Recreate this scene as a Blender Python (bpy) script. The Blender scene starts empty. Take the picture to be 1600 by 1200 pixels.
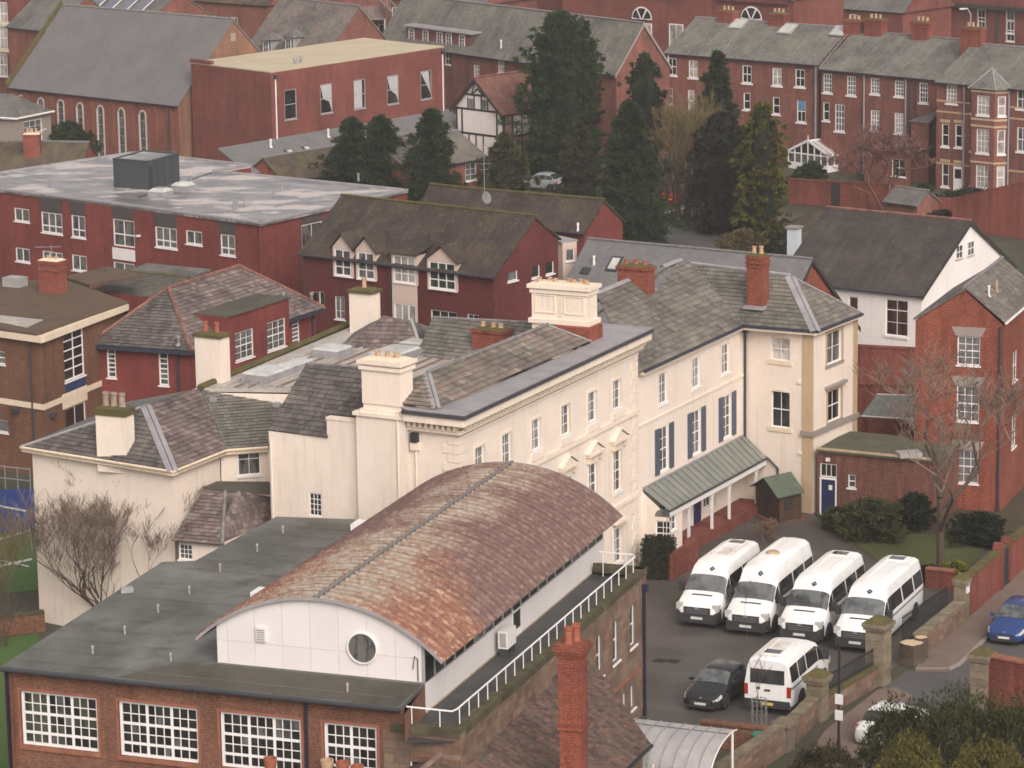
import bpy, bmesh, math, random
from mathutils import Vector, Matrix
rnd = random.Random(7)
V = Vector
# ------------------------------------------------------------------ camera, sky, sun, exposure
F_PX, PITCH, ROLL, CAM_H = 5250.0, math.radians(12.2), math.radians(-0.85), 44.0
fwd = V((0, math.cos(PITCH), -math.sin(PITCH)))
rt0 = V((1, 0, 0)); up0 = rt0.cross(fwd)
CR = rt0 * math.cos(ROLL) + up0 * math.sin(ROLL)
CU = up0 * math.cos(ROLL) - rt0 * math.sin(ROLL)
CAM = V((0, 0, CAM_H))
sc = bpy.context.scene
COL = sc.collection
cam = bpy.data.cameras.new('camera'); camo = bpy.data.objects.new('camera', cam); COL.objects.link(camo)
cam.sensor_width = 36; cam.lens = F_PX / 1600 * 36; cam.clip_start = 1; cam.clip_end = 3000
camo.matrix_world = Matrix(((CR.x, CU.x, -fwd.x, 0), (CR.y, CU.y, -fwd.y, 0), (CR.z, CU.z, -fwd.z, CAM_H), (0, 0, 0, 1)))
sc.camera = camo
SUN_EL, SUN_ROT = math.radians(38), math.radians(162)
wd = bpy.data.worlds.new('World'); sc.world = wd; wd.use_nodes = True
nt = wd.node_tree; nt.nodes.clear()
sky = nt.nodes.new('ShaderNodeTexSky'); sky.sky_type = 'NISHITA'; sky.sun_disc = False
sky.sun_elevation = SUN_EL; sky.sun_rotation = SUN_ROT; sky.air_density = 1.0; sky.dust_density = 4.0; sky.ozone_density = 1.0
hs = nt.nodes.new('ShaderNodeHueSaturation'); hs.inputs['Saturation'].default_value = 0.12   # overcast: the cloud layer greys the sky
tint = nt.nodes.new('ShaderNodeMix'); tint.data_type = 'RGBA'; tint.blend_type = 'MULTIPLY'; tint.inputs[0].default_value = 1
tint.inputs[7].default_value = (1.0, 0.948, 0.925, 1)
bg = nt.nodes.new('ShaderNodeBackground'); bg.inputs['Strength'].default_value = 0.15
wo = nt.nodes.new('ShaderNodeOutputWorld')
nt.links.new(sky.outputs[0], hs.inputs['Color']); nt.links.new(hs.outputs[0], tint.inputs[6]); nt.links.new(tint.outputs[2], bg.inputs['Color']); nt.links.new(bg.outputs[0], wo.inputs['Surface'])
sl = bpy.data.lights.new('sun', 'SUN'); sl.energy = 1.3; sl.angle = math.radians(35); sl.color = (1, 0.95, 0.88)
slo = bpy.data.objects.new('sun', sl); COL.objects.link(slo); slo.location = (0, 0, 120)
_a = SUN_ROT   # nishita: rotation 0 is +Y, clockwise seen from above
sd = V((math.sin(_a) * math.cos(SUN_EL), math.cos(_a) * math.cos(SUN_EL), math.sin(SUN_EL)))
slo.rotation_euler = sd.to_track_quat('Z', 'Y').to_euler()
sc.view_settings.view_transform = 'Standard'; sc.view_settings.look = 'None'; sc.view_settings.gamma = 1
sc.view_settings.exposure = 0.29; sc.view_settings.use_curve_mapping = False
sc.render.engine = 'CYCLES'; sc.cycles.max_bounces = 3; sc.cycles.diffuse_bounces = 2; sc.cycles.glossy_bounces = 1
sc.cycles.transparent_max_bounces = 6; sc.cycles.use_denoising = True; sc.cycles.filter_width = 1.65; sc.cycles.use_adaptive_sampling = True; sc.cycles.adaptive_threshold = .02; sc.cycles.volume_bounces = 0

# ------------------------------------------------------------------ pixel -> place
def ray(x, y): return fwd * F_PX + CR * (x - 800) - CU * (y - 600)
def W(x, y, z=0.0):
    d = ray(x, y); return CAM + d * ((z - CAM_H) / d.z)
def WPL(x, y, P, n):
    d = ray(x, y); return CAM + d * ((P - CAM).dot(n) / d.dot(n))
def v2(p): return V((p[0], p[1], 0))
def hdir(a, b): return (v2(b) - v2(a)).normalized()
def outn(t): return V((t.y, -t.x, 0))
def WV(A, B, x, y): return WPL(x, y, v2(A), outn(hdir(A, B)))
def zat(P, y):
    lo, hi = -5.0, 43.0
    for _ in range(45):
        m = (lo + hi) / 2; d = V((P[0], P[1], m)) - CAM
        if 600 - F_PX * d.dot(CU) / d.dot(fwd) > y: lo = m
        else: hi = m
    return lo
def at(P, z): return V((P[0], P[1], z))
def proj(P):
    d = V(P) - CAM; w = d.dot(fwd); return 800 + F_PX * d.dot(CR) / w, 600 - F_PX * d.dot(CU) / w

# ------------------------------------------------------------------ things, parts, meshes
OFF = {}
def tag(o, label=None, cat=None, group=None, kind=None):
    if label: o['label'] = label
    if cat: o['category'] = cat
    if group: o['group'] = group
    if kind: o['kind'] = kind
    return o
def thing(name, label, cat, loc=(0, 0, 0), group=None, rz=0.0):
    o = bpy.data.objects.new(name, None); COL.objects.link(o); o.location = loc; o.rotation_euler = (0, 0, rz)
    o.empty_display_size = .3; OFF[o.name] = V(loc) if not rz else V((0, 0, 0)); return tag(o, label, cat, group)
class MB:
    def __init__(s): s.v = []; s.f = []
    def poly(s, pts):
        n = len(s.v); s.v += [V(p) for p in pts]; s.f.append(tuple(range(n, n + len(pts)))); return s
    def prism(s, pts, d):
        """closed prism from a planar polygon extruded by vector d"""
        n = len(s.v); k = len(pts); s.v += [V(p) for p in pts] + [V(p) + d for p in pts]
        s.f.append(tuple(range(n, n + k))); s.f.append(tuple(range(n + 2 * k - 1, n + k - 1, -1)))
        for i in range(k):
            j = (i + 1) % k; s.f.append((n + i, n + k + i, n + k + j, n + j))
        return s
    def box(s, O, X, Y, Z, xr, yr, zr):
        n = len(s.v)
        for z in zr:
            for y in yr:
                for x in xr: s.v.append(O + X * x + Y * y + Z * z)
        s.f += [tuple(n + i for i in q) for q in ((0, 2, 3, 1), (4, 5, 7, 6), (0, 1, 5, 4), (2, 6, 7, 3), (0, 4, 6, 2), (1, 3, 7, 5))]
        return s
    def abox(s, c, sx, sy, sz, rz=0.0):
        """axis box, c = base centre"""
        X = V((math.cos(rz), math.sin(rz), 0)); Y = V((-X.y, X.x, 0))
        return s.box(V(c), X, Y, V((0, 0, 1)), (-sx / 2, sx / 2), (-sy / 2, sy / 2), (0, sz))
    def frustum(s, c, sx, sy, tx, ty, h, rz=0.0):
        X = V((math.cos(rz), math.sin(rz), 0)); Y = V((-X.y, X.x, 0)); n = len(s.v); c = V(c)
        for a, b, z in ((sx, sy, 0), (tx, ty, h)):
            for i, j in ((-1, -1), (1, -1), (1, 1), (-1, 1)): s.v.append(c + X * (i * a / 2) + Y * (j * b / 2) + V((0, 0, z)))
        s.f += [(n, n + 3, n + 2, n + 1), (n + 4, n + 5, n + 6, n + 7)] + [(n + i, n + (i + 1) % 4, n + 4 + (i + 1) % 4, n + 4 + i) for i in range(4)]
        return s
    def tube(s, pts, radii, k=6, cap=True):
        if not hasattr(radii, '__len__'): radii = [radii] * len(pts)
        pts = [V(p) for p in pts]; rings = []
        ref = V((0.13, 0.31, 0.94))
        for i, p in enumerate(pts):
            d = (pts[min(i + 1, len(pts) - 1)] - pts[max(i - 1, 0)])
            d = d.normalized() if d.length > 1e-9 else V((0, 0, 1))
            a = d.cross(ref)
            if a.length < .05: a = d.cross(V((1, 0, 0)))
            a.normalize(); b = d.cross(a); n = len(s.v)
            for j in range(k):
                w = 2 * math.pi * j / k; s.v.append(p + (a * math.cos(w) + b * math.sin(w)) * radii[i])
            rings.append(n)
        for r0, r1 in zip(rings, rings[1:]):
            for j in range(k): s.f.append((r0 + j, r0 + (j + 1) % k, r1 + (j + 1) % k, r1 + j))
        if cap and k > 2:
            s.f.append(tuple(rings[0] + j for j in range(k))); s.f.append(tuple(rings[-1] + j for j in reversed(range(k))))
        return s
    def lathe(s, c, prof, k=12):
        """prof: (r, z) list around the vertical through c"""
        c = V(c); rings = []
        for r, z in prof:
            n = len(s.v)
            for j in range(k):
                w = 2 * math.pi * j / k; s.v.append(c + V((r * math.cos(w), r * math.sin(w), z)))
            rings.append(n)
        for r0, r1 in zip(rings, rings[1:]):
            for j in range(k): s.f.append((r0 + j, r0 + (j + 1) % k, r1 + (j + 1) % k, r1 + j))
        s.f.append(tuple(rings[0] + j for j in range(k))); s.f.append(tuple(rings[-1] + j for j in range(k)))
        return s
    def build(s, name, mat, parent=None, loc=None, smooth=False, uv=True, fix=True):
        off = OFF.get(parent.name, V((0, 0, 0))) if parent else (V(loc) if loc is not None else V((0, 0, 0)))
        me = bpy.data.meshes.new(name)
        me.from_pydata([(p.x - off.x, p.y - off.y, p.z - off.z) for p in s.v], [], s.f)
        if fix:
            bm = bmesh.new(); bm.from_mesh(me); bmesh.ops.recalc_face_normals(bm, faces=bm.faces); bm.to_mesh(me); bm.free()
        if uv: add_uv(me, off)
        if smooth: me.polygons.foreach_set('use_smooth', [True] * len(me.polygons))
        me.materials.append(M(mat))
        o = bpy.data.objects.new(name, me); COL.objects.link(o)
        if parent: o.parent = parent; OFF[o.name] = off
        else: o.location = off; OFF[o.name] = off
        return o
def add_uv(me, off):
    uvl = me.uv_layers.new(name='UVMap'); co = [v.co for v in me.vertices]; data = []
    for p in me.polygons:
        n = p.normal
        t = V((-n.y, n.x, 0))
        if t.length < .08: t = V((1, 0, 0)); b = V((0, 1, 0))
        else:
            t.normalize(); b = n.cross(t)
            if b.z < 0: b = -b
            if t.x < 0: t = -t
        for vi in p.vertices:
            q = co[vi] + off; data += [q.dot(t), q.dot(b)]
    uvl.data.foreach_set('uv', data)
def mcopy(src, parent, name=None):
    c = src.copy(); COL.objects.link(c); c.parent = parent; OFF[c.name] = OFF.get(src.name, V((0, 0, 0))); return c
def copy_tree(o, parent=None):
    c = o.copy(); COL.objects.link(c); c.parent = parent
    for ch in KIDS.get(o.name, [x for x in COL.objects if x.parent == o]): copy_tree(ch, c)
    return c
KIDS = {}

# ------------------------------------------------------------------ materials
MATS = {}
def srgb(r, g, b):
    f = lambda c: (c / 255 / 12.92) if c <= 10 else ((c / 255 + .055) / 1.055) ** 2.4
    return (f(r), f(g), f(b), 1)
class N:
    def __init__(s, name):
        s.m = bpy.data.materials.new(name); s.m.use_nodes = True; s.t = s.m.node_tree; s.t.nodes.clear()
        s.o = s.n('ShaderNodeOutputMaterial'); s.b = s.n('ShaderNodeBsdfPrincipled'); s.l(s.b.outputs[0], s.o.inputs['Surface'])
        s.b.inputs['Specular IOR Level'].default_value = .3
        s.tc = s.n('ShaderNodeTexCoord')
    def n(s, t): return s.t.nodes.new(t)
    def l(s, a, b): s.t.links.new(a, b)
    def mapped(s, src, scale, rot=(0, 0, 0)):
        m = s.n('ShaderNodeMapping'); s.l(s.tc.outputs[src], m.inputs[0]); m.inputs['Scale'].default_value = scale; m.inputs['Rotation'].default_value = rot; return m.outputs[0]
    def noise(s, scale, detail=4, vec=None, rough=.6):
        x = s.n('ShaderNodeTexNoise'); x.inputs['Scale'].default_value = scale; x.inputs['Detail'].default_value = detail; x.inputs['Roughness'].default_value = rough
        s.l(vec if vec is not None else s.tc.outputs['Object'], x.inputs['Vector']); return x.outputs['Fac']
    def ramp(s, fac, stops):
        r = s.n('ShaderNodeValToRGB'); e = r.color_ramp.elements
        while len(e) > 1: e.remove(e[0])
        for i, (p, c) in enumerate(stops):
            k = e[0] if i == 0 else e.new(p); k.position = p; k.color = c if len(c) == 4 else (*c, 1)
        s.l(fac, r.inputs[0]); return r.outputs[0]
    def mix(s, fac, a, b, mode='MIX'):
        m = s.n('ShaderNodeMix'); m.data_type = 'RGBA'; m.blend_type = mode
        for v, i in ((fac, 0), (a, 6), (b, 7)):
            if isinstance(v, (int, float)): m.inputs[i].default_value = v
            elif isinstance(v, (tuple, list)): m.inputs[i].default_value = v if len(v) == 4 else (*v, 1)
            else: s.l(v, m.inputs[i])
        return m.outputs[2]
    def math(s, op, a, b=0.0):
        m = s.n('ShaderNodeMath'); m.operation = op
        for v, i in ((a, 0), (b, 1)):
            if isinstance(v, (int, float)): m.inputs[i].default_value = v
            else: s.l(v, m.inputs[i])
        return m.outputs[0]
    def island(s):
        g = s.n('ShaderNodeNewGeometry'); return g.outputs['Random Per Island']
    def objrand(s):
        g = s.n('ShaderNodeObjectInfo'); return g.outputs['Random']
    def col(s, c):
        if isinstance(c, (tuple, list)): s.b.inputs['Base Color'].default_value = c if len(c) == 4 else (*c, 1)
        else: s.l(c, s.b.inputs['Base Color'])
    def rough(s, r):
        if isinstance(r, (int, float)): s.b.inputs['Roughness'].default_value = r
        else: s.l(r, s.b.inputs['Roughness'])
    def bump(s, h, strength=.3, dist=.02):
        b = s.n('ShaderNodeBump'); b.inputs['Strength'].default_value = strength; b.inputs['Distance'].default_value = dist
        s.l(h, b.inputs['Height']); s.l(b.outputs[0], s.b.inputs['Normal'])
    def brick(s, c1, c2, mortar, w=.225, h=.075, m=.010, off=.5):
        x = s.n('ShaderNodeTexBrick'); s.l(s.tc.outputs['UV'], x.inputs['Vector']); x.inputs['Scale'].default_value = 1
        x.inputs['Brick Width'].default_value = w; x.inputs['Row Height'].default_value = h; x.inputs['Mortar Size'].default_value = m; x.inputs['Mortar Smooth'].default_value = .2
        for k, c in (('Color1', c1), ('Color2', c2), ('Mortar', mortar)):
            x.inputs[k].default_value = c if len(c) == 4 else (*c, 1)
        x.offset = off; x.inputs['Bias'].default_value = 0; return x
def sc3(c, k): return (c[0] * k, c[1] * k, c[2] * k, 1)
DEFS = {}
def M(name):
    if name not in MATS:
        MATS[name] = DEFS[name](name)
    return MATS[name]
def d_brick(c1, c2, mortar=None, stain=.35, w=.225, h=.075):
    def f(name):
        n = N(name); mo = mortar or sc3(c1, 1.25)
        b = n.brick(c1, c2, mo, w * 1.25, h * 1.35, .012); sp = n.ramp(n.noise(7.5, 3, n.mapped('UV', (1, 2.2, 1))), [(.32, (.62, .60, .60)), (.5, (1, 1, 1)), (.7, (1.42, 1.45, 1.45))])
        big = n.ramp(n.noise(.35, 5), [(.3, (.72, .70, .70)), (.7, (1.15, 1.12, 1.1))])
        c = n.mix(1, n.mix(1, b.outputs[0], sp, 'MULTIPLY'), big, 'MULTIPLY')
        st = n.ramp(n.noise(1.0, 6, n.mapped('Object', (2.2, 2.2, .25))), [(.45, (1, 1, 1)), (.72, (1 - stain, 1 - stain, 1 - stain))])
        n.col(n.mix(1, c, st, 'MULTIPLY')); n.rough(.9); n.bump(b.outputs[1], -.25, .01); return n.m
    return f
def d_plaster(c, dirt=(.35, .28, .2), amt=.5, rough=.85, courses=False):
    def f(name):
        n = N(name)
        base = n.ramp(n.noise(.5, 5), [(.3, sc3(c, .93)), (.7, sc3(c, 1.04))])
        fine = n.ramp(n.noise(9, 4), [(.3, (.95, .95, .95)), (.7, (1.03, 1.03, 1.03))])
        base = n.mix(1, base, fine, 'MULTIPLY')
        st = n.noise(1.6, 7, n.mapped('Object', (1.6, 1.6, .13)), .7)
        base = n.mix(n.math('MULTIPLY', n.ramp(st, [(.52, (0, 0, 0)), (.8, (1, 1, 1))]), amt), base, dirt)
        n.col(base); n.rough(rough)
        if courses:
            b = n.brick((1, 1, 1), (.9, .9, .9), (0, 0, 0), .225, .075, .012); n.bump(b.outputs[1], -.35, .012)
        else: n.bump(n.noise(25, 3), .1, .01)
        return n.m
    return f
def d_slate(cols, moss=None, mossamt=.5, rough=.75, streak=.3, per_obj=False):
    """colour per piece (Random Per Island) plus weathering"""
    def f(name):
        n = N(name); k = len(cols)
        c = n.ramp(n.objrand() if per_obj else n.island(), [(i / max(k - 1, 1), q) for i, q in enumerate(cols)])
        big = n.ramp(n.noise(.45, 5), [(.3, (.62, .62, .62)), (.72, (1.32, 1.29, 1.24))]); c = n.mix(1, c, big, 'MULTIPLY')
        st = n.noise(1.6, 5, n.mapped('UV', (1.6, .22, 1))); c = n.mix(n.math('MULTIPLY', n.ramp(st, [(.5, (0, 0, 0)), (.75, (1, 1, 1))]), streak), c, (.30, .29, .25))
        if moss:
            c = n.mix(n.math('MULTIPLY', n.ramp(n.noise(1.1, 8, rough=.75), [(.5, (0, 0, 0)), (.62, (1, 1, 1))]), mossamt), c, moss)
        n.col(c); n.rough(rough); n.bump(n.noise(14, 4), .25, .02); return n.m
    return f
def d_tiled(c1, c2, w=.3, h=.2, moss=None, mossamt=.6, streak=.35, speck=None, mortar=.55, streakcol=(.27, .26, .23), amt=1.0):
    """far roofs: the courses come from the material"""
    def f(name):
        n = N(name); b = n.brick(c1, c2, sc3(c1, mortar), w, h, .014)
        big = n.ramp(n.noise(.4, 8, rough=.7), [(.3, (.52, .52, .52)), (.5, (.95, .95, .95)), (.7, (1.4, 1.38, 1.33))]); c = n.mix(amt, b.outputs[0], big, 'MULTIPLY'); c = n.mix(amt, c, n.ramp(n.noise(6, 3), [(.3, (.75, .75, .75)), (.7, (1.28, 1.28, 1.28))]), 'MULTIPLY')
        st = n.noise(1.3, 5, n.mapped('UV', (1.8, .18, 1))); c = n.mix(n.math('MULTIPLY', n.ramp(st, [(.5, (0, 0, 0)), (.78, (1, 1, 1))]), streak), c, streakcol)
        if moss: c = n.mix(n.math('MULTIPLY', n.ramp(n.noise(.8, 9, rough=.75), [(.48, (0, 0, 0)), (.64, (1, 1, 1))]), mossamt), c, moss)
        if speck: c = n.mix(n.ramp(n.noise(5.5, 2), [(.70, (0, 0, 0)), (.74, (1, 1, 1))]), c, speck)
        n.col(c); n.rough(.85); n.bump(b.outputs[1], -.4, .02); return n.m
    return f
def d_plain(c, rough=.5, spec=.3, var=.12, scale=2.0, metal=0, bump=0, ovar=0):
    def f(name):
        n = N(name); k = n.ramp(n.noise(scale, 5), [(.3, sc3(c, 1 - var)), (.7, sc3(c, 1 + var))])
        if ovar: k = n.mix(1, k, n.ramp(n.objrand(), [(0, (1 - ovar,) * 3), (1, (1 + ovar,) * 3)]), 'MULTIPLY')
        n.col(k); n.rough(rough); n.b.inputs['Specular IOR Level'].default_value = spec; n.b.inputs['Metallic'].default_value = metal
        if bump: n.bump(n.noise(20, 4), bump, .02)
        return n.m
    return f
def d_noise(stops, scale, detail=6, rough=.9, scale2=None, c2=None, a2=.5, bump=.2, anis=None, spec=.3):
    def f(name):
        n = N(name); c = n.ramp(n.noise(scale, detail, n.mapped('Object', anis) if anis else None), stops)
        if c2: c = n.mix(n.math('MULTIPLY', n.ramp(n.noise(scale2, 7, rough=.7), [(.48, (0, 0, 0)), (.66, (1, 1, 1))]), a2), c, c2)
        n.col(c); n.rough(rough); n.b.inputs['Specular IOR Level'].default_value = spec
        if bump: n.bump(n.noise(scale * 6, 4), bump, .02)
        return n.m
    return f
def d_leaf(cols, rough=.8):
    def f(name):
        n = N(name); k = len(cols); c = n.ramp(n.island(), [(i / max(k - 1, 1), q) for i, q in enumerate(cols)])
        big = n.ramp(n.noise(1.1, 4), [(.32, (.40, .40, .42)), (.68, (1.25, 1.25, 1.2))])
        n.col(n.mix(1, c, big, 'MULTIPLY')); n.rough(rough); n.b.inputs['Specular IOR Level'].default_value = .15; return n.m
    return f
def d_glass(c, light=None, amt=0):
    def f(name):
        n = N(name); k = n.ramp(n.noise(1.4, 3), [(.35, sc3(c, .55)), (.7, sc3(c, 1.5))])
        r = n.ramp(n.objrand(), [(0, (.6,) * 3), (1, (1.5,) * 3)]); k = n.mix(1, k, r, 'MULTIPLY')
        if light: k = n.mix(n.math('MULTIPLY', n.ramp(n.noise(2.5, 3, n.mapped('Object', (1, 1, .3))), [(.46, (0, 0, 0)), (.56, (1, 1, 1))]), amt), k, light)
        n.col(k); n.rough(.06); n.b.inputs['Specular IOR Level'].default_value = .55; return n.m
    return f
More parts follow.
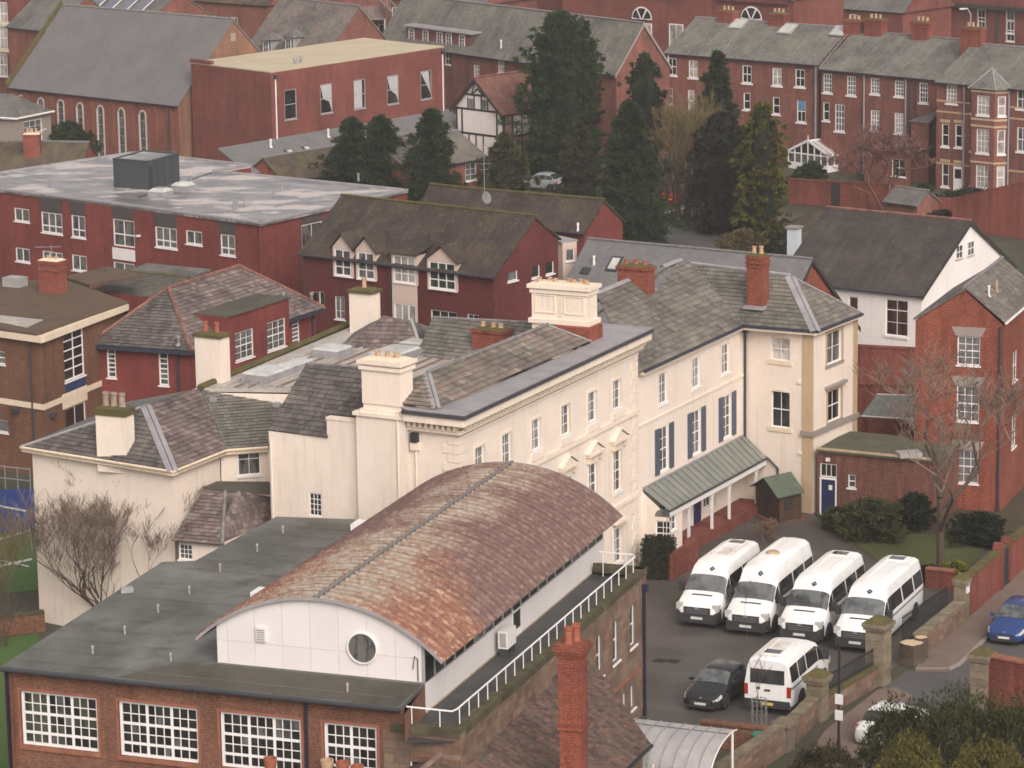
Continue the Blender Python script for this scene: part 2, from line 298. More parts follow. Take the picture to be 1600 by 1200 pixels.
DEFS.update({
 'stucco': d_plaster((.79, .67, .57), (.44, .34, .25), .5, courses=True),
 'stucco_smooth': d_plaster((.80, .675, .56), (.42, .33, .25), .45),
 'white_render': d_plaster((.82, .75, .71), (.45, .40, .36), .35),
 'cream_trim': d_plaster((.74, .60, .45), (.35, .27, .18), .45),
 'pale_render': d_plaster((.62, .47, .40), (.4, .32, .28), .3),
 'grey_render': d_plaster((.30, .245, .21), (.2, .17, .15), .5),
 'buff_stone': d_plaster((.50, .36, .22), (.25, .18, .12), .5),
 'grey_stone': d_plaster((.30, .25, .22), (.16, .13, .11), .5),
 'white_paint': d_plain((.80, .76, .74), .45, var=.04, scale=1),
 'soft_white': d_plain((.74, .69, .66), .5, var=.05, scale=1),
 'panel_white': d_plain((.72, .665, .645), .45, var=.03, scale=.6, ovar=.02),
 'grey_frame': d_plain((.33, .31, .31), .5),
 'brick_modern': d_brick((0.205, 0.046, 0.037), (0.165, 0.035, 0.030), (0.210, 0.067, 0.054), .2),
 'brick_modern_dark': d_brick((0.135, 0.028, 0.027), (0.105, 0.023, 0.023), (0.135, 0.043, 0.037), .2),
 'brick_box': d_brick((0.220, 0.062, 0.049), (0.165, 0.046, 0.037), (0.240, 0.098, 0.076), .25),
 'brick_old': d_brick((0.270, 0.072, 0.049), (0.200, 0.049, 0.039), (0.260, 0.103, 0.078), .35),
 'brick_terrace': d_brick((0.245, 0.086, 0.064), (0.165, 0.056, 0.044), (0.280, 0.145, 0.115), .35),
 'brick_orange': d_brick((0.275, 0.069, 0.041), (0.195, 0.048, 0.032), (0.280, 0.113, 0.073), .4),
 'brick_church': d_brick((0.260, 0.087, 0.064), (0.190, 0.062, 0.049), (0.270, 0.140, 0.090), .3),
 'brick_brown': d_brick((0.190, 0.087, 0.049), (0.145, 0.064, 0.037), (0.200, 0.110, 0.075), .25),
 'brick_hall': d_brick((0.215, 0.092, 0.054), (0.155, 0.067, 0.041), (0.210, 0.120, 0.085), .28),
 'brick_school': d_brick((0.215, 0.047, 0.039), (0.180, 0.035, 0.031), (0.200, 0.056, 0.049), .2),
 'brick_wall': d_brick((0.240, 0.062, 0.044), (0.170, 0.047, 0.036), (0.200, 0.082, 0.058), .45),
 'terracotta': d_plain((.27, .105, .065), .85, var=.25),
 'pot_red': d_plain((.32, .10, .06), .75, var=.2, scale=5),
 'pot_buff': d_plain((.46, .30, .19), .75, var=.2, scale=5),
 'slate_main': d_slate([(.115, .095, .088), (.175, .135, .115), (.16, .115, .115), (.235, .185, .15), (.14, .12, .105), (.20, .125, .125)], (.15, .14, .075), .25),
 'slate_long': d_slate([(.12, .108, .10), (.16, .14, .125), (.20, .175, .15), (.14, .122, .115)], (.17, .15, .085), .25),
 'slate_dark': d_slate([(.068, .058, .058), (.105, .088, .086), (.15, .128, .12), (.085, .07, .07)], (.14, .135, .10), .3),
 'slate_purple': d_slate([(.115, .082, .082), (.185, .13, .125), (.10, .075, .075), (.24, .19, .175), (.15, .105, .1)], (.2, .18, .13), .2),
 'slate_grey': d_slate([(.12, .112, .10), (.15, .138, .122), (.175, .16, .14)], (.17, .165, .10), .35),
 'tile_foreground': d_slate([(.125, .070, .060), (.065, .045, .042), (.17, .09, .07), (.09, .07, .055)], (.12, .105, .05), .3),
 'slate_far': d_tiled((.155, .142, .135), (.125, .115, .11), .3, .22, (.16, .155, .09), .35, .45),
 'slate_terrace': d_tiled((.18, .168, .15), (.13, .12, .11), .3, .22, (.15, .145, .09), .5, .55, streakcol=(.30, .28, .24)),
 'slate_church': d_tiled((.165, .150, .150), (.15, .138, .138), .3, .2, None, 0, .12, mortar=.85, amt=.3),
 'slate_new': d_tiled((.17, .165, .165), (.145, .14, .14), .3, .2, None, 0, .15, mortar=.8, amt=.35),
 'slate_white_house': d_tiled((.062, .050, .046), (.050, .040, .038), .3, .2, (.10, .085, .05), .3, .12, speck=(.2, .18, .15), amt=.6),
 'tile_moss': d_tiled((.066, .046, .040), (.048, .035, .031), .32, .28, (.085, .068, .022), .42, .1, speck=(.26, .23, .2)),
 'tile_red': d_tiled((.22, .085, .065), (.15, .065, .055), .26, .17, (.15, .11, .06), .4, .2),
 'tile_brown': d_tiled((.10, .072, .05), (.08, .058, .045), .3, .2, (.12, .10, .04), .6, .2),
 'ridge_red': d_plain((.20, .092, .075), .8, var=.35, scale=3, ovar=.2),
 'ridge_grey': d_plain((.20, .185, .18), .7, var=.25, scale=3, ovar=.15),
 'lead': d_noise([(.3, (.24, .225, .235)), (.7, (.36, .335, .34))], 1.2, 5, .5, spec=.5),
 'lead_dark': d_plain((.060, .058, .066), .5, var=.2),
 'lead_pale': d_noise([(.35, (.34, .30, .27)), (.7, (.52, .46, .41))], 1.5, 6, .5, 5, (.24, .2, .15), .6),
 'felt': d_noise([(.32, (.074, .072, .061)), (.5, (.118, .116, .103)), (.7, (.178, .172, .157))], .34, 8, .65, .5, (.052, .043, .036), .75, spec=.5, anis=(1, .55, 1)),
 'felt_moss': d_noise([(.3, (.055, .050, .042)), (.55, (.095, .086, .07)), (.75, (.105, .07, .06))], .7, 7, .9, 1.3, (.075, .068, .035), .6, anis=(1, .35, 1)),
 'walkway': d_noise([(.3, (.035, .035, .034)), (.7, (.075, .074, .07))], .6, 6, .6, spec=.5),
 'moss': d_noise([(.3, (.075, .065, .022)), (.7, (.13, .105, .035))], 1.6, 7, 1.0, 4, (.06, .05, .04), .6),
 'roof_moss': d_noise([(.32, (.075, .055, .04)), (.5, (.115, .075, .05)), (.68, (.09, .075, .04))], .6, 9, 1.0, 1.6, (.13, .075, .05), .7),
 'cream_roof': d_noise([(.3, (.45, .375, .26)), (.7, (.53, .45, .32))], .4, 4, .9),
 'glass': d_glass((.022, .020, .018)),
 'glass_mid': d_glass((.075, .078, .080), (.22, .2, .18), .5),  # paler pane, sky reflection put into its base colour
 'glass_sky': d_glass((.15, .165, .18), (.32, .3, .28), .5),  # palest grey-blue pane, reflected sky painted into the colour
 'glass_curtain': d_glass((.33, .30, .27), (.45, .41, .38), .6),
 'glass_garden': d_glass((.035, .042, .025), (.12, .125, .09), .35),
 'curtain': d_plain((.45, .42, .41), .8, var=.1),
 'blind_blue': d_plain((.12, .24, .36), .6),
 'shutter': d_plain((.085, .10, .135), .6, var=.15),
 'door_blue': d_plain((.020, .030, .085), .4, var=.1),
 'pipe_blue': d_plain((.016, .018, .040), .5),
 'pipe_dark': d_plain((.045, .046, .055), .5),
 'pipe_grey': d_plain((.26, .25, .27), .5),
 'gutter_navy': d_plain((.035, .036, .058), .5),
 'timber_black': d_plain((.040, .033, .030), .8, var=.3),
 'timber_brown': d_plain((.075, .042, .028), .85, var=.3, scale=4),
 'wood_pale': d_plain((.42, .31, .21), .8, var=.25, scale=3),
 'tin_green': d_noise([(.3, (.175, .18, .158)), (.7, (.245, .245, .215))], 1.0, 5, .6, 3, (.12, .12, .10), .4),
 'shed_felt': d_plain((.095, .115, .085), .9, var=.2),
 'plant_room': d_plain((.055, .062, .068), .5, var=.1, scale=.7),
 'grey_cladding': d_plain((.075, .062, .060), .6, var=.12),
 'metal_grey': d_plain((.30, .30, .30), .4, metal=.4),
 'rooflight': d_noise([(.3, (.40, .40, .37)), (.7, (.58, .57, .53))], 1.5, 4, .2, spec=.5),
 'rust_dark': d_noise([(.3, (.16, .10, .08)), (.7, (.24, .17, .14))], 2, 5, .8),
 'asphalt': d_noise([(.32, (.052, .044, .040)), (.5, (.075, .064, .057)), (.68, (.108, .092, .081))], .3, 8, .6, .9, (.12, .102, .088), .45, spec=.45),
 'tarmac_road': d_noise([(.3, (.080, .074, .072)), (.7, (.105, .098, .095))], .5, 6, .8),
 'pavement': d_noise([(.3, (.15, .105, .085)), (.7, (.20, .145, .12))], .6, 6, .8),
 'soil': d_noise([(.3, (.055, .038, .026)), (.7, (.085, .062, .04))], .8, 7, 1.0, 2, (.05, .055, .02), .6),
 'grass': d_noise([(.3, (.052, .062, .020)), (.7, (.086, .092, .030))], .7, 7, 1.0, 3, (.07, .065, .03), .5),
 'court_green': d_noise([(.3, (.055, .105, .025)), (.7, (.075, .13, .035))], .8, 4, .9),
 'court_blue': d_noise([(.3, (.012, .032, .14)), (.7, (.018, .045, .18))], .8, 4, .8),
 'line_white': d_plain((.55, .53, .50), .8),
 'ground': d_noise([(.3, (.075, .062, .050)), (.5, (.06, .058, .035)), (.7, (.10, .085, .072))], .12, 8, 1.0),
 'bark': d_noise([(.3, (.060, .043, .032)), (.7, (.105, .075, .055))], 4, 5, .95),
 'bark_red': d_noise([(.3, (.075, .048, .036)), (.7, (.12, .078, .058))], 3, 5, .95),
 'twig_red': d_noise([(.3, (.125, .058, .050)), (.7, (.18, .085, .07))], 1, 3, .95),
 'twig_olive': d_noise([(.3, (.115, .085, .040)), (.7, (.17, .125, .06))], 1, 3, .95),
 'leaf_conifer': d_leaf([(0.0173, 0.0281, 0.0129), (0.0307, 0.0497, 0.0202), (0.0250, 0.0410, 0.0184), (0.0432, 0.0648, 0.0258)]),
 'leaf_conifer_green': d_leaf([(0.0162, 0.0344, 0.0121), (0.0270, 0.0558, 0.0172), (0.0406, 0.0688, 0.0224)]),
 'leaf_conifer_brown': d_leaf([(.055, .048, .028), (.04, .045, .022), (.075, .060, .035)]),
 'leaf_conifer_dusk': d_leaf([(.0192, .0192, .0176), (.0272, .0256, .0224), (.0368, .0320, .0272)]),
 'leaf_gold': d_leaf([(.075, .075, .014), (.13, .115, .02), (.055, .065, .016), (.17, .145, .028)]),
 'leaf_olive': d_leaf([(.115, .085, .035), (.15, .105, .045), (.085, .07, .03)]),
 'leaf_shrub': d_leaf([(.05, .056, .022), (.08, .084, .03), (.10, .092, .042)]),
 'leaf_hedge': d_leaf([(.0162, .0234, .0108), (.0252, .0324, .0144), (.0315, .0378, .0180)]),
 'leaf_lime': d_leaf([(.17, .16, .018), (.24, .215, .025), (.12, .13, .02)]),
 'leaf_yew': d_leaf([(.030, .034, .014), (.05, .054, .02), (.075, .074, .026), (.04, .044, .016)]),
 'leaf_yew_gold': d_leaf([(.10, .09, .022), (.15, .125, .03), (.075, .075, .022), (.16, .115, .035)]),
 'rubber': d_plain((.012, .012, .013), .8),
 'van_white': d_noise([(.3, (.74, .71, .68)), (.48, (.83, .81, .79)), (.7, (.86, .84, .83))], 1.2, 7, .3, bump=0, spec=.5),
 'van_roof': d_noise([(.35, (.55, .47, .38)), (.55, (.80, .77, .74)), (.7, (.86, .84, .83))], 1.1, 6, .4, bump=0, spec=.4),
 'bumper': d_plain((.040, .040, .042), .55),
 'van_glass': d_glass((.035, .036, .036)),
 'screen_glass': d_glass((.075, .080, .082), (.17, .175, .175), .6),
 'lamp_clear': d_plain((.50, .48, .46), .15, .6),
 'lamp_red': d_plain((.35, .02, .02), .2, .5),
 'plate_white': d_plain((.62, .60, .57), .5), 'plate_yellow': d_plain((.60, .45, .10), .5),
 'car_black': d_plain((.022, .022, .025), .18, .6, .05), 'car_blue': d_plain((.020, .048, .16), .2, .6, .05),
 'car_silver': d_plain((.30, .31, .33), .25, .6, .05), 'car_red': d_plain((.30, .012, .012), .2, .6, .05), 'car_white': d_plain((.75, .73, .71), .25, .5, .03),
 'rim': d_plain((.30, .30, .31), .35, .5, metal=.5),
 'stone_gate': d_slate([(.19, .15, .105), (.15, .115, .08), (.23, .18, .125)], (.13, .115, .045), .45),
 'stone_rubble': d_slate([(.21, .12, .085), (.155, .085, .065), (.24, .17, .12), (.19, .13, .095), (.165, .115, .09)], None, streak=.1),
 'mortar': d_plain((.16, .12, .095), .95),
 'green_bin': d_plain((.010, .065, .032), .5), 'iron': d_plain((.02, .02, .021), .6),
 'solar': d_plain((.15, .16, .19), .15, .6), 'sign_white': d_plain((.75, .72, .70), .5), 'sign_blue': d_plain((.1, .16, .4), .5),
 'poly_roof': d_noise([(.3, (.30, .275, .27)), (.7, (.42, .39, .375))], 1.4, 5, .35, spec=.5),
 'black_mark': d_plain((.03, .03, .03), .6), 'stucco_base': d_plaster((.42, .28, .2), (.2, .12, .08), .6),
})
def _flatwet_sky(name):
    n = N(name)
    wet = n.ramp(n.noise(.2, 8, n.mapped('Object', (1, 1.8, 1)), .65), [(.5, (0, 0, 0)), (.55, (1, 1, 1))])
    wet2 = n.ramp(n.noise(.55, 6), [(.42, (0, 0, 0)), (.62, (1, 1, 1))])
    c = n.mix(wet2, (.13, .122, .128, 1), (.24, .22, .225, 1)); c = n.mix(wet, c, (.50, .44, .415, 1))  # puddles: reflected sky painted in as a pale colour
    c = n.mix(n.ramp(n.noise(1.8, 6), [(.62, (0, 0, 0)), (.72, (1, 1, 1))]), c, (.13, .115, .11, 1))
    n.col(c); n.rough(n.mix(wet, (.32, .32, .32, 1), (.55, .55, .55, 1))); n.b.inputs['Specular IOR Level'].default_value = .5; return n.m
DEFS['flat_wet_sky'] = _flatwet_sky
def _corrug(name):
    n = N(name); a = n.noise(.42, 5)
    v = n.n('ShaderNodeTexVoronoi'); n.l(n.tc.outputs['Object'], v.inputs['Vector']); v.inputs['Scale'].default_value = 6.5; sp = n.n('ShaderNodeSeparateColor'); n.l(v.outputs['Color'], sp.inputs[0])
    g = n.math('ADD', n.math('MULTIPLY', n.noise(7.5, 5, rough=.7), .62), n.math('MULTIPLY', sp.outputs[0], .34))
    rust = n.ramp(g, [(.28, (.36, .26, .18)), (.38, (.27, .14, .088)), (.5, (.205, .092, .060)), (.7, (.155, .072, .056))])
    pale = n.ramp(g, [(.3, (.32, .28, .23)), (.5, (.26, .205, .16)), (.64, (.22, .13, .09))])
    purple = n.ramp(g, [(.26, (.25, .17, .14)), (.45, (.155, .092, .080)), (.7, (.125, .070, .062))])
    at_ = n.n('ShaderNodeAttribute'); at_.attribute_name = 'wear'; w = n.math('ADD', at_.outputs['Fac'], n.math('MULTIPLY', n.math('SUBTRACT', a, .5), 1.0))
    c = n.mix(n.ramp(w, [(.24, (0, 0, 0)), (.56, (1, 1, 1))]), pale, rust); c = n.mix(1, c, (1.14, 1.12, 1.12, 1), 'MULTIPLY')
    at2 = n.n('ShaderNodeAttribute'); at2.attribute_name = 'age'
    c = n.mix(n.math('MULTIPLY', n.ramp(n.math('ADD', at2.outputs['Fac'], n.math('MULTIPLY', n.math('SUBTRACT', n.noise(.8, 4), .5), .5)), [(.3, (0, 0, 0)), (.5, (1, 1, 1))]), n.ramp(w, [(.12, (0, 0, 0)), (.45, (1, 1, 1))])), c, purple)
    n.col(c); n.rough(.8); n.bump(n.noise(12, 4), .2, .01); return n.m
DEFS['corrugated'] = _corrug

SL_MAIN = [(.11, .095, .085), (.20, .165, .135), (.17, .125, .12), (.29, .245, .19), (.145, .13, .112), (.235, .155, .15), (.205, .18, .145)]
SL_LONG = [(.105, .094, .088), (.16, .14, .125), (.22, .195, .165), (.135, .118, .11), (.18, .155, .13)]
SL_GREY = [(.11, .102, .092), (.15, .138, .122), (.185, .168, .145)]
for _n, _c in (('slate_main', SL_MAIN), ('slate_long', SL_LONG), ('slate_grey', SL_GREY)):
    DEFS[_n] = d_slate(_c, (.16, .145, .08), .25); DEFS[_n + '_single'] = d_slate(_c, (.16, .145, .08), .25, per_obj=True)
DEFS['stone_gate_obj'] = d_plain((.185, .145, .10), .95, var=.3, scale=2.5, bump=.3, ovar=.15)
DEFS['wood_cut'] = d_plain((.55, .40, .27), .9, var=.15, scale=6)
DEFS['green_lid'] = d_plain((.03, .17, .10), .4)
DEFS['roof_olive'] = d_noise([(.3, (.075, .072, .045)), (.7, (.12, .112, .075))], .6, 6, .95)
DEFS['glass_maroon'] = d_glass((.055, .022, .022), (.10, .05, .045), .6); DEFS['blue_white'] = d_plaster((.55, .60, .64), (.35, .35, .36), .4)
DEFS['glass_green'] = d_glass((.03, .05, .035), (.07, .10, .075), .5)
DEFS['panel_blue'] = d_plain((.025, .045, .12), .5); DEFS['soft_grey'] = d_plain((.33, .31, .30), .7)
DEFS['pale_stone'] = d_plaster((.55, .46, .42), (.3, .25, .22), .3)
DEFS['brick_gable'] = d_brick((0.270, 0.135, 0.077), (0.220, 0.113, 0.068), (0.260, 0.150, 0.110), .3)
DEFS['slate_cott'] = d_tiled((.17, .145, .125), (.13, .115, .10), .3, .22, (.14, .13, .08), .4, .3)
DEFS['grey_board'] = d_plain((.19, .145, .125), .85, var=.2, ovar=.15)
DEFS['infill_pink'] = d_plaster((.42, .22, .19), (.25, .14, .12), .4)
DEFS['slate_mottled'] = d_tiled((.20, .17, .15), (.13, .11, .105), .34, .26, (.19, .13, .10), .5, .3); DEFS['roof_pale'] = d_tiled((.34, .27, .25), (.28, .23, .215), .3, .25, None, 0, .3)
DEFS['twig_bare'] = d_noise([(.3, (.095, .066, .052)), (.7, (.15, .105, .085))], 1, 3, .95)
DEFS['twig_bed'] = d_noise([(.3, (.13, .085, .05)), (.7, (.17, .11, .07))], 1, 3, .95)
DEFS['leaf_yew_brown'] = d_leaf([(.06, .05, .022), (.045, .045, .018), (.08, .06, .03)])

def _haze(name):
    m = bpy.data.materials.new(name); m.use_nodes = True; t = m.node_tree; t.nodes.clear(); o = t.nodes.new('ShaderNodeOutputMaterial'); v = t.nodes.new('ShaderNodeVolumePrincipled')
    v.inputs['Color'].default_value = (.93, .90, .89, 1); v.inputs['Density'].default_value = .00032; v.inputs['Anisotropy'].default_value = .2; t.links.new(v.outputs[0], o.inputs['Volume']); return m
DEFS['haze_air'] = _haze
DEFS['leaf_core_shade'] = d_plain((.012, .015, .009), .95)  # near-black: shade inside the crowns put into the colour
DEFS['pot_stone'] = d_plain((.30, .235, .18), .85, var=.25, scale=5)
DEFS['ledge_moss'] = d_noise([(.3, (.055, .045, .030)), (.5, (.085, .072, .035)), (.7, (.12, .10, .07))], 1.4, 8, 1.0, 2.5, (.045, .038, .03), .8)
DEFS['brick_dull'] = d_brick((0.185, 0.067, 0.049), (0.125, 0.047, 0.037), (0.220, 0.125, 0.100), .5)
DEFS['twig_pale'] = d_noise([(.3, (.15, .108, .084)), (.7, (.22, .16, .125))], 1, 3, .95)
DEFS['dish_grey'] = d_plain((.17, .165, .165), .6)
DEFS['pipe_dark2'] = d_plain((.20, .175, .165), .6)
Z = V((0, 0, 1))
class Fr:
    """frame of a vertical wall: u along A->B, w inward, z up; A is on the left as seen from outside"""
    def __init__(s, A, B): s.A = v2(A); s.B = v2(B); s.t = hdir(A, B); s.n = outn(s.t); s.L = (s.B - s.A).length
    def p(s, u, z, w=0.0): return s.A + s.t * u - s.n * w + Z * z
    def uv(s, x, y):
        q = WPL(x, y, s.A, s.n); return (q - s.A).dot(s.t), q.z
    def px(s, x0, y0, x1, y1):
        a = s.uv(x0, y0); b = s.uv(x1, y1); return (a[0], b[0], b[1], a[1])
    def c(s, x, y, w, h):
        u, z = s.uv(x, y); return (u - w / 2, u + w / 2, z - h / 2, z + h / 2)
    def box(s, mb, u, w, z): return mb.box(s.A, s.t, -s.n, Z, u, w, z)
WPRE = {
 'sash22': dict(cols=2, rows=2, rail=[1]), 'sash23': dict(cols=2, rows=3, rail=[]), 'sash32': dict(cols=3, rows=4, rail=[2]), 'sash24': dict(cols=2, rows=4, rail=[2]),
 'sash34': dict(cols=3, rows=4, rail=[2]), 'case2': dict(cols=2, rows=1), 'case3': dict(cols=3, rows=1), 'one2': dict(cols=1, rows=2, rail=[1]),
}
def window(par, fr, rect, pre='sash22', glass='glass', frame='white_paint', sill='white_paint', depth=.11, fw=.06, bw=.028, name='window', label=None, indiv=False, sillh=.08, over=.06, **kw):
    u0, u1, v0, v1 = rect; d = dict(WPRE[pre]) if isinstance(pre, str) else dict(pre); d.update(kw)
    cols, rows, rail, cth = d['cols'], d['rows'], d.get('rail', []), d.get('cth', [])
    mb = MB(); w0, w1 = depth - .055, depth
    fr.box(mb, (u0, u0 + fw), (w0, w1), (v0, v1)); fr.box(mb, (u1 - fw, u1), (w0, w1), (v0, v1))
    fr.box(mb, (u0 + fw, u1 - fw), (w0 + .002, w1), (v0, v0 + fw)); fr.box(mb, (u0 + fw, u1 - fw), (w0 + .002, w1), (v1 - fw, v1))
    iu0, iu1, iv0, iv1 = u0 + fw, u1 - fw, v0 + fw, v1 - fw
    # row boundaries may be given as fractions from the top
    rf = d.get('rowf') or [i / rows for i in range(1, rows)]
    us = [iu0 + (iu1 - iu0) * i / cols for i in range(cols + 1)]; vs = [iv1] + [iv1 - (iv1 - iv0) * f for f in rf] + [iv0]
    for i in range(1, cols):
        b = (fw * .95 if i in cth else bw) / 2; fr.box(mb, (us[i] - b, us[i] + b), (w0 + .006, w1), (iv0, iv1))
    for j in range(1, len(vs) - 1):
        b = (fw * .9 if j in rail else bw) / 2; fr.box(mb, (iu0, iu1), (w0 + (.003 if j in rail else .012), w1), (vs[j] - b, vs[j] + b))
    o = mb.build(name, frame, par)
    if label: o['label'] = label
    if indiv:
        for i in range(cols):
            for j in range(len(vs) - 1):
                g = glass if isinstance(glass, str) else glass(i, j)
                fr.box(MB(), (us[i] + .012, us[i + 1] - .012), (w1 - .025, w1 - .017), (vs[j + 1] + .012, vs[j] - .012)).build('pane', g, o)
    else:
        fr.box(MB(), (iu0, iu1), (w1 - .025, w1 - .015), (iv0, iv1)).build('glass', glass, o)
    if sill: fr.box(MB(), (u0 - over, u1 + over), (-.07, depth - .06), (v0 - sillh, v0 - .002)).build('sill', sill, o)
    return o
def wall_mesh(fr, z0, z1, holes=(), gable=None, depth=.11, u0=0.0, u1=None, mb=None):
    mb = mb or MB(); u1 = fr.L if u1 is None else u1
    us = sorted({u0, u1, *[min(max(h[k], u0), u1) for h in holes for k in (0, 1)]}); zs = sorted({z0, z1, *[min(max(h[k], z0), z1) for h in holes for k in (2, 3)]})
    for a, b in zip(us, us[1:]):
        if b - a < 1e-5: continue
        run = None
        for c, d in list(zip(zs, zs[1:])) + [(None, None)]:
            solid = c is not None and d - c > 1e-5 and not any(h[0] < (a + b) / 2 < h[1] and h[2] < (c + d) / 2 < h[3] for h in holes)
            if solid: run = (run[0], d) if run else (c, d)
            elif run:
                mb.poly([fr.p(a, run[0]), fr.p(b, run[0]), fr.p(b, run[1]), fr.p(a, run[1])]); run = None
    for h in holes:
        a, b, c, d = h[:4]; e = depth + .03
        mb.poly([fr.p(a, c), fr.p(a, d), fr.p(a, d, e), fr.p(a, c, e)]); mb.poly([fr.p(b, c), fr.p(b, d), fr.p(b, d, e), fr.p(b, c, e)])
        mb.poly([fr.p(a, d), fr.p(b, d), fr.p(b, d, e), fr.p(a, d, e)]); mb.poly([fr.p(a, c), fr.p(b, c), fr.p(b, c, e), fr.p(a, c, e)])
        mb.poly([fr.p(a, c, e), fr.p(b, c, e), fr.p(b, d, e), fr.p(a, d, e)])
    if gable: mb.poly([fr.p(u0, z1)] + [fr.p(u, z) for u, z in gable] + [fr.p(u1, z1)][::1])
    return mb
def wall(par, fr, z0, z1, mat, wins=(), gable=None, depth=.11, name='wall', holes=(), u0=0.0, u1=None):
    """wins: list of (rect, kwargs)"""
    hs = [w[0] for w in wins] + list(holes)
    o = wall_mesh(fr, z0, z1, hs, gable, depth, u0, u1).build(name, mat, par)
    for r, k in wins: window(par, fr, r, **dict(dict(depth=depth), **k))
    return o
def shell(par, pts, z0, z1, mat, skip=(), name='wall'):
    """plain walls round a footprint (list of xy), leaving out edges in skip"""
    k = len(pts)
    for i in range(k):
        if i in skip: continue
        wall_mesh(Fr(pts[i], pts[(i + 1) % k]), z0, z1).build(name, mat, par)
def clip_poly(poly, a, b, inside):
    """keep the part of 2D poly on the side of line a-b where 'inside' lies"""
    def sd(p): return (b[0] - a[0]) * (p[1] - a[1]) - (b[1] - a[1]) * (p[0] - a[0])
    s = 1 if sd(inside) > 0 else -1; out = []
    for i, p in enumerate(poly):
        q = poly[(i + 1) % len(poly)]; dp, dq = sd(p) * s, sd(q) * s
        if dp >= 0: out.append(p)
        if (dp > 0 > dq) or (dp < 0 < dq):
            t = dp / (dp - dq); out.append((p[0] + (q[0] - p[0]) * t, p[1] + (q[1] - p[1]) * t))
    return out
def in_poly(x, y, poly):
    c = False; j = len(poly) - 1
    for i in range(len(poly)):
        xi, yi = poly[i]; xj, yj = poly[j]
        if (yi > y) != (yj > y) and x < (xj - xi) * (y - yi) / (yj - yi) + xi: c = not c
        j = i
    return c
def convex(poly):
    s = 0
    for i in range(len(poly)):
        a, b, c = poly[i], poly[(i + 1) % len(poly)], poly[(i + 2) % len(poly)]
        cr = (b[0] - a[0]) * (c[1] - b[1]) - (b[1] - a[1]) * (c[0] - b[0])
        if abs(cr) > 1e-6:
            if s and (cr > 0) != (s > 0): return False
            s = cr
    return True
def plane_of(pts):
    c = sum(pts, V((0, 0, 0))) / len(pts); n = V((0, 0, 0))
    for i in range(len(pts)): n += (pts[i] - c).cross(pts[(i + 1) % len(pts)] - c)
    n.normalize()
    return c, (n if n.z > 0 else -n)
def slates(par, pts, mat, w=.33, h=.26, th=.034, jit=.03, single=0, name='slate', deck='pipe_dark', T=None, miss=.0):
    """lay real slates in courses over a planar roof face; the first 'single' of them are parts of their own"""
    c, n = plane_of(pts); T = T or V((-n.y, n.x, 0)).normalized(); S = n.cross(T)
    if S.z < 0: S = -S
    if T.cross(S).dot(n) < 0: T = -T
    pts = [p - n * (p - c).dot(n) for p in pts]; P2 = [((p - c).dot(T), (p - c).dot(S)) for p in pts]; conv = convex(P2)
    x0, x1 = min(p[0] for p in P2), max(p[0] for p in P2); y0, y1 = min(p[1] for p in P2), max(p[1] for p in P2)
    MB().poly([p - n * .01 for p in pts]).build('roof_deck', deck, par)
    cells = []; row = 0; y = y0
    while y < y1:
        x = x0 - w * (row % 2) * .5 - rnd.random() * .06
        while x < x1:
            ww = w * rnd.uniform(.88, 1.12); a = [(x + .009, y - .01), (x + ww - .009, y - .01), (x + ww - .009, y + h), (x + .009, y + h)]
            cxy = (x + ww / 2, y + h / 2)
            if conv:
                cc = (sum(p[0] for p in P2) / len(P2), sum(p[1] for p in P2) / len(P2))
                for i in range(len(P2)):
                    if len(a) < 3: break
                    a = clip_poly(a, P2[i], P2[(i + 1) % len(P2)], cc)
                ok = len(a) >= 3
            else: ok = in_poly(cxy[0], cxy[1], P2)
            if ok and rnd.random() >= miss: cells.append((a, y))
            x += ww
        y += h; row += 1
    allmb = MB(); cand = []
    for a, yb in cells:
        lift = rnd.uniform(0, jit * .5); mb = MB() if single and len(a) == 4 else allmb
        dx = rnd.uniform(-.006, .006)
        top = []
        for q in a:
            k = 1 - (q[1] - yb) / (h + .01); top.append(c + T * (q[0] + dx) + S * q[1] + n * (.004 + (th + lift) * max(0, k)))
        bot = [p - n * (.018 if True else 0) for p in top]
        k = len(top); m = len(mb.v); mb.v += top + bot; mb.f.append(tuple(range(m, m + k)))
        for i in range(k):
            j = (i + 1) % k; mb.f.append((m + i, m + k + i, m + k + j, m + j))
        if mb is not allmb: cand.append((-sum((p - CAM).length for p in top), mb))
    if cand:
        cand.sort(key=lambda q: -q[0])
        for i, (_, mb) in enumerate(cand):
            if i < single: mb.build(name, mat + '_single' if mat + '_single' in DEFS else mat, par, fix=False)
            else:
                m = len(allmb.v); allmb.v += mb.v; allmb.f += [tuple(m + i2 for i2 in f) for f in mb.f]
    if allmb.f:
        o = allmb.build(name + '_courses', mat, par, fix=False); o['kind'] = 'stuff'
def roof_face(par, pts, mat, th=.12, name='roof_slope'):
    c, n = plane_of(pts); return MB().prism(pts, -n * th).build(name, mat, par)
def ridge(par, a, b, mat='ridge_grey', r=.11, seg=.45, lift=.03, name='ridge_tile', joined=False, k=6):
    a, b = V(a), V(b); L = (b - a).length; m = max(1, int(L / seg)); d = (b - a) / m
    if joined or m > 60:
        return MB().tube([a + Z * lift, b + Z * lift], r, k).build(name, mat, par)
    for i in range(m): MB().tube([a + d * (i + .01) + Z * lift, a + d * (i + 1.02) + Z * (lift + .012)], [r, r * .93], k).build(name, mat, par)
def strip(par, pts, r, mat, name, k=6): return MB().tube(pts, r, k).build(name, mat, par)
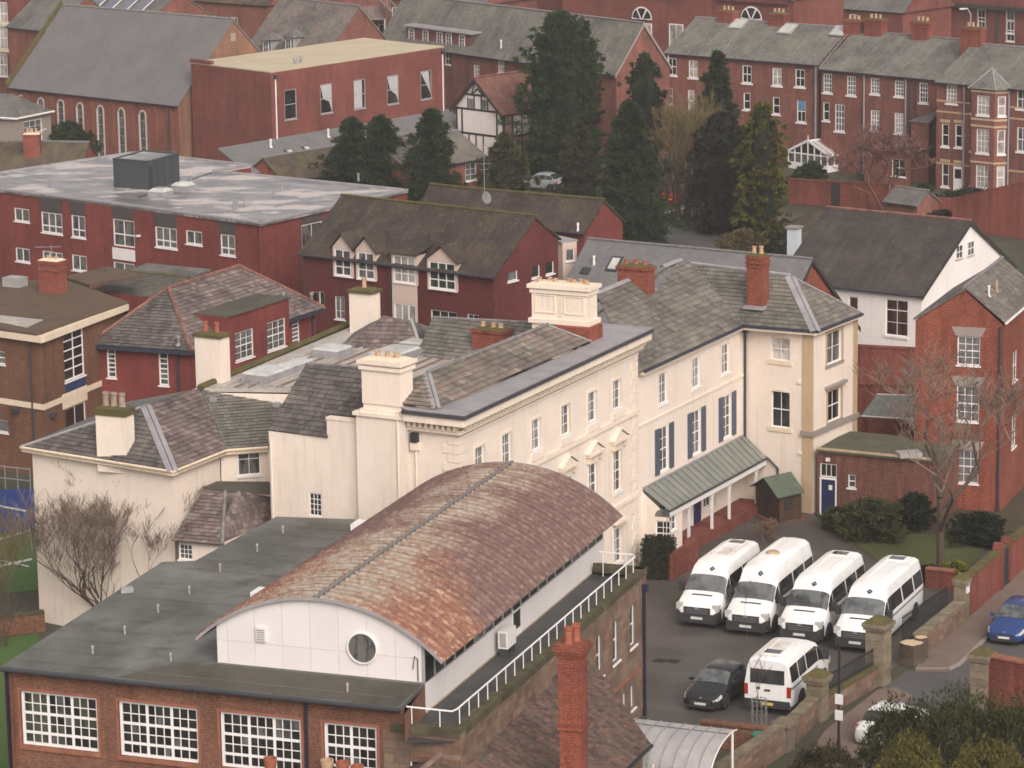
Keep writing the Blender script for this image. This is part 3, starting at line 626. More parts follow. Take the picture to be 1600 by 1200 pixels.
def hipstrip(par, a, b, n1, n2, w=.22, mat='lead', name='lead_hip'):
    """a lead flashing dressed down both sides of a hip"""
    a, b = V(a), V(b); d = (b - a).normalized(); mb = MB()
    for n in (n1, n2):
        s = n.cross(d).normalized(); s = s if s.z < 0 else -s
        mb.prism([a + n * .045, b + n * .045, b + s * w + n * .045, a + s * w + n * .045], n * .015)
    return mb.build(name, mat, par)
def chimney(par, c, sx, sy, z0, z1, mat, rz=0.0, cap=None, capmat=None, pots=(), potmat='pot_buff', pot_h=.45, pot_r=.13, bands=(), moss=False, name='chimney'):
    """c = (x, y); bands: (z from top, height, projection)"""
    mb = MB(); mb.abox((c[0], c[1], z0), sx, sy, z1 - z0 - .012, rz); o = mb.build(name, mat, par)
    X = V((math.cos(rz), math.sin(rz), 0)); Y = V((-X.y, X.x, 0))
    for zt, h, pj in bands: MB().abox((c[0], c[1], z1 - zt), sx + 2 * pj, sy + 2 * pj, h, rz).build('band', capmat or mat, o)
    MB().frustum((c[0], c[1], z1 + .002), sx + .06, sy + .06, sx * .7, sy * .6, .1, rz).build('flaunching', 'moss' if moss else 'cream_trim', o)
    for i, (px, py, hh) in enumerate(pots):
        q = v2(c) + X * px + Y * py + Z * (z1 + .03); r = pot_r; hh *= .75
        MB().lathe(q, [(r * 1.15, 0), (r * 1.1, .06), (r * .9, .1), (r * .8, hh * .8), (r * 1.0, hh * .86), (r * 1.0, hh), (r * .72, hh), (r * .7, hh * .6)], 10).build('chimney_pot', potmat if isinstance(potmat, str) else potmat[i % len(potmat)], o)
    return o
def blocks(par, fr, z0, z1, mat, bw=.45, bh=.26, holes=(), u0=0.0, u1=None, proud=.03, gap=.012, name='stone_courses', joined=True):
    u1 = fr.L if u1 is None else u1; mb = MB(); z = z0
    while z < z1 - .05:
        h = min(bh * rnd.uniform(.75, 1.25), z1 - z); u = u0 - rnd.random() * bw
        while u < u1:
            w = bw * rnd.uniform(.55, 1.45); a, b = max(u, u0) + gap / 2, min(u + w, u1) - gap / 2
            if b - a > .05:
                segs = [(a, b)]
                for q in holes:
                    if q[2] < z + h and q[3] > z:
                        ns = []
                        for s0, s1 in segs:
                            if q[1] <= s0 or q[0] >= s1: ns.append((s0, s1))
                            else:
                                if q[0] - s0 > .06: ns.append((s0, q[0]))
                                if s1 - q[1] > .06: ns.append((q[1], s1))
                        segs = ns
                for s0, s1 in segs: fr.box(mb, (s0, s1), (-proud * rnd.uniform(.4, 1), .02), (z + gap / 2, z + h - gap / 2))
            u += w
        z += h
    o = mb.build(name, mat, par, fix=False); o['kind'] = 'stuff'; return o
def pipe(par, pts, r=.05, mat='pipe_dark', name='downpipe'): return MB().tube(pts, r, 8).build(name, mat, par)
def slope_plane(A, B, pitch):
    """plane through eave A->B (3D, outward side on the right) rising inward; returns point, normal"""
    t = hdir(A, B); n = outn(t); up = (-n * math.cos(pitch) + Z * math.sin(pitch)); N_ = t.cross(up); return V(A), (N_ if N_.z > 0 else -N_)
# ================================================================== THE SETTING
def sheet(name, pts, mat, z, kind='structure', loc=None):
    o = MB().poly([at(p, z) for p in pts]).build(name, mat, None, loc or (0, 0, 0)); tag(o, kind=kind); return o
sheet('ground', [(-900, 20), (900, 20), (1400, 2600), (-1400, 2600)], 'ground', -.02)
# ================================================================== HALL WITH THE BARREL ROOF (foreground)
def build_hall():
    zp = 6.35; Q1 = W(719, 1141, zp); Q2 = W(1009, 886, zp); zf = 7.1
    e0, e1 = W(2, 1041, zf), W(626, 1105, zf); tf = hdir(e0, e1); ta = hdir(Q1, Q2)
    hall = thing('school_hall', 'brown brick hall with a rusty barrel-vaulted roof and white railing in the foreground', 'building', at(Q1, 0))
    A = v2(Q1) - tf * 18.55; front = Fr(A, Q1); right = Fr(Q1, Q2)
    # front wall and big windows
    wf = lambda x0, y0, x1, y1: front.px(x0, y0, x1, y1)
    ws = [wf(31, 1078, 155, 1176.5)]
    v0, v1 = ws[0][2], 6.12
    for x0, y0, x1, y1 in ((184.5, 1095.5, 308.5, 1107.5), (343, 1112.7, 470, 1123.5), (505, 1128.7, 588.5, 1136)):
        a = front.uv(x0, y0)[0]; b = front.uv(x1, y1)[0]; ws.append((a, b, v0, v1))
    ws[0] = (ws[0][0], ws[0][1], v0, v1)
    small = (front.uv(639.5, 1189)[0], front.L - .25, 3.4, 5.0)
    specs = []
    for i, r in enumerate(ws):
        gl = (lambda i0: (lambda a, b: 'glass_garden' if (i0 == 0 and (a < 3 or rnd.random() < .3)) else ('glass_mid' if rnd.random() < .07 else 'glass')))(i)
        nc = 9 if i < 3 else 6
        specs.append((r, dict(pre=dict(cols=nc, rows=5, rail=[2, 4], cth=[3, 6]), fw=.115, bw=.036, glass=gl, indiv=True, depth=.16, sill='terracotta', sillh=.16, over=.1)))
    specs.append((small, dict(pre=dict(cols=4, rows=4, rail=[2]), fw=.06, glass='glass', depth=.16)))
    wall(hall, front, 0, zp, 'brick_hall', specs, depth=.16, u1=front.L)
    wall_mesh(front, zp, zf - .12, u1=front.uv(632, 1125)[0]).build('wall', 'brick_hall', hall)
    for r in ws:   # terracotta surrounds
        mb = MB(); s = .10
        front.box(mb, (r[0] - s, r[0]), (-.03, .05), (r[2] - .1, r[3] + s)); front.box(mb, (r[1], r[1] + s), (-.03, .05), (r[2] - .1, r[3] + s)); front.box(mb, (r[0], r[1]), (-.03, .05), (r[3], r[3] + s))
        mb.build('window_surround', 'terracotta', hall)
    blocks(hall, front, 0.2, zp - .3, 'stone_rubble', .5, .27, [small], u0=ws[3][1] + .25, u1=front.L)
    # right wall of rubble stone
    rw = [right.px(984, 952, 994, 1004), right.px(957, 972, 967, 1032), right.px(931, 1000, 939, 1060)]
    rw = [(r[0], r[0] + .95, 3.4, 5.2) for r in rw] + [(u, u + .8, 3.4, 5.2) for u in (13.2, 10.4, 7.6)]
    lo = [(u, u + .7, .7, 1.75) for u in (20.7, 19.6, 18.5, 16.5, 14.4)]
    wall(hall, right, 0, zp, 'mortar', [(r, dict(pre='sash22', depth=.2, glass='glass')) for r in rw] + [(r, dict(pre='case2', depth=.2, glass='glass_mid')) for r in lo], depth=.2)
    blocks(hall, right, 0.05, zp - .12, 'stone_rubble', .48, .27, rw + lo)
    right.box(MB(), (0, right.L), (-.05, .1), (2.15, 2.3)).build('string_course', 'terracotta', hall)
    # back and left walls
    D = v2(Q2) - tf * 18.55; shell(hall, [A, D, v2(Q2)], 0, zp, 'brick_hall', skip=(2,))
    # felt roof
    rp = [e0, W(253, 878, zf), W(305, 876, zf), W(432, 807, zf), W(600, 813, zf), W(664, 1067, zf), e1]
    MB().prism(rp, V((0, 0, -.16))).build('felt_roof', 'felt', hall)
    for i in range(15):
        q = e0.lerp(W(432, 807, zf), (i + .6) / 15.5); w = 15.6 if i < 1 else (8.3 if i < 13 else 5.5); MB().prism([q + Z * .001, q + tf * w + Z * .001, q + tf * w - outn(tf) * .07 + Z * .001, q - outn(tf) * .07 + Z * .001], V((0, 0, .016))).build('felt_lap', 'felt', hall)
    # eroded mossy apron at the front edge, verge and gutter
    q0, q1 = W(300, 1032, zf), W(661, 1069, zf)
    MB().prism([W(180, 1058.5, zf) + Z * .006, W(262, 1040, zf) + Z * .006, W(341, 1037.5, zf) + Z * .006, W(659, 1070, zf) + Z * .006, W(622, 1104, zf) + Z * .006], V((0, 0, -.003))).build('mossy_apron', 'felt_moss', hall)
    for a, b in ((e0, e1),):
        d = outn(tf); MB().tube([a + d * .06 - Z * .1, b + d * .06 - Z * .1], .085, 8).build('gutter', 'pipe_dark', hall)
    # wall of the raised felt part beside the walkway
    sidep = Fr(W(632, 1112, zf), W(664, 1067, zf)); wall_mesh(sidep, 5.9, zf - .1).build('parapet_wall', 'brick_hall', hall)
    lf = Fr(v2(rp[3]), v2(rp[0]))
    for i in (0, 1, 2): wall_mesh(Fr(rp[i + 1] + tf * .3, rp[i] + tf * .3), 0, zf - .1).build('wall', 'brick_hall', hall)
    # walkway and mossy parapet ledge
    S0 = W(664, 1067, zf); inn = outn(ta) * -1
    wz = 5.92; k0 = v2(S0) - outn(tf) * -1.2
    MB().poly([at(W(632, 1112, zf), wz), at(Q1, wz), at(Q2, wz), at(v2(Q2) - tf * 3.2, wz), at(v2(S0), wz)]).build('walkway', 'walkway', hall)
    def ledge(a, b, inward, w=.48):
        MB().prism([at(a, zp) + inward * -.06, at(b, zp) + inward * -.06, at(b, zp) + inward * w, at(a, zp) + inward * w], V((0, 0, -.3))).build('parapet_ledge', 'ledge_moss', hall)
    ledge(v2(Q1) + ta * .5, Q2, inn, .42); ledge(v2(Q1) - tf * 2.7, Q1, V((-outn(tf).x, -outn(tf).y, 0)), .42)
    ledge(v2(Q2), v2(Q2) - tf * 2.2, V((-ta.x, -ta.y, 0)), .4)
    # handrail
    zr = 6.98; R = [W(635, 1104, zr), W(706, 1111.5, zr), W(714, 1108, zr), W(992, 870, zr), W(990, 867, zr), W(936, 862, zr)]
    rail = strip(hall, R, .035, 'white_paint', 'handrail')
    L = (R[3] - R[2]).length; m = 21
    for i in range(m + 1):
        p = R[2].lerp(R[3], (i + .25) / (m + .5)); MB().tube([at(p, zp - .02), p], .022, 6).build('rail_post', 'white_paint', hall)
    for p in (W(643, 1105, zr), W(687, 1109.5, zr), W(942, 862.5, zr), W(978, 866, zr)): MB().tube([at(p, wz), p], .022, 6).build('rail_post', 'white_paint', hall)
    # pipes
    u = front.uv(12, 1060)[0]; pipe(hall, [front.p(u, 6.9, -.1), front.p(u, 0, -.1)], .06, 'pipe_blue')
    u = front.uv(480, 1130)[0]; pipe(hall, [front.p(u, 6.9, -.1), front.p(u, 0, -.1)], .06, 'pipe_blue')
    u = right.uv(1003, 920)[0]; pipe(hall, [right.p(u, 5.5, -.1), right.p(u, 0, -.1)], .075, 'pipe_blue'); right.box(MB(), (u - .13, u + .13), (-.26, -.02), (5.45, 5.75)).build('hopper', 'pipe_blue', hall)
    # ---------------------------------------------------------------- barrel vault
    Pl, Pr = W(340, 1035, zf), W(664, 1067, zf); B = v2(Pr) - v2(Pl); Lw = B.length; tb = B / Lw; end = Fr(Pl, Pr)
    zs, zc = 8.56, 9.93; sag = zc - zs; half = Lw / 2; rad = (half * half + sag * sag) / (2 * sag); zc0 = zc - rad
    arc = lambda u: zc0 + math.sqrt(max(rad * rad - (u - half) ** 2, 0)) ; LEN = 21.9
    # near end wall of panels, round window cut from a ring of faces
    cu, cz = end.uv(567, 1012); rr = .57
    joints = [0, .45, 1.58, 2.72, 3.86, 5.0, 6.14, 7.28, Lw - .25, Lw]
    zj = 8.0
    def panel(u0, u1, z0, top, hole=False, name='wall_panel'):
        mb = MB(); g = .005; pts = []
        us = [u0 + g + (u1 - u0 - 2 * g) * i / 8 for i in range(9)]
        up = [(u, (arc(u) if top is None else top) - g) for u in us]
        out = [(us[0], z0 + g), (us[-1], z0 + g)] + up[::-1]
        mb.prism([end.p(u, z) for u, z in out], outn(tb) * -.05); return mb.build(name, 'panel_white', hall)
    MB().prism([end.p(u, z, .06) for u, z in [(0.02, zf), (Lw - .02, zf)] + [(Lw - .02 - (Lw - .04) * i / 24, arc(Lw - .02 - (Lw - .04) * i / 24) - .03) for i in range(25)]], outn(tb) * -.03).build('end_wall', 'soft_grey', hall)
    for a, b in zip(joints, joints[1:]):
        panel(a, b, zf, zj); panel(a, b, zj, None)
    ring = [(cu + rr * math.cos(t), cz + rr * math.sin(t)) for t in [i * math.pi / 16 for i in range(32)]]
    wn = MB().prism([end.p(u, z, -.02) for u, z in ring], outn(tb) * .03).build('round_window', 'glass_mid', hall)
    mb = MB(); n = len(mb.v)
    for k, (r_, w_) in enumerate(((rr * .98, -.055), (rr * .98, -.10), (rr * 1.07, -.10), (rr * 1.07, 0))):
        for i in range(32): t = i * math.pi / 16; mb.v.append(end.p(cu + r_ * math.cos(t), cz + r_ * math.sin(t), w_))
    for k in range(3):
        for i in range(32): j = (i + 1) % 32; mb.f.append((k * 32 + i, k * 32 + j, k * 32 + 32 + j, k * 32 + 32 + i))
    mb.build('window_ring', 'white_paint', wn)
    u, z = end.uv(409, 990); vn = end.box(MB(), (u - .2, u + .2), (-.12, 0), (z - .27, z + .27)).build('vent', 'soft_white', hall)
    for k in range(5): end.box(MB(), (u - .16, u + .16), (-.135, -.12), (z - .22 + k * .09, z - .17 + k * .09)).build('louvre', 'grey_frame', vn)
    u, z = end.uv(654, 1060)
    pipe(hall, [end.p(u, z - .1, -.05), end.p(u, z + .75, -.05), end.p(u - .12, z + .85, -.05), end.p(u - .2, z + .35, -.05)], .018, 'pipe_dark', 'cable')
    # sides
    def side(Ax, Bx, face):
        fr = Fr(Ax, Bx); m = 20; st = fr.L / m
        fr.box(MB(), (0, fr.L), (.07, .12), (wz, 8.5)).build('side_wall', 'grey_frame', hall)
        for i in range(m):
            if face and i == 9: continue
            fr.box(MB(), (i * st + .006, (i + 1) * st - .006), (0, .06), (wz + .05, 6.98)).build('wall_panel', 'panel_white', hall)
        fr.box(MB(), (0, fr.L), (-.03, .07), (wz - .02, wz + .045)).build('base_trim', 'wood_pale', hall)
        fr.box(MB(), (0, fr.L), (-.02, .07), (6.985, 7.03)).build('window_sill', 'soft_white', hall)
        for i in range(m):
            fr.box(MB(), (i * st + .03, (i + 1) * st - .03), (.03, .05), (7.05, 8.46)).build('strip_pane', 'van_glass', hall)
            fr.box(MB(), (i * st - .03, i * st + .03), (-.01, .069), (7.032, 8.48)).build('mullion', 'grey_frame', hall)
        if face:
            d = fr.box(MB(), (9 * st + .02, 10 * st - .02), (.03, .06), (wz + .3, 7.15)).build('side_window', 'glass', hall)
            fr.box(MB(), (9 * st, 10 * st), (-.02, .065), (wz + .05, wz + .29)).build('frame', 'white_paint', d); fr.box(MB(), (9 * st, 9 * st + .08), (-.02, .028), (wz + .29, 7.16)).build('frame', 'white_paint', d)
            # air conditioner on a stand
            ac = fr.box(MB(), (7.5, 8.5), (-.62, -.22), (wz + .35, wz + 1.05)).build('air_conditioner', 'soft_white', hall)
            fr.box(MB(), (7.48, 7.497), (-.55, -.3), (wz + .42, wz + .98)).build('grille', 'grey_frame', ac)
            for q in (7.55, 8.4): fr.box(MB(), (q, q + .06), (-.6, -.25), (wz, wz + .345)).build('bracket', 'pipe_dark', ac)
        return fr
    R0 = v2(Pr); side(R0, R0 + ta * LEN, True); L0 = v2(Pl); side(L0 + ta * LEN, L0, False)
    # far end wall
    far = Fr(R0 + ta * LEN, L0 + ta * LEN)
    MB().prism([far.p(u, z, .05) for u, z in [(0, wz), (Lw, wz)] + [(Lw - Lw * i / 20, arc(Lw - Lw * i / 20) - .03) for i in range(21)]], outn(tb) * .03).build('end_wall', 'panel_white', hall)
    # corrugated sheets: ribs run over the arch
    ov = .74; oy = .16; total = LEN + 2 * oy; ns = 22; sw = total / ns; per = 2; ang0 = math.asin((half + ov) / rad)
    org = v2(Pl) + tb * half - ta * oy
    def sheet_part(i, s):
        a0, a1 = (0.018, ang0) if s > 0 else (-ang0, -0.018); nu = 14; cols = per * 8 + 1
        mb = MB(); wear = []; age = []
        for c in range(cols):
            y = (i + c / (cols - 1)) * sw - (.0 if c else .02); ph = (c % 8) / 8; rib = .085 * max(0, math.sin(ph * 2 * math.pi)) ** .7 if ph < .5 else -.012
            for q in range(nu + 1):
                a = a0 + (a1 - a0) * q / nu; r = rad + .095 + rib + (.012 if c == 0 else 0)
                mb.v.append(org + ta * y + tb * (r * math.sin(a)) + Z * (zc0 + r * math.cos(a)))
                fa = abs(a) / ang0; wear.append((.05 + .95 * fa) if s > 0 else (.10 + .75 * fa)); yy = y / total
                age.append(min(1, max(0, (yy * 1.3 - .05 + (.35 * (fa - .4) if yy > .2 else 0)))) if s > 0 else yy * .8 + .25 * fa)
        for c in range(cols - 1):
            for q in range(nu): k = c * (nu + 1) + q; mb.f.append((k, k + 1, k + nu + 2, k + nu + 1))
        o = mb.build('roof_sheet', 'corrugated', hall, fix=False)
        for nm, vals in (('wear', wear), ('age', age)):
            at_ = o.data.attributes.new(nm, 'FLOAT', 'POINT'); at_.data.foreach_set('value', vals)
    for i in range(ns):
        sheet_part(i, 1); sheet_part(i, -1)
    # under-deck so that the roof has thickness, ridge cap, grey barge at both ends
    mb = MB(); nu = 28
    for y in (0.02, total - .02):
        for r in (rad, rad + .07):
            for q in range(nu + 1): a = -ang0 + 2 * ang0 * q / nu; mb.v.append(org + ta * y + tb * (r * math.sin(a)) + Z * (zc0 + r * math.cos(a)))
    k = nu + 1
    for q in range(nu):
        mb.f += [(q, q + 1, 2 * k + q + 1, 2 * k + q), (k + q, k + q + 1, 3 * k + q + 1, 3 * k + q), (q, q + 1, k + q + 1, k + q), (2 * k + q, 2 * k + q + 1, 3 * k + q + 1, 3 * k + q)]
    mb.build('roof_deck', 'grey_frame', hall)
    for y in (-.05, total + .01):
        mb = MB()
        for yy in (y, y + .04):
            for r in (rad + .0, rad + .115):
                for q in range(nu + 1): a = -ang0 + 2 * ang0 * q / nu; mb.v.append(org + ta * yy + tb * (r * math.sin(a)) + Z * (zc0 + r * math.cos(a)))
        for q in range(nu): mb.f += [(q, q + 1, k + q + 1, k + q), (2 * k + q, 2 * k + q + 1, 3 * k + q + 1, 3 * k + q), (k + q, k + q + 1, 3 * k + q + 1, 3 * k + q), (q, q + 1, 2 * k + q + 1, 2 * k + q)]
        mb.build('barge_strip', 'lead', hall)
    MB().box(org + Z * (zc0 + rad + .1), ta, tb, Z, (-.03, total + .03), (-.075, .075), (0, .08)).build('ridge_cap', 'pipe_dark2', hall)
    # white boxes left of the vault and small vents on the felt
    for x, y, w in ((408, 936, 1.0), (563, 829, .9)):
        q = W(x, y, zf); MB().abox(q, .9, .55, .38, math.atan2(ta.y, ta.x)).build('roof_box', 'white_paint', hall)
    for x, y in ((145, 1022), (195, 991), (247, 957), (296, 928), (344, 893), (442, 833), (267, 1034), (543, 1081), (402, 862)):
        q = W(x, y, zf); mb = MB().lathe(q, [(.04, 0), (.035, .22), (.06, .24), (.06, .32), (.02, .36)], 8); mb.build('roof_vent', 'soft_grey', hall)
    q = W(198, 925, zf); MB().abox(q, .5, .3, .2, .3).build('roof_vent', 'grey_frame', hall)
    return hall
build_hall()
# ================================================================== CREAM MAIN HOUSE
zl = 12.1
Lc, Lr, Ll = W(725, 650, zl), W(1022, 512, zl), W(634.5, 640, zl)
T1 = hdir(Lc, Lr); T2 = hdir(Ll, Lc); N1 = outn(T1); N2 = outn(T2)
Cw = v2(Lc) - N1 * .7 - N2 * .7
RZ1 = math.atan2(T1.y, T1.x); RZ2 = math.atan2(T2.y, T2.x)
def build_main():
    h = thing('cream_house', 'cream stucco three-storey house with dentil cornice and grey lead parapet behind the hall', 'building', at(Cw, 0))
    fac = Fr(Cw, Cw + T1 * 19.6); end = Fr(Cw - T2 * 9.85, Cw)
    ws = []
    for x, y in ((964, 615), (925.5, 635), (884, 656), (838, 680), (792, 702), (750, 722)):
        u = fac.uv(x, y)[0]; ws.append(((u - .5, u + .5, 8.62, 10.08), dict(pre=dict(cols=2, rows=3, rail=[]), glass='glass_sky' if x < 860 else 'glass_mid', depth=.16, sillh=.1)))
        ws.append(((u - .5, u + .5, 4.55, 6.6), dict(pre=dict(cols=2, rows=4, rail=[2]), glass='glass', depth=.16, sillh=.12)))
        ws.append(((u - .5, u + .5, 1.0, 2.75), dict(pre=dict(cols=2, rows=3, rail=[]), glass='glass_mid', depth=.16, sillh=.12)))
    wall(h, fac, 0, 11.1, 'stucco', ws, depth=.16)
    for r, _ in ws:
        mb = MB(); s = .13
        fac.box(mb, (r[0] - s, r[0]), (-.035, .03), (r[2], r[3] + s)); fac.box(mb, (r[1], r[1] + s), (-.035, .03), (r[2], r[3] + s)); fac.box(mb, (r[0], r[1]), (-.035, .03), (r[3], r[3] + s))
        mb.build('architrave', 'stucco_smooth', h)
        if 4 < r[2] < 5:   # pediment on brackets
            c = (r[0] + r[1]) / 2; zz = r[3] + .45
            pd = fac.box(MB(), (c - .85, c + .85), (-.26, 0), (zz, zz + .12)).build('pediment', 'stucco_smooth', h)
            MB().prism([fac.p(c - .8, zz + .125, -.22), fac.p(c + .8, zz + .125, -.22), fac.p(c, zz + .55, -.22)], -N1 * .22).build('gablet', 'stucco_smooth', pd)
            for sgn in (-1, 1): fac.box(MB(), (c + sgn * .68 - .09, c + sgn * .68 + .09), (-.2, 0), (zz - .32, zz - .002)).build('bracket', 'cream_trim', pd)
            for sgn in (-1, 1):
                a, b = fac.p(c + sgn * .92, zz + .13, -.28), fac.p(c, zz + .62, -.28); MB().prism([a, b, b + Z * .09, a + Z * .09], -N1 * .27).build('raking_cornice', 'stucco_smooth', pd)
        if r[2] < 2:
            fac.box(MB(), (r[0] - .25, r[1] + .25), (-.3, 0), (r[3] + .3, r[3] + .42)).build('hood', 'stucco_smooth', h)
        if r[2] > 8: fac.box(MB(), (r[0] - .18, r[1] + .18), (-.1, 0), (r[2] - .42, r[2] - .11)).build('window_apron', 'stucco_smooth', h)
    fac.box(MB(), (0, 19.6), (-.12, 0), (7.95, 8.17)).build('string_course', 'stucco_smooth', h)
    fac.box(MB(), (0, 19.6), (-.1, 0), (3.75, 3.95)).build('string_course', 'stucco_smooth', h)
    fac.box(MB(), (0, 19.6), (-.08, 0), (10.85, 10.97)).build('string_course', 'stucco_smooth', h)
    # end wall
    zt = 10.25
    wall(h, end, 0, zt, 'stucco', [(end.px(482, 769, 503, 808), dict(pre=dict(cols=3, rows=4, rail=[]), glass='glass', sill=None, depth=.1))], depth=.1)
    wall_mesh(end, zt, 11.1, u0=9.85 - 6.75).build('wall', 'stucco', h)
    end.box(MB(), (9.85 - 6.77, 9.85 - 4.8), (-.05, .35), (11.1, 11.2)).build('coping', 'stucco_smooth', h)
    # chimney breast with stack
    b0, b1 = 9.85 - 4.95, 9.85 - 2.45
    end.box(MB(), (b0, b1), (-.4, 0), (0, 11.55)).build('chimney_breast', 'stucco', h)
    for k, (e, z0, z1) in enumerate(((.12, 11.56, 11.72), (.0, 11.72, 11.86), (-.12, 11.86, 12.1))):
        end.box(MB(), (b0 - e + (.0 if k < 1 else .2), b1 + e - (.0 if k < 1 else .12)), (-.4 - e, .9), (z0, z1)).build('chimney_base', 'stucco_smooth', h)
    cc = end.p((b0 + b1) / 2 + .02, 0, .22)
    chimney(h, cc, 1.95, 1.1, 12.1, 14.05, 'stucco_smooth', RZ2, pots=((-.45, 0, .42), (.05, 0, .42), (.5, 0, .42)), bands=((.42, .16, .1), (.16, .16, .16)), potmat='pot_buff', moss=False)
    MB().frustum(at(cc, 14.06), 2.1, 1.25, 1.5, .7, .12, RZ2).build('flaunching', 'cream_trim', h)
    # far-end twin stack
    q0, q1 = W(829, 503, 12.75), W(921, 510, 12.75); rz = math.atan2((q1 - q0).y, (q1 - q0).x); tt = hdir(q0, q1); nn = outn(tt); sxw = (q1 - q0).length
    c2 = v2(q0.lerp(q1, .5)) - nn * .55; zt2 = zat(q0, 443)
    ch = chimney(h, c2, sxw - .15, 1.1, 12.1, zt2, 'stucco_smooth', rz, bands=((zt2 - 12.75, .22, .14), (.42, .2, .08), (.18, .18, .18)), pots=[(x, (.1 if i % 2 else -.1), .3) for i, x in enumerate((-1.25, -.8, -.4, .25, .55, .85, 1.2))], potmat='pot_buff')
    f2 = Fr(v2(q0), v2(q1))
    for u0, u1 in ((.25, sxw / 2 - .22), (sxw / 2 + .22, sxw - .25)):
        for a in ((u0, u1, 13.25, 13.31), (u0, u1, 14.1, 14.16), (u0, u0 + .06, 13.31, 14.1), (u1 - .06, u1, 13.31, 14.1)): f2.box(MB(), a[:2], (-.04, .02), a[2:]).build('moulding', 'stucco_smooth', ch)
    f2.box(MB(), (sxw / 2 - .11, sxw / 2 + .11), (-.012, .03), (13.05, 14.4)).build('recess', 'cream_trim', ch)
    MB().abox(at(c2 + tt * .9 + nn * .4, 11.9), 1.9, 1.5, .85, rz).build('brick_plinth', 'brick_orange', h)
    # cornice: bed moulding, dentils, corona, dark edge
    for fr, L in ((fac, 19.6), (end, 0)):
        u0 = 0 if fr is fac else b1 + .02; u1 = fr.L
        ex = .0
        fr.box(MB(), (u0 - (.25 if fr is fac else 0), u1 + .25), (-.25, .05), (11.1, 11.3)).build('bed_moulding', 'stucco_smooth', h)
        fr.box(MB(), (u0 - (.6 if fr is fac else 0), u1 + (.4 if fr is fac else .6)), (-.6 - (.002 if fr is fac else 0), .0), (11.56, 11.9)).build('cornice', 'stucco_smooth', h)
        mb = MB(); u = u0 + .1
        while u < u1 + .2: fr.box(mb, (u, u + .14), (-.42, -.0), (11.3, 11.555)); u += .29
        o = mb.build('dentil_row', 'cream_trim', h); o['kind'] = 'stuff'
        fr.box(MB(), (u0 - (.7 if fr is fac else 0), u1 + (.45 if fr is fac else .7)), (-.7 - (.002 if fr is fac else 0), .0), (11.905, 12.08)).build('parapet_edge', 'lead_dark', h)
    # quoins
    for fr, ends in ((fac, (0, 19.6)), (end, (9.85,))):
        for e in ends:
            z = .2; k = 0
            while z < 10.7:
                w = .78 if k % 2 else .52; u = (e, e + w) if e == 0 else (e - w, e)
                if fr is end: u = (u[0], e + .045)
                fr.box(MB(), u, (-.045, .02), (z, z + .34)).build('quoin', 'stucco_smooth', h); z += .40; k += 1
    # lead ledge and slate roof
    zb = 12.2
    s0, s1 = W(682, 637, zb), W(923, 533, zb)
    pl = slope_plane(s0, s1, math.radians(31)); r0, r1 = WPL(667, 583, *pl), WPL(856, 508, *pl)
    back = v2(Lr) - T2 * 3.6
    MB().prism([at(Ll, zl), at(Lc, zl), at(Lr, zl), at(back, zl), at(v2(back) - T1 * .8, zl), at(s1, zl), at(s0, zl), at(v2(s0) - T2 * 1.9, zl)], V((0, 0, -.06))).build('lead_gutter', 'lead', h)
    slates(h, [s0, s1, r1, r0], 'slate_main', .36, .29, single=300, jit=.03)
    pb0 = at(v2(r0) - T2 * (r0 - s0).length * .8, zb); pb1 = at(v2(r1) - T2 * (r1 - s1).length * .8, zb)
    roof_face(h, [r0 - Z * .02, r1 - Z * .02, pb1, pb0], 'slate_far')
    he = at(v2(s0) - T2 * 2.2, zb); hip = [s0, r0, pb0 + Z * 0, he]
    slates(h, [s0, he, r0], 'slate_main', .36, .29); roof_face(h, [s1, r1, pb1], 'slate_far'); roof_face(h, [he, pb0, r0], 'slate_far')
    hipstrip(h, s0, r0, pl[1], (T1 * -1 + Z).normalized(), .2); hipstrip(h, s1, r1, pl[1], (T1 + Z).normalized(), .15)
    ridge(h, r0, r1, 'ridge_grey', .09)
    # pipes, fan vent
    u = end.uv(637, 700)[0]
    pipe(h, [end.p(u, 12.0, -.5), end.p(u, 11.4, -.12), end.p(u, 4, -.1)], .055, 'stucco_smooth'); pipe(h, [end.p(u - .22, 11.9, -.45), end.p(u - .22, 4, -.45)], .05, 'stucco_smooth')
    u, z = end.uv(650, 683); vo = end.box(MB(), (u - .16, u + .16), (-.25, 0), (z - .2, z + .22)).build('boiler_flue', 'black_mark', h); end.box(MB(), (u - .2, u + .2), (-.2, 0), (z - .55, z - .21)).build('hopper', 'stucco_smooth', vo)
    pipe(h, [end.p(u + .05, z - .5, -.1), end.p(u + .05, 4, -.1)], .05, 'stucco_smooth')
    # remaining walls
    bk = Cw - T2 * 9.85; shell(h, [Cw + T1 * 19.6, Cw + T1 * 19.6 - T2 * 9.85, bk + T1 * 3, bk], 0, 10.2, 'stucco', skip=(3,))
    return fac, end
FAC, END = build_main()
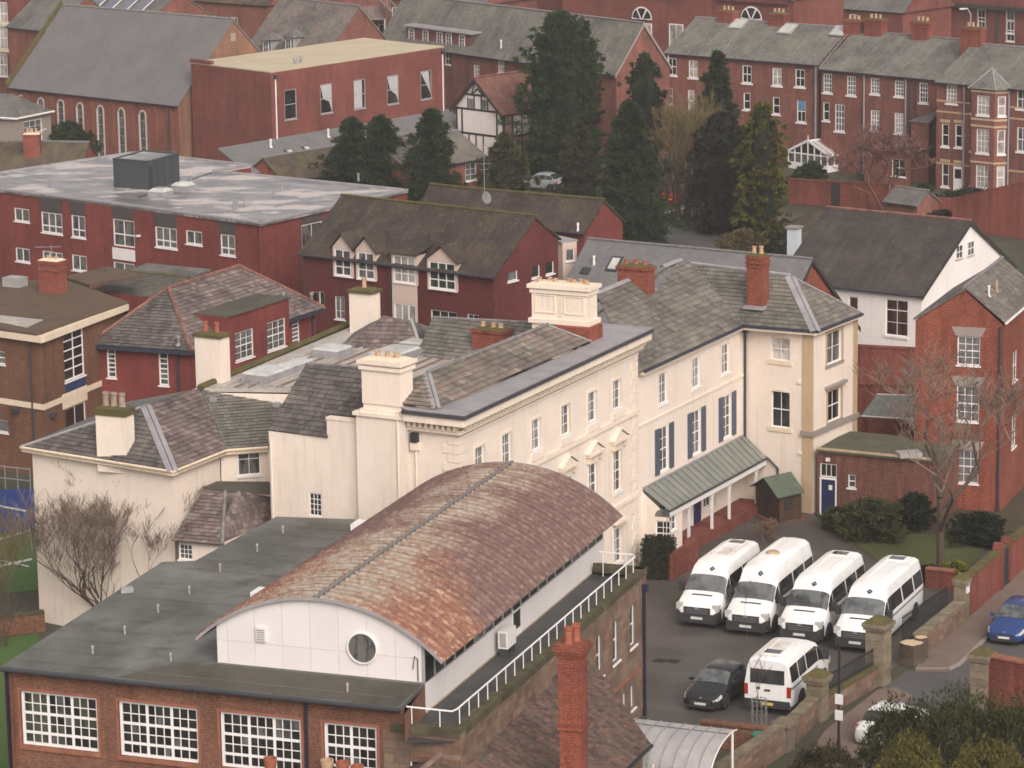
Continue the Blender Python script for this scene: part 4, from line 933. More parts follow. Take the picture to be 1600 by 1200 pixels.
# ================================================================== CREAM REAR WING (hipped roofs, flat lead roof, three stacks)
def build_rear():
    h = thing('cream_rear_wing', 'cream painted wing with hipped slate roofs and a mossy three-pot stack at far left', 'building', at(W(270, 735, 8.5), 0))
    ze = 8.5
    a, b, c = W(33, 697, ze), W(270, 735, ze), W(353, 702, ze)
    tl = hdir(a, b); tr = hdir(b, c)
    d = W(418, 697, ze)
    wa, wb, wc = v2(a) + tl * .35 - outn(tl) * .35, v2(b) - tl * .35 - outn(tl) * .35, v2(c) - outn(tr) * .35
    lf = Fr(wa, wb); rf = Fr(wb, wc); mf = Fr(v2(c) - outn(hdir(c, d)) * .3 + hdir(c, d) * -.2, v2(d) - outn(hdir(c, d)) * .3 + hdir(c, d) * .4)
    wall(h, lf, 0, 8.25, 'stucco'); wall(h, rf, 0, 8.25, 'stucco')
    wall(h, mf, 0, 8.25, 'stucco', [(mf.px(371, 709, 408, 741), dict(pre=dict(cols=2, rows=2, rowf=[.25], rail=[]), glass='glass_mid', sillh=.1))])
    bk = v2(a) + tr * 16
    shell(h, [v2(a) + tr * 16, wa], 0, 8.25, 'stucco', skip=(1,))
    for q0, q1 in ((a, b), (b, c), (c, d)):
        n = outn(hdir(q0, q1)); MB().prism([q0 - Z * .06, q1 - Z * .06, q1 - n * .36 - Z * .06, q0 - n * .36 - Z * .06], V((0, 0, -.2))).build('eave_soffit', 'cream_trim', h)
        MB().tube([q0 + n * .05 - Z * .05, q1 + n * .05 - Z * .05], .07, 6).build('gutter', 'cream_trim', h)
    plL = slope_plane(a, b, math.radians(33)); ap = WPL(228, 633, *plL)
    slates(h, [a, b, ap], 'slate_dark', .33, .26)
    plR = plane_of([b, c, ap]); vt = WPL(312, 607, c, plR[1])
    slates(h, [b, c, vt, ap], 'slate_purple', .34, .27)
    hipstrip(h, b, ap, plL[1], plR[1], .26); hipstrip(h, a, ap, plL[1], (tr * -1 + Z).normalized(), .14)
    hipstrip(h, vt, c, plR[1], plR[1], .16, name='lead_valley')
    plM = plane_of([c, d, vt]); m1 = WPL(452, 608, c, plM[1]); m0 = WPL(340, 606, c, plM[1])
    slates(h, [c, d + hdir(c, d) * .6, m1, m0, vt], 'slate_grey', .34, .26)
    bk2 = v2(a) + tr * 9; roof_face(h, [a, ap, vt, at(bk2, ze + .3)], 'slate_far')
    for x, y in ((333, 628), (432, 636)):
        p = WPL(x, y, c, plM[1]); MB().abox(p, .28, .25, .22, RZ2).build('roof_vent', 'lead', h)
    # big dark slope over the side wall
    zd = 10.28; g0, g1 = W(418, 672, zd), W(512, 684, zd)
    g1b = WPL(572, 692, g0, slope_plane(g0, g1, math.radians(38))[1])
    plD = slope_plane(g0, g1, math.radians(38)); tA, tB = WPL(478, 570, g0, plD[1]), WPL(634, 578, g0, plD[1])
    e1 = WPL(572, 660, g0, plD[1]); e0 = WPL(513, 662, g0, plD[1]); e2 = WPL(640, 668, g0, plD[1])
    slates(h, [g0, g1, e0, tA], 'slate_dark', .34, .27); slates(h, [e0, e2, tB, tA], 'slate_dark', .34, .27)
    ridge(h, tA, tB, 'ridge_grey', .08)
    roof_face(h, [tA, tB, at(v2(tB) + T1 * 2, tB.z - 1.4), at(v2(tA) + T1 * 2, tA.z - 1.4)], 'slate_far')
    roof_face(h, [g0, tA, at(v2(g0) + T1 * 4.5, g0.z - .6), at(v2(g0) + T1 * 1.2, g0.z - .7)], 'slate_far')
    u = END.uv(425, 700)[0]; pipe(h, [END.p(u, 9.9, -.07), END.p(u, 4, -.07)], .05, 'stucco_smooth')
    # flat lead roof
    zE = m0.z + .05
    P = lambda x, y: W(x, y, zE)
    MB().prism([P(318, 607), P(470, 609), P(600, 612), P(690, 600), P(800, 560), P(660, 530), P(640, 510), P(545, 512)], V((0, 0, -.15))).build('lead_flat_roof', 'lead_pale', h)
    for i in range(15):
        x = 345 + i * 22; p0 = P(x, 606); p1 = p0 + T1 * (11 if i < 9 else 8); MB().tube([p0 + Z * .03, p1 + Z * .03], .055, 6).build('lead_roll', 'rust_dark' if i % 3 else 'lead_pale', h)
    for i in range(3):
        p0 = P(360 + i * 95, 598 - i * 28); MB().prism([p0, p0 + T2 * 3, p0 + T2 * 3 + T1 * .12, p0 + T1 * .12], V((0, 0, .06))).build('roof_step', 'lead', h)
    for e, f in (((312, 608), (545, 508)),): ridge(h, P(*e), P(*f), 'moss', .17, 1.2, .06)
    for x, y, w, l in ((417, 592, 1.5, 2.2), (520, 556, 1.5, 1.5), (617, 560, 1.7, 2.4), (462, 580, .8, 2.2), (675, 549, 3.4, 1.0)):
        q = P(x, y); k = MB().abox(q, w, l, .38, RZ2).build('rooflight', 'lead', h); MB().frustum(q + Z * .385, w * .96, l * .96, w * .85, l * .85, .1, RZ2).build('glazing', 'rooflight', k)
    # stacks
    def stack(x, y, zb, wpx, ytop, d, **k):
        p = W(x, y, zb); w = wpx / F_PX * (p - CAM).length / math.cos(.5) ; return chimney(h, v2(p), w, d, zb - .8, zat(p, ytop), rz=RZ2, **k)
    p = WPL(180, 712, a, plL[1]); zt = zat(p, 640)
    chimney(h, v2(p) + V((.0, .4, 0)), 1.55, .8, p.z - .8, zt, 'stucco', RZ2 + .1, bands=((.3, .3, .06),), capmat='moss', pots=((-.42, 0, .9), (0, 0, .9), (.42, 0, .9)), potmat='pot_stone', pot_r=.17, moss=True)
    p = P(332, 598); chimney(h, v2(p) + V((0, .5, 0)), 1.45, .8, zE - 2, zat(p, 524), 'stucco', RZ2, bands=((.14, .14, .08),), capmat='moss', pots=((-.35, 0, .7), (.3, 0, .7)), potmat='pot_red', moss=True)
    p = W(570, 503, zE + .6); chimney(h, v2(p) + V((0, .4, 0)), 1.3, .9, zE - 2, zat(p, 454), 'stucco', RZ2, bands=((.14, .14, .1),), capmat='moss', pots=((0, 0, .75),), moss=True)
    # purple hip behind the flat roof
    pa, pb, pc, pd = P(528, 545), P(655, 545), P(700, 520), P(560, 512); px_ = W(600, 496, zE + 1.25); py = W(640, 500, zE + 1.25)
    slates(h, [pa, pb, py, px_], 'slate_purple', .34, .27); roof_face(h, [pb, pc, py], 'slate_far'); roof_face(h, [pa, px_, pd], 'slate_far'); roof_face(h, [px_, py, pc, pd], 'slate_far')
    hipstrip(h, pb, py, (T1 * 0 + Z), (T2 + Z).normalized(), .16)
    # roof parallel behind the main block with its brick stack
    k0, k1 = P(650, 556), P(735, 566); pk = slope_plane(k0, k1, math.radians(34)); t0, t1 = WPL(676, 497, *pk), WPL(862, 507, *pk)
    k1b = k0 + hdir(k0, k1) * ((t1 - t0).length + .5)
    slates(h, [k0, k1b, t1, t0], 'slate_grey', .34, .27); ridge(h, t0, t1, 'ridge_grey', .09)
    roof_face(h, [t0, t1, at(v2(t1) + T1 * 3, zE), at(v2(t0) + T1 * 3, zE)], 'slate_far')
    p = WPL(769, 545, *pk); chimney(h, v2(p) + V((0, .4, 0)), 1.75, .9, p.z - 1, zat(p, 516), 'brick_orange', RZ2, bands=((.16, .16, .07),), pots=((-.5, 0, .4), (.1, 0, .35), (.5, 0, .35)), moss=True)
    # supporting walls behind
    base = [v2(P(320, 607)), v2(P(600, 612)), v2(P(800, 560)), v2(P(640, 510)), v2(P(545, 512))]
    shell(h, base, 0, zE - .2, 'stucco')
    # low polygonal porch roof by the felt roof
    pz = 5.35; e = [W(268, 845, pz), W(347, 852, pz), W(452, 804, pz)]; back0 = W(300, 800, pz)
    pt = W(318, 765, 7.0), W(395, 768, 7.0)
    pl1 = plane_of([e[0], e[1], pt[0]])
    slates(h, [e[0], e[1], WPL(352, 770, e[0], pl1[1]), pt[0]], 'slate_purple', .3, .24); q = WPL(352, 770, e[0], pl1[1])
    slates(h, [e[1], e[2], pt[1] + V((1.5, 0, -.2)), q], 'slate_purple', .3, .24)
    ridge(h, e[1], q, 'ridge_grey', .1); MB().prism([pt[0], q, pt[1] + V((1.5, 0, -.2)), at(v2(pt[1]) + T1 * 1.5, 7.0), at(v2(pt[0]) + T1 * 1.2, 7.0)], V((0, 0, .12))).build('porch_flat', 'felt_moss', h)
    pf = Fr(v2(e[0]) + V((.3, .25, 0)), v2(e[1]) + V((-.15, .3, 0)))
    wall(h, pf, 0, pz - .02, 'stucco', [(pf.px(279, 849, 301, 876), dict(pre=dict(cols=3, rows=3, rail=[]), glass='glass_mid'))]); wall_mesh(Fr(pf.B, v2(e[2])), 0, pz - .02).build('wall', 'stucco', h)
build_rear()
# ================================================================== CREAM LONG WING with verandah and hipped corner tower
def build_long():
    ze = 9.84
    eA, eB, eT, eR = W(1006, 579, ze), W(1161, 508, ze), W(1275, 517, ze), W(1347, 489, ze)
    tF = hdir(eA, eB); nF = outn(tF); tL = hdir(eB, eT); nL = outn(tL); tR = hdir(eT, eR); nR = outn(tR); ov = .32
    h = thing('cream_long_wing', 'cream wing with blue-grey shutters, green verandah and hipped corner tower beside the yard', 'building', at(eT, 0))
    cT = v2(eT) - nL * ov - nR * ov; 
    cB = WPL(1163, 540, v2(eB) - nF * ov, nF); cB = v2(cB)
    fF = Fr(v2(cB) - tF * 13.3, cB); fL = Fr(cB, cT); fR = Fr(cT, cT + tR * 5.2)
    ws = []
    for x, y in ((1036.5, 594), (1088, 568), (1134, 549)):
        u = fF.uv(x, y)[0]; ws.append(((u - .47, u + .47, 7.55, 9.1), dict(pre=dict(cols=2, rows=3, rail=[]), glass='glass_sky', depth=.14, sillh=.1, over=.12)))
    for x, y in ((1037.5, 694), (1088, 667), (1136, 645)):
        u, z = fF.uv(x, y); r = (u - .5, u + .5, 4.1, 6.35); ws.append((r, dict(pre=dict(cols=2, rows=4, rail=[2]), glass='glass_mid', depth=.12, sillh=.1)))
    for u in (ws[3][0][0] - .1, ws[4][0][0] + 1.4): ws.append(((u, u + .95, .95, 2.45), dict(pre=dict(cols=2, rows=3, rail=[]), glass='glass_mid', depth=.12, sillh=.1)))
    wall(h, fF, 0, 9.6, 'stucco', ws, depth=.13)
    for r, _ in ws[3:6]:
        for s in (-1, 1):
            u0 = r[0] - .62 if s < 0 else r[1] + .1
            sh = fF.box(MB(), (u0, u0 + .52), (-.06, -.005), (r[2] - .05, r[3] + .05)).build('shutter', 'shutter', h)
            for k in range(14): z0 = r[2] + .08 + k * .155; fF.box(MB(), (u0 + .06, u0 + .46), (-.075, -.06), (z0, z0 + .09)).build('louvre', 'shutter', sh)
    fF.box(MB(), (0, 13.3), (-.06, 0), (6.95, 7.05)).build('string_course', 'stucco_smooth', h)
    tw = [(fL.px(1204, 526, 1234, 565), dict(pre='sash22', glass='glass_curtain', depth=.14, sill='cream_trim', sillh=.22, over=.15)), (fL.px(1205, 610, 1234, 670), dict(pre='sash22', glass='glass', depth=.14, sill='cream_trim', sillh=.22, over=.15))]
    wall(h, fL, 0, 9.6, 'stucco', tw, depth=.14)
    tw2 = [(fR.px(1292, 522, 1315, 562), dict(pre=dict(cols=2, rows=2, rail=[], cth=[1]), glass='glass_mid', depth=.16, sill='grey_stone', sillh=.15, over=.2)), (fR.px(1293, 613, 1314, 652), dict(pre=dict(cols=2, rows=2, rail=[1], cth=[]), glass='glass', depth=.16, sill='grey_stone', sillh=.12, over=.15))]
    wall(h, fR, 0, 9.6, 'stucco', tw2, depth=.16)
    for r, _ in tw2:
        mb = MB(); s = .16
        for q in ((r[0] - s, r[0], r[2], r[3] + s), (r[1], r[1] + s, r[2], r[3] + s), (r[0], r[1], r[3], r[3] + s)): fR.box(mb, q[:2], (-.04, .03), q[2:])
        mb.build('stone_surround', 'buff_stone', h); fR.box(MB(), (r[0] - .35, r[1] + .35), (-.22, 0), (r[3] + .2, r[3] + .34)).build('hood_mould', 'grey_stone', h)
    uL = fL.L; fL.box(MB(), (uL - .58, uL + .05), (-.05, .02), (0, 9.5)).build('stone_pilaster', 'buff_stone', h); fR.box(MB(), (4.75, 5.25), (-.05, .02), (0, 9.5)).build('stone_pilaster', 'buff_stone', h)
    fR.box(MB(), (-.1, 5.3), (-.16, .0), (4.15, 4.4)).build('string_course', 'grey_stone', h); fL.box(MB(), (uL - .64, uL + .16), (-.165, .0), (4.15, 4.4)).build('string_course', 'grey_stone', h)
    for r, _ in tw: MB().prism([fL.p(r[0] - .05, r[3], -.03), fL.p(r[1] + .05, r[3], -.03), fL.p((r[0] + r[1]) / 2, r[3] + .16, -.03)], nL * -.03).build('arched_lintel', 'cream_trim', h)
    u, z = fL.uv(1250, 597); fL.box(MB(), (u - .12, u + .12), (-.1, 0), (z - .07, z + .07)).build('alarm_box', 'soft_white', h)
    u, z = fL.uv(1251, 708); fL.box(MB(), (u - .1, u + .1), (-.1, 0), (z - .07, z + .07)).build('alarm_box', 'soft_white', h)
    bk = v2(cT) + tR * 5.2; bk2 = bk - tL * 8; shell(h, [bk, bk2, fF.A - nF * 8, fF.A], 0, 9.6, 'stucco', skip=(3,))
    # roofs
    pit = math.radians(34); plF = slope_plane(eA, eB, pit); PF = lambda x, y: WPL(x, y, *plF)
    eA2 = eA - tF * 1.0
    slates(h, [eA, eB, PF(1080, 412), PF(1063, 404), PF(1026, 453)], 'slate_long', .42, .32, single=200, jit=.03)
    slates(h, [eA2, eA, PF(1026, 453), PF(992, 431), PF(930, 457)], 'slate_long', .42, .32)
    a1, a2 = PF(930, 457), PF(992, 431); hipstrip(h, a1, a2, plF[1], (nF * -1 + Z).normalized(), .22); hipstrip(h, a2, PF(1026, 453), plF[1], (tF + Z).normalized(), .2)
    b1, b2 = PF(1026, 430), PF(1063, 404); hipstrip(h, PF(1034, 415), b2, plF[1], (nF * -1 + Z).normalized(), .22)
    for p, q in ((a1, a2), (b1, b2)): roof_face(h, [p - Z * .03, q - Z * .03, at(v2(q) - nF * 4, q.z - 2.6), at(v2(p) - nF * 4, p.z - 2.6)], 'slate_far')
    plL = slope_plane(eB, eT, pit); PL = lambda x, y: WPL(x, y, *plL)
    vt = PL(1080, 412); rg = PL(1235, 431)
    slates(h, [eB, eT, rg, vt], 'slate_grey', .36, .29, single=60)
    plR = plane_of([eT, eR, rg]); slates(h, [eT, eR, rg], 'slate_long', .36, .29)
    hipstrip(h, eT, rg, plL[1], plR[1], .3); hipstrip(h, eR, rg, plR[1], (tR + Z).normalized(), .1); hipstrip(h, eB, vt, plL[1], plF[1], .14, name='lead_valley'); ridge(h, vt, rg, 'lead', .1)
    eb = v2(eR) - tL * 6; roof_face(h, [rg - Z * .03, vt - Z * .03, at(v2(vt) - nL * 4.4, ze), at(eb, ze), at(eR, ze)], 'slate_far')
    for p, q, n in ((eA, eB, nF), (eB, eT, nL), (eT, eR, nR)):
        MB().tube([p + n * .05 - Z * .06, q + n * .05 - Z * .06], .07, 6).build('gutter', 'gutter_navy', h)
        MB().prism([p - Z * .08, q - Z * .08, q - n * .34 - Z * .08, p - n * .34 - Z * .08], V((0, 0, -.17))).build('eave_soffit', 'stucco_smooth', h)
    u = fL.uv(1164, 560)[0]; pipe(h, [fL.p(.12, 9.6, -.12), fL.p(.12, 6.6, -.12), fL.p(.12, 3.3, -.12)], .065, 'pipe_dark'); fL.box(MB(), (.0, .26), (-.24, -.02), (9.3, 9.62)).build('hopper', 'pipe_dark', h)
    # stacks
    p = PL(1180, 484); zt = zat(p, 400)
    chimney(h, v2(p) - nL * .35, .95, .75, p.z - .6, zt, 'brick_orange', RZ2, bands=((.62, .1, .05), (.42, .1, .07), (.2, .2, .04)), pots=((-.2, 0, .55), (.2, 0, .6)), potmat='pot_buff', moss=True)
    MB().abox(at(v2(p) + nL * .05, p.z + .05), 1.15, .5, .16, RZ2).build('lead_apron', 'lead', h)
    p = PF(1008, 452); chimney(h, v2(p) - nF * .5, 1.75, .8, p.z - 1, zat(p, 416), 'brick_orange', RZ2, bands=((.16, .16, .08),), pots=((-.55, 0, .35), (0, 0, .4), (.5, 0, .35)), potmat='pot_red', moss=True)
    # verandah
    z0, z1 = 3.75, 2.75
    vA, vB = fF.p(fF.uv(1004, 765)[0], z0, -.02), fF.p(fF.uv(1164, 681)[0], z0, -.02)
    wA, wB = W(1045, 797, z1), W(1198, 714, z1)
    wB = wA + hdir(wA, wB) * (wB - wA).length
    m = 20
    for i in range(m):
        f0, f1 = i / m, (i + 1) / m - .006; q = [vA.lerp(vB, f0), vA.lerp(vB, f1), wA.lerp(wB, f1), wA.lerp(wB, f0)]
        MB().prism(q, V((0, 0, -.03))).build('roof_sheet', 'tin_green', h); MB().tube([vA.lerp(vB, f0) + Z * .02, wA.lerp(wB, f0) + Z * .02], .035, 5).build('roof_seam', 'tin_green', h)
    MB().tube([wA - Z * .08, wB - Z * .08], .065, 6).build('gutter', 'pipe_dark', h); MB().tube([vA + Z * .04, vB + Z * .04], .05, 6).build('flashing', 'lead', h)
    MB().box(wA - Z * .3, hdir(wA, wB), outn(hdir(wA, wB)) * -1, Z, (0, (wB - wA).length), (.02, .12), (-.12, .16)).build('beam', 'soft_white', h)
    pipe(h, [fL.p(.12, 3.3, -.12), wB + V((.1, -.1, -.1)), wB + V((.55, -.3, -.55)), at(v2(wB) + V((.55, -.3, 0)), .0)], .06, 'pipe_dark')
    tw_ = hdir(wA, wB); nw = outn(tw_); LW = (wB - wA).length; vf = Fr(v2(wA) - nw * .1, v2(wB) - nw * .1)
    for x, y in ((1078, 840), (1114, 790), (1141, 780), (1183, 745)):
        u = vf.uv(x, y)[0]; po = vf.box(MB(), (u - .06, u + .06), (.0, .12), (.0, 2.5)).build('verandah_post', 'soft_white', h)
        vf.box(MB(), (u - .09, u + .09), (-.03, .15), (2.2, 2.3)).build('capital', 'soft_white', po)
        for s in (-1, 1):
            a = vf.p(u + s * .06, 2.0, .06); b = vf.p(u + s * .5, 2.5, .06); MB().tube([a, a.lerp(b, .5) + Z * -.06 * s * s + V((0, 0, .1)), b], .03, 5).build('bracket', 'soft_white', po)
    # enclosed bay at the left end of the verandah
    uA = 0; u2 = vf.uv(1066, 830)[0]
    wall(h, vf, 0, 2.5, 'stucco', [(vf.px(1046, 797, 1057, 826), dict(pre=dict(cols=2, rows=3, rail=[]), glass='glass_mid'))], u0=-.1, u1=u2)
    sf = Fr(fF.p(fF.uv(1004, 765)[0] - .1, 0), vf.p(-.1, 0)); wall(h, sf, 0, 2.55, 'stucco', [((.7, 1.45, .9, 2.2), dict(pre=dict(cols=2, rows=4, rail=[2]), glass='glass')),], gable=[(0, 3.65)])
    lun = MB().prism([sf.p(1.05 + .38 * math.cos(t), 2.42 + .38 * math.sin(t), -.03) for t in [i * math.pi / 8 for i in range(9)]], sf.n * -.04).build('lunette', 'glass_mid', h)
    u = fF.uv(1088, 808)[0]; dr = fF.box(MB(), (u - .5, u + .5), (-.05, .02), (.45, 2.6)).build('verandah_door', 'door_blue', h); fF.box(MB(), (u - .6, u - .5), (-.07, .02), (.45, 2.7)).build('frame', 'soft_white', dr); fF.box(MB(), (u + .5, u + .6), (-.07, .02), (.45, 2.7)).build('frame', 'soft_white', dr); fF.box(MB(), (u - .5, u + .5), (-.07, .02), (2.6, 2.7)).build('frame', 'soft_white', dr)
    # brick terrace under it
    vf.box(MB(), (-.1, LW - .3), (-.25, 3.0), (0, .45)).build('brick_terrace', 'brick_wall', h)
    vf.box(MB(), (u2 + .1, u2 + 1.0), (-.3, -.05), (.0, .75)).build('brick_pier', 'brick_wall', h)
    return fL, fR, cT, tR, tL
FL, FR, CT, TR, TL = build_long()
# ================================================================== YARD, STREET, VEHICLES
def psheet(name, px, mat, z, kind='structure', lab=None):
    o = MB().poly([W(x, y, z) for x, y in px]).build(name, mat, None, (0, 0, 0)); tag(o, kind=kind); return o
psheet('yard', [(985, 905), (1040, 850), (1180, 790), (1310, 795), (1345, 850), (1385, 885), (1505, 925), (1505, 965), (1372, 1062), (1275, 1122), (1150, 1145), (1010, 1125)], 'asphalt', .0)
psheet('lawn', [(1335, 850), (1370, 835), (1470, 835), (1560, 830), (1520, 880), (1480, 915), (1440, 906), (1390, 888)], 'grass', .03)
psheet('flower_bed', [(1280, 800), (1330, 780), (1600, 760), (1600, 830), (1470, 838), (1370, 838), (1335, 850)], 'soil', .015)
psheet('road', [(1300, 1260), (1372, 1080), (1420, 1046), (1470, 1048), (1530, 1003), (1640, 900), (1800, 900), (1800, 1260)], 'tarmac_road', -.005)
for nm, px in (('pavement', [(1430, 1046), (1480, 1046), (1496, 1038), (1532, 1003), (1660, 905), (1660, 860), (1598, 890), (1505, 972), (1440, 1024)]), ('pavement', [(1240, 1210), (1290, 1140), (1372, 1077), (1400, 1073), (1425, 1086), (1410, 1105), (1350, 1200), (1320, 1260), (1240, 1260)])):
    o = MB().prism([W(x, y, .1) for x, y in px], V((0, 0, -.1))).build(nm, 'pavement', None, (0, 0, 0)); tag(o, kind='structure')
# kerb stones
def kerb(px, n):
    pts = [W(x, y, .0) for x, y in px]
    for a, b in zip(pts, pts[1:]):
        L = (b - a).length; m = max(1, int(L / .9)); d = (b - a) / m; nn = outn(hdir(a, b))
        for i in range(m):
            s = a + d * i; MB().prism([s, s + d * .985, s + d * .985 + nn * .14, s + nn * .14], V((0, 0, .115))).build('kerb_stone', 'grey_stone', n)
kp = tag(MB().prism([W(1480, 1047, 0), W(1481, 1047, 0), W(1481, 1046, 0)], V((0, 0, .05))).build('kerb', 'grey_stone', None, (0, 0, 0)), kind='structure')
kerb([(1430, 1047), (1480, 1047), (1497, 1039), (1533, 1004), (1600, 953)], kp)
# drains in the yard
for i, (x, y, lb) in enumerate(((1030, 1032, 'dark iron drain cover in the yard nearer the stone wall'), (1052, 1033, 'dark iron drain cover in the yard nearer the black car'))):
    p = W(x, y, .0); t = thing('drain_cover', lb, 'drain', at(p, 0), 'drain covers in the yard')
    MB().abox(at(p, .002), .55, .55, .012, 1.1).build('frame', 'iron', t)
    for k in range(5): MB().box(at(p, .015), V((math.cos(1.1), math.sin(1.1), 0)), V((-math.sin(1.1), math.cos(1.1), 0)), Z, (-.22, .22), (-.2 + k * .09, -.15 + k * .09), (0, .012)).build('bar', 'black_mark', t)
# ------------------------------------------------------------------ vehicles by lofting
class Loft:
    def __init__(s, st):
        """stations: (x, [(y, z) half loop from bottom centre to top centre])"""
        s.st = st; s.k = len(st[0][1])
    def pt(s, i, j):
        """i station (float), j half index (float, negative = right side)"""
        sg = 1 if j >= 0 else -1; j = abs(j); i0 = min(int(i), len(s.st) - 2); fi = i - i0; j0 = min(int(j), s.k - 2); fj = j - j0
        def P(a, b): x, h = s.st[a]; return V((x, h[b][0] * sg, h[b][1]))
        return P(i0, j0).lerp(P(i0, j0 + 1), fj).lerp(P(i0 + 1, j0).lerp(P(i0 + 1, j0 + 1), fj), fi)
    def body(s, mb):
        k = s.k; loop = [(j, 1) for j in range(k)] + [(j, -1) for j in range(k - 2, 0, -1)]; rings = []
        for x, hlf in s.st:
            n = len(mb.v); rings.append(n)
            for j, sg in loop: mb.v.append(V((x, hlf[j][0] * sg, hlf[j][1])))
        m = len(loop)
        for a, b in zip(rings, rings[1:]):
            for j in range(m): mb.f.append((a + j, a + (j + 1) % m, b + (j + 1) % m, b + j))
        mb.f.append(tuple(rings[0] + j for j in range(m))); mb.f.append(tuple(rings[-1] + j for j in range(m)))
    def patch(s, i0, i1, j0, j1, off=.012, ni=4, nj=4):
        mb = MB(); g = []
        for a in range(ni + 1):
            for b in range(nj + 1):
                i, j = i0 + (i1 - i0) * a / ni, j0 + (j1 - j0) * b / nj; e = .02
                p = s.pt(i, j); du = s.pt(min(i + e, len(s.st) - 1.001), j) - s.pt(max(i - e, 0), j); dv = s.pt(i, min(j + e, s.k - 1.001) if j > 0 else j + e) - s.pt(i, j - e if j > 0 else max(j - e, -(s.k - 1.001)))
                n = du.cross(dv)
                n = n.normalized() if n.length > 1e-9 else Z
                c = V((p.x, 0, .9 if p.z > .9 else p.z)); 
                if n.dot(p - c) < 0: n = -n
                mb.v.append(p + n * off)
        for a in range(ni):
            for b in range(nj): q = a * (nj + 1) + b; mb.f.append((q, q + 1, q + nj + 2, q + nj + 1))
        return mb
    def top_patch(s, i0, i1, jl, off=.012, ni=5, nj=4):
        """strip over the top from +jl to -jl"""
        a = s.patch(i0, i1, jl, s.k - 1.0005, off, ni, nj); b = s.patch(i0, i1, -jl, -(s.k - 1.0005), off, ni, nj); n = len(a.v); a.v += b.v; a.f += [tuple(n + q for q in f) for f in b.f]; return a
def wheel(t, x, y, r, w=.2):
    sg = 1 if y > 0 else -1
    mb = MB(); k = 20; rings = []
    for rr, yy in ((r * .6, -w / 2), (r * .93, -w / 2), (r, -w / 2 + .04), (r, w / 2 - .04), (r * .93, w / 2), (r * .6, w / 2)):
        n = len(mb.v); rings.append(n)
        for j in range(k): a = 2 * math.pi * j / k; mb.v.append(V((x + rr * math.cos(a), y + yy, r + rr * math.sin(a))))
    for a, b in zip(rings, rings[1:]):
        for j in range(k): mb.f.append((a + j, a + (j + 1) % k, b + (j + 1) % k, b + j))
    o = mb.build('wheel', 'rubber', t)
    mb = MB(); yo = y + sg * (w / 2 - .03); n = 0
    mb.v = [V((x + r * .62 * math.cos(2 * math.pi * j / 16), yo, r + r * .62 * math.sin(2 * math.pi * j / 16))) for j in range(16)] + [V((x, yo + sg * .03, r))]
    mb.f = [(j, (j + 1) % 16, 16) for j in range(16)]; mb.build('rim', 'rim', o)
def bx(t, name, mat, xr, yr, zr, par=None):
    return MB().box(V((0, 0, 0)), V((1, 0, 0)), V((0, 1, 0)), Z, xr, yr, zr).build(name, mat, par or t)
def shade(o, ang=40):
    o.data.polygons.foreach_set('use_smooth', [True] * len(o.data.polygons)); o.data.set_sharp_from_angle(angle=math.radians(ang)); return o
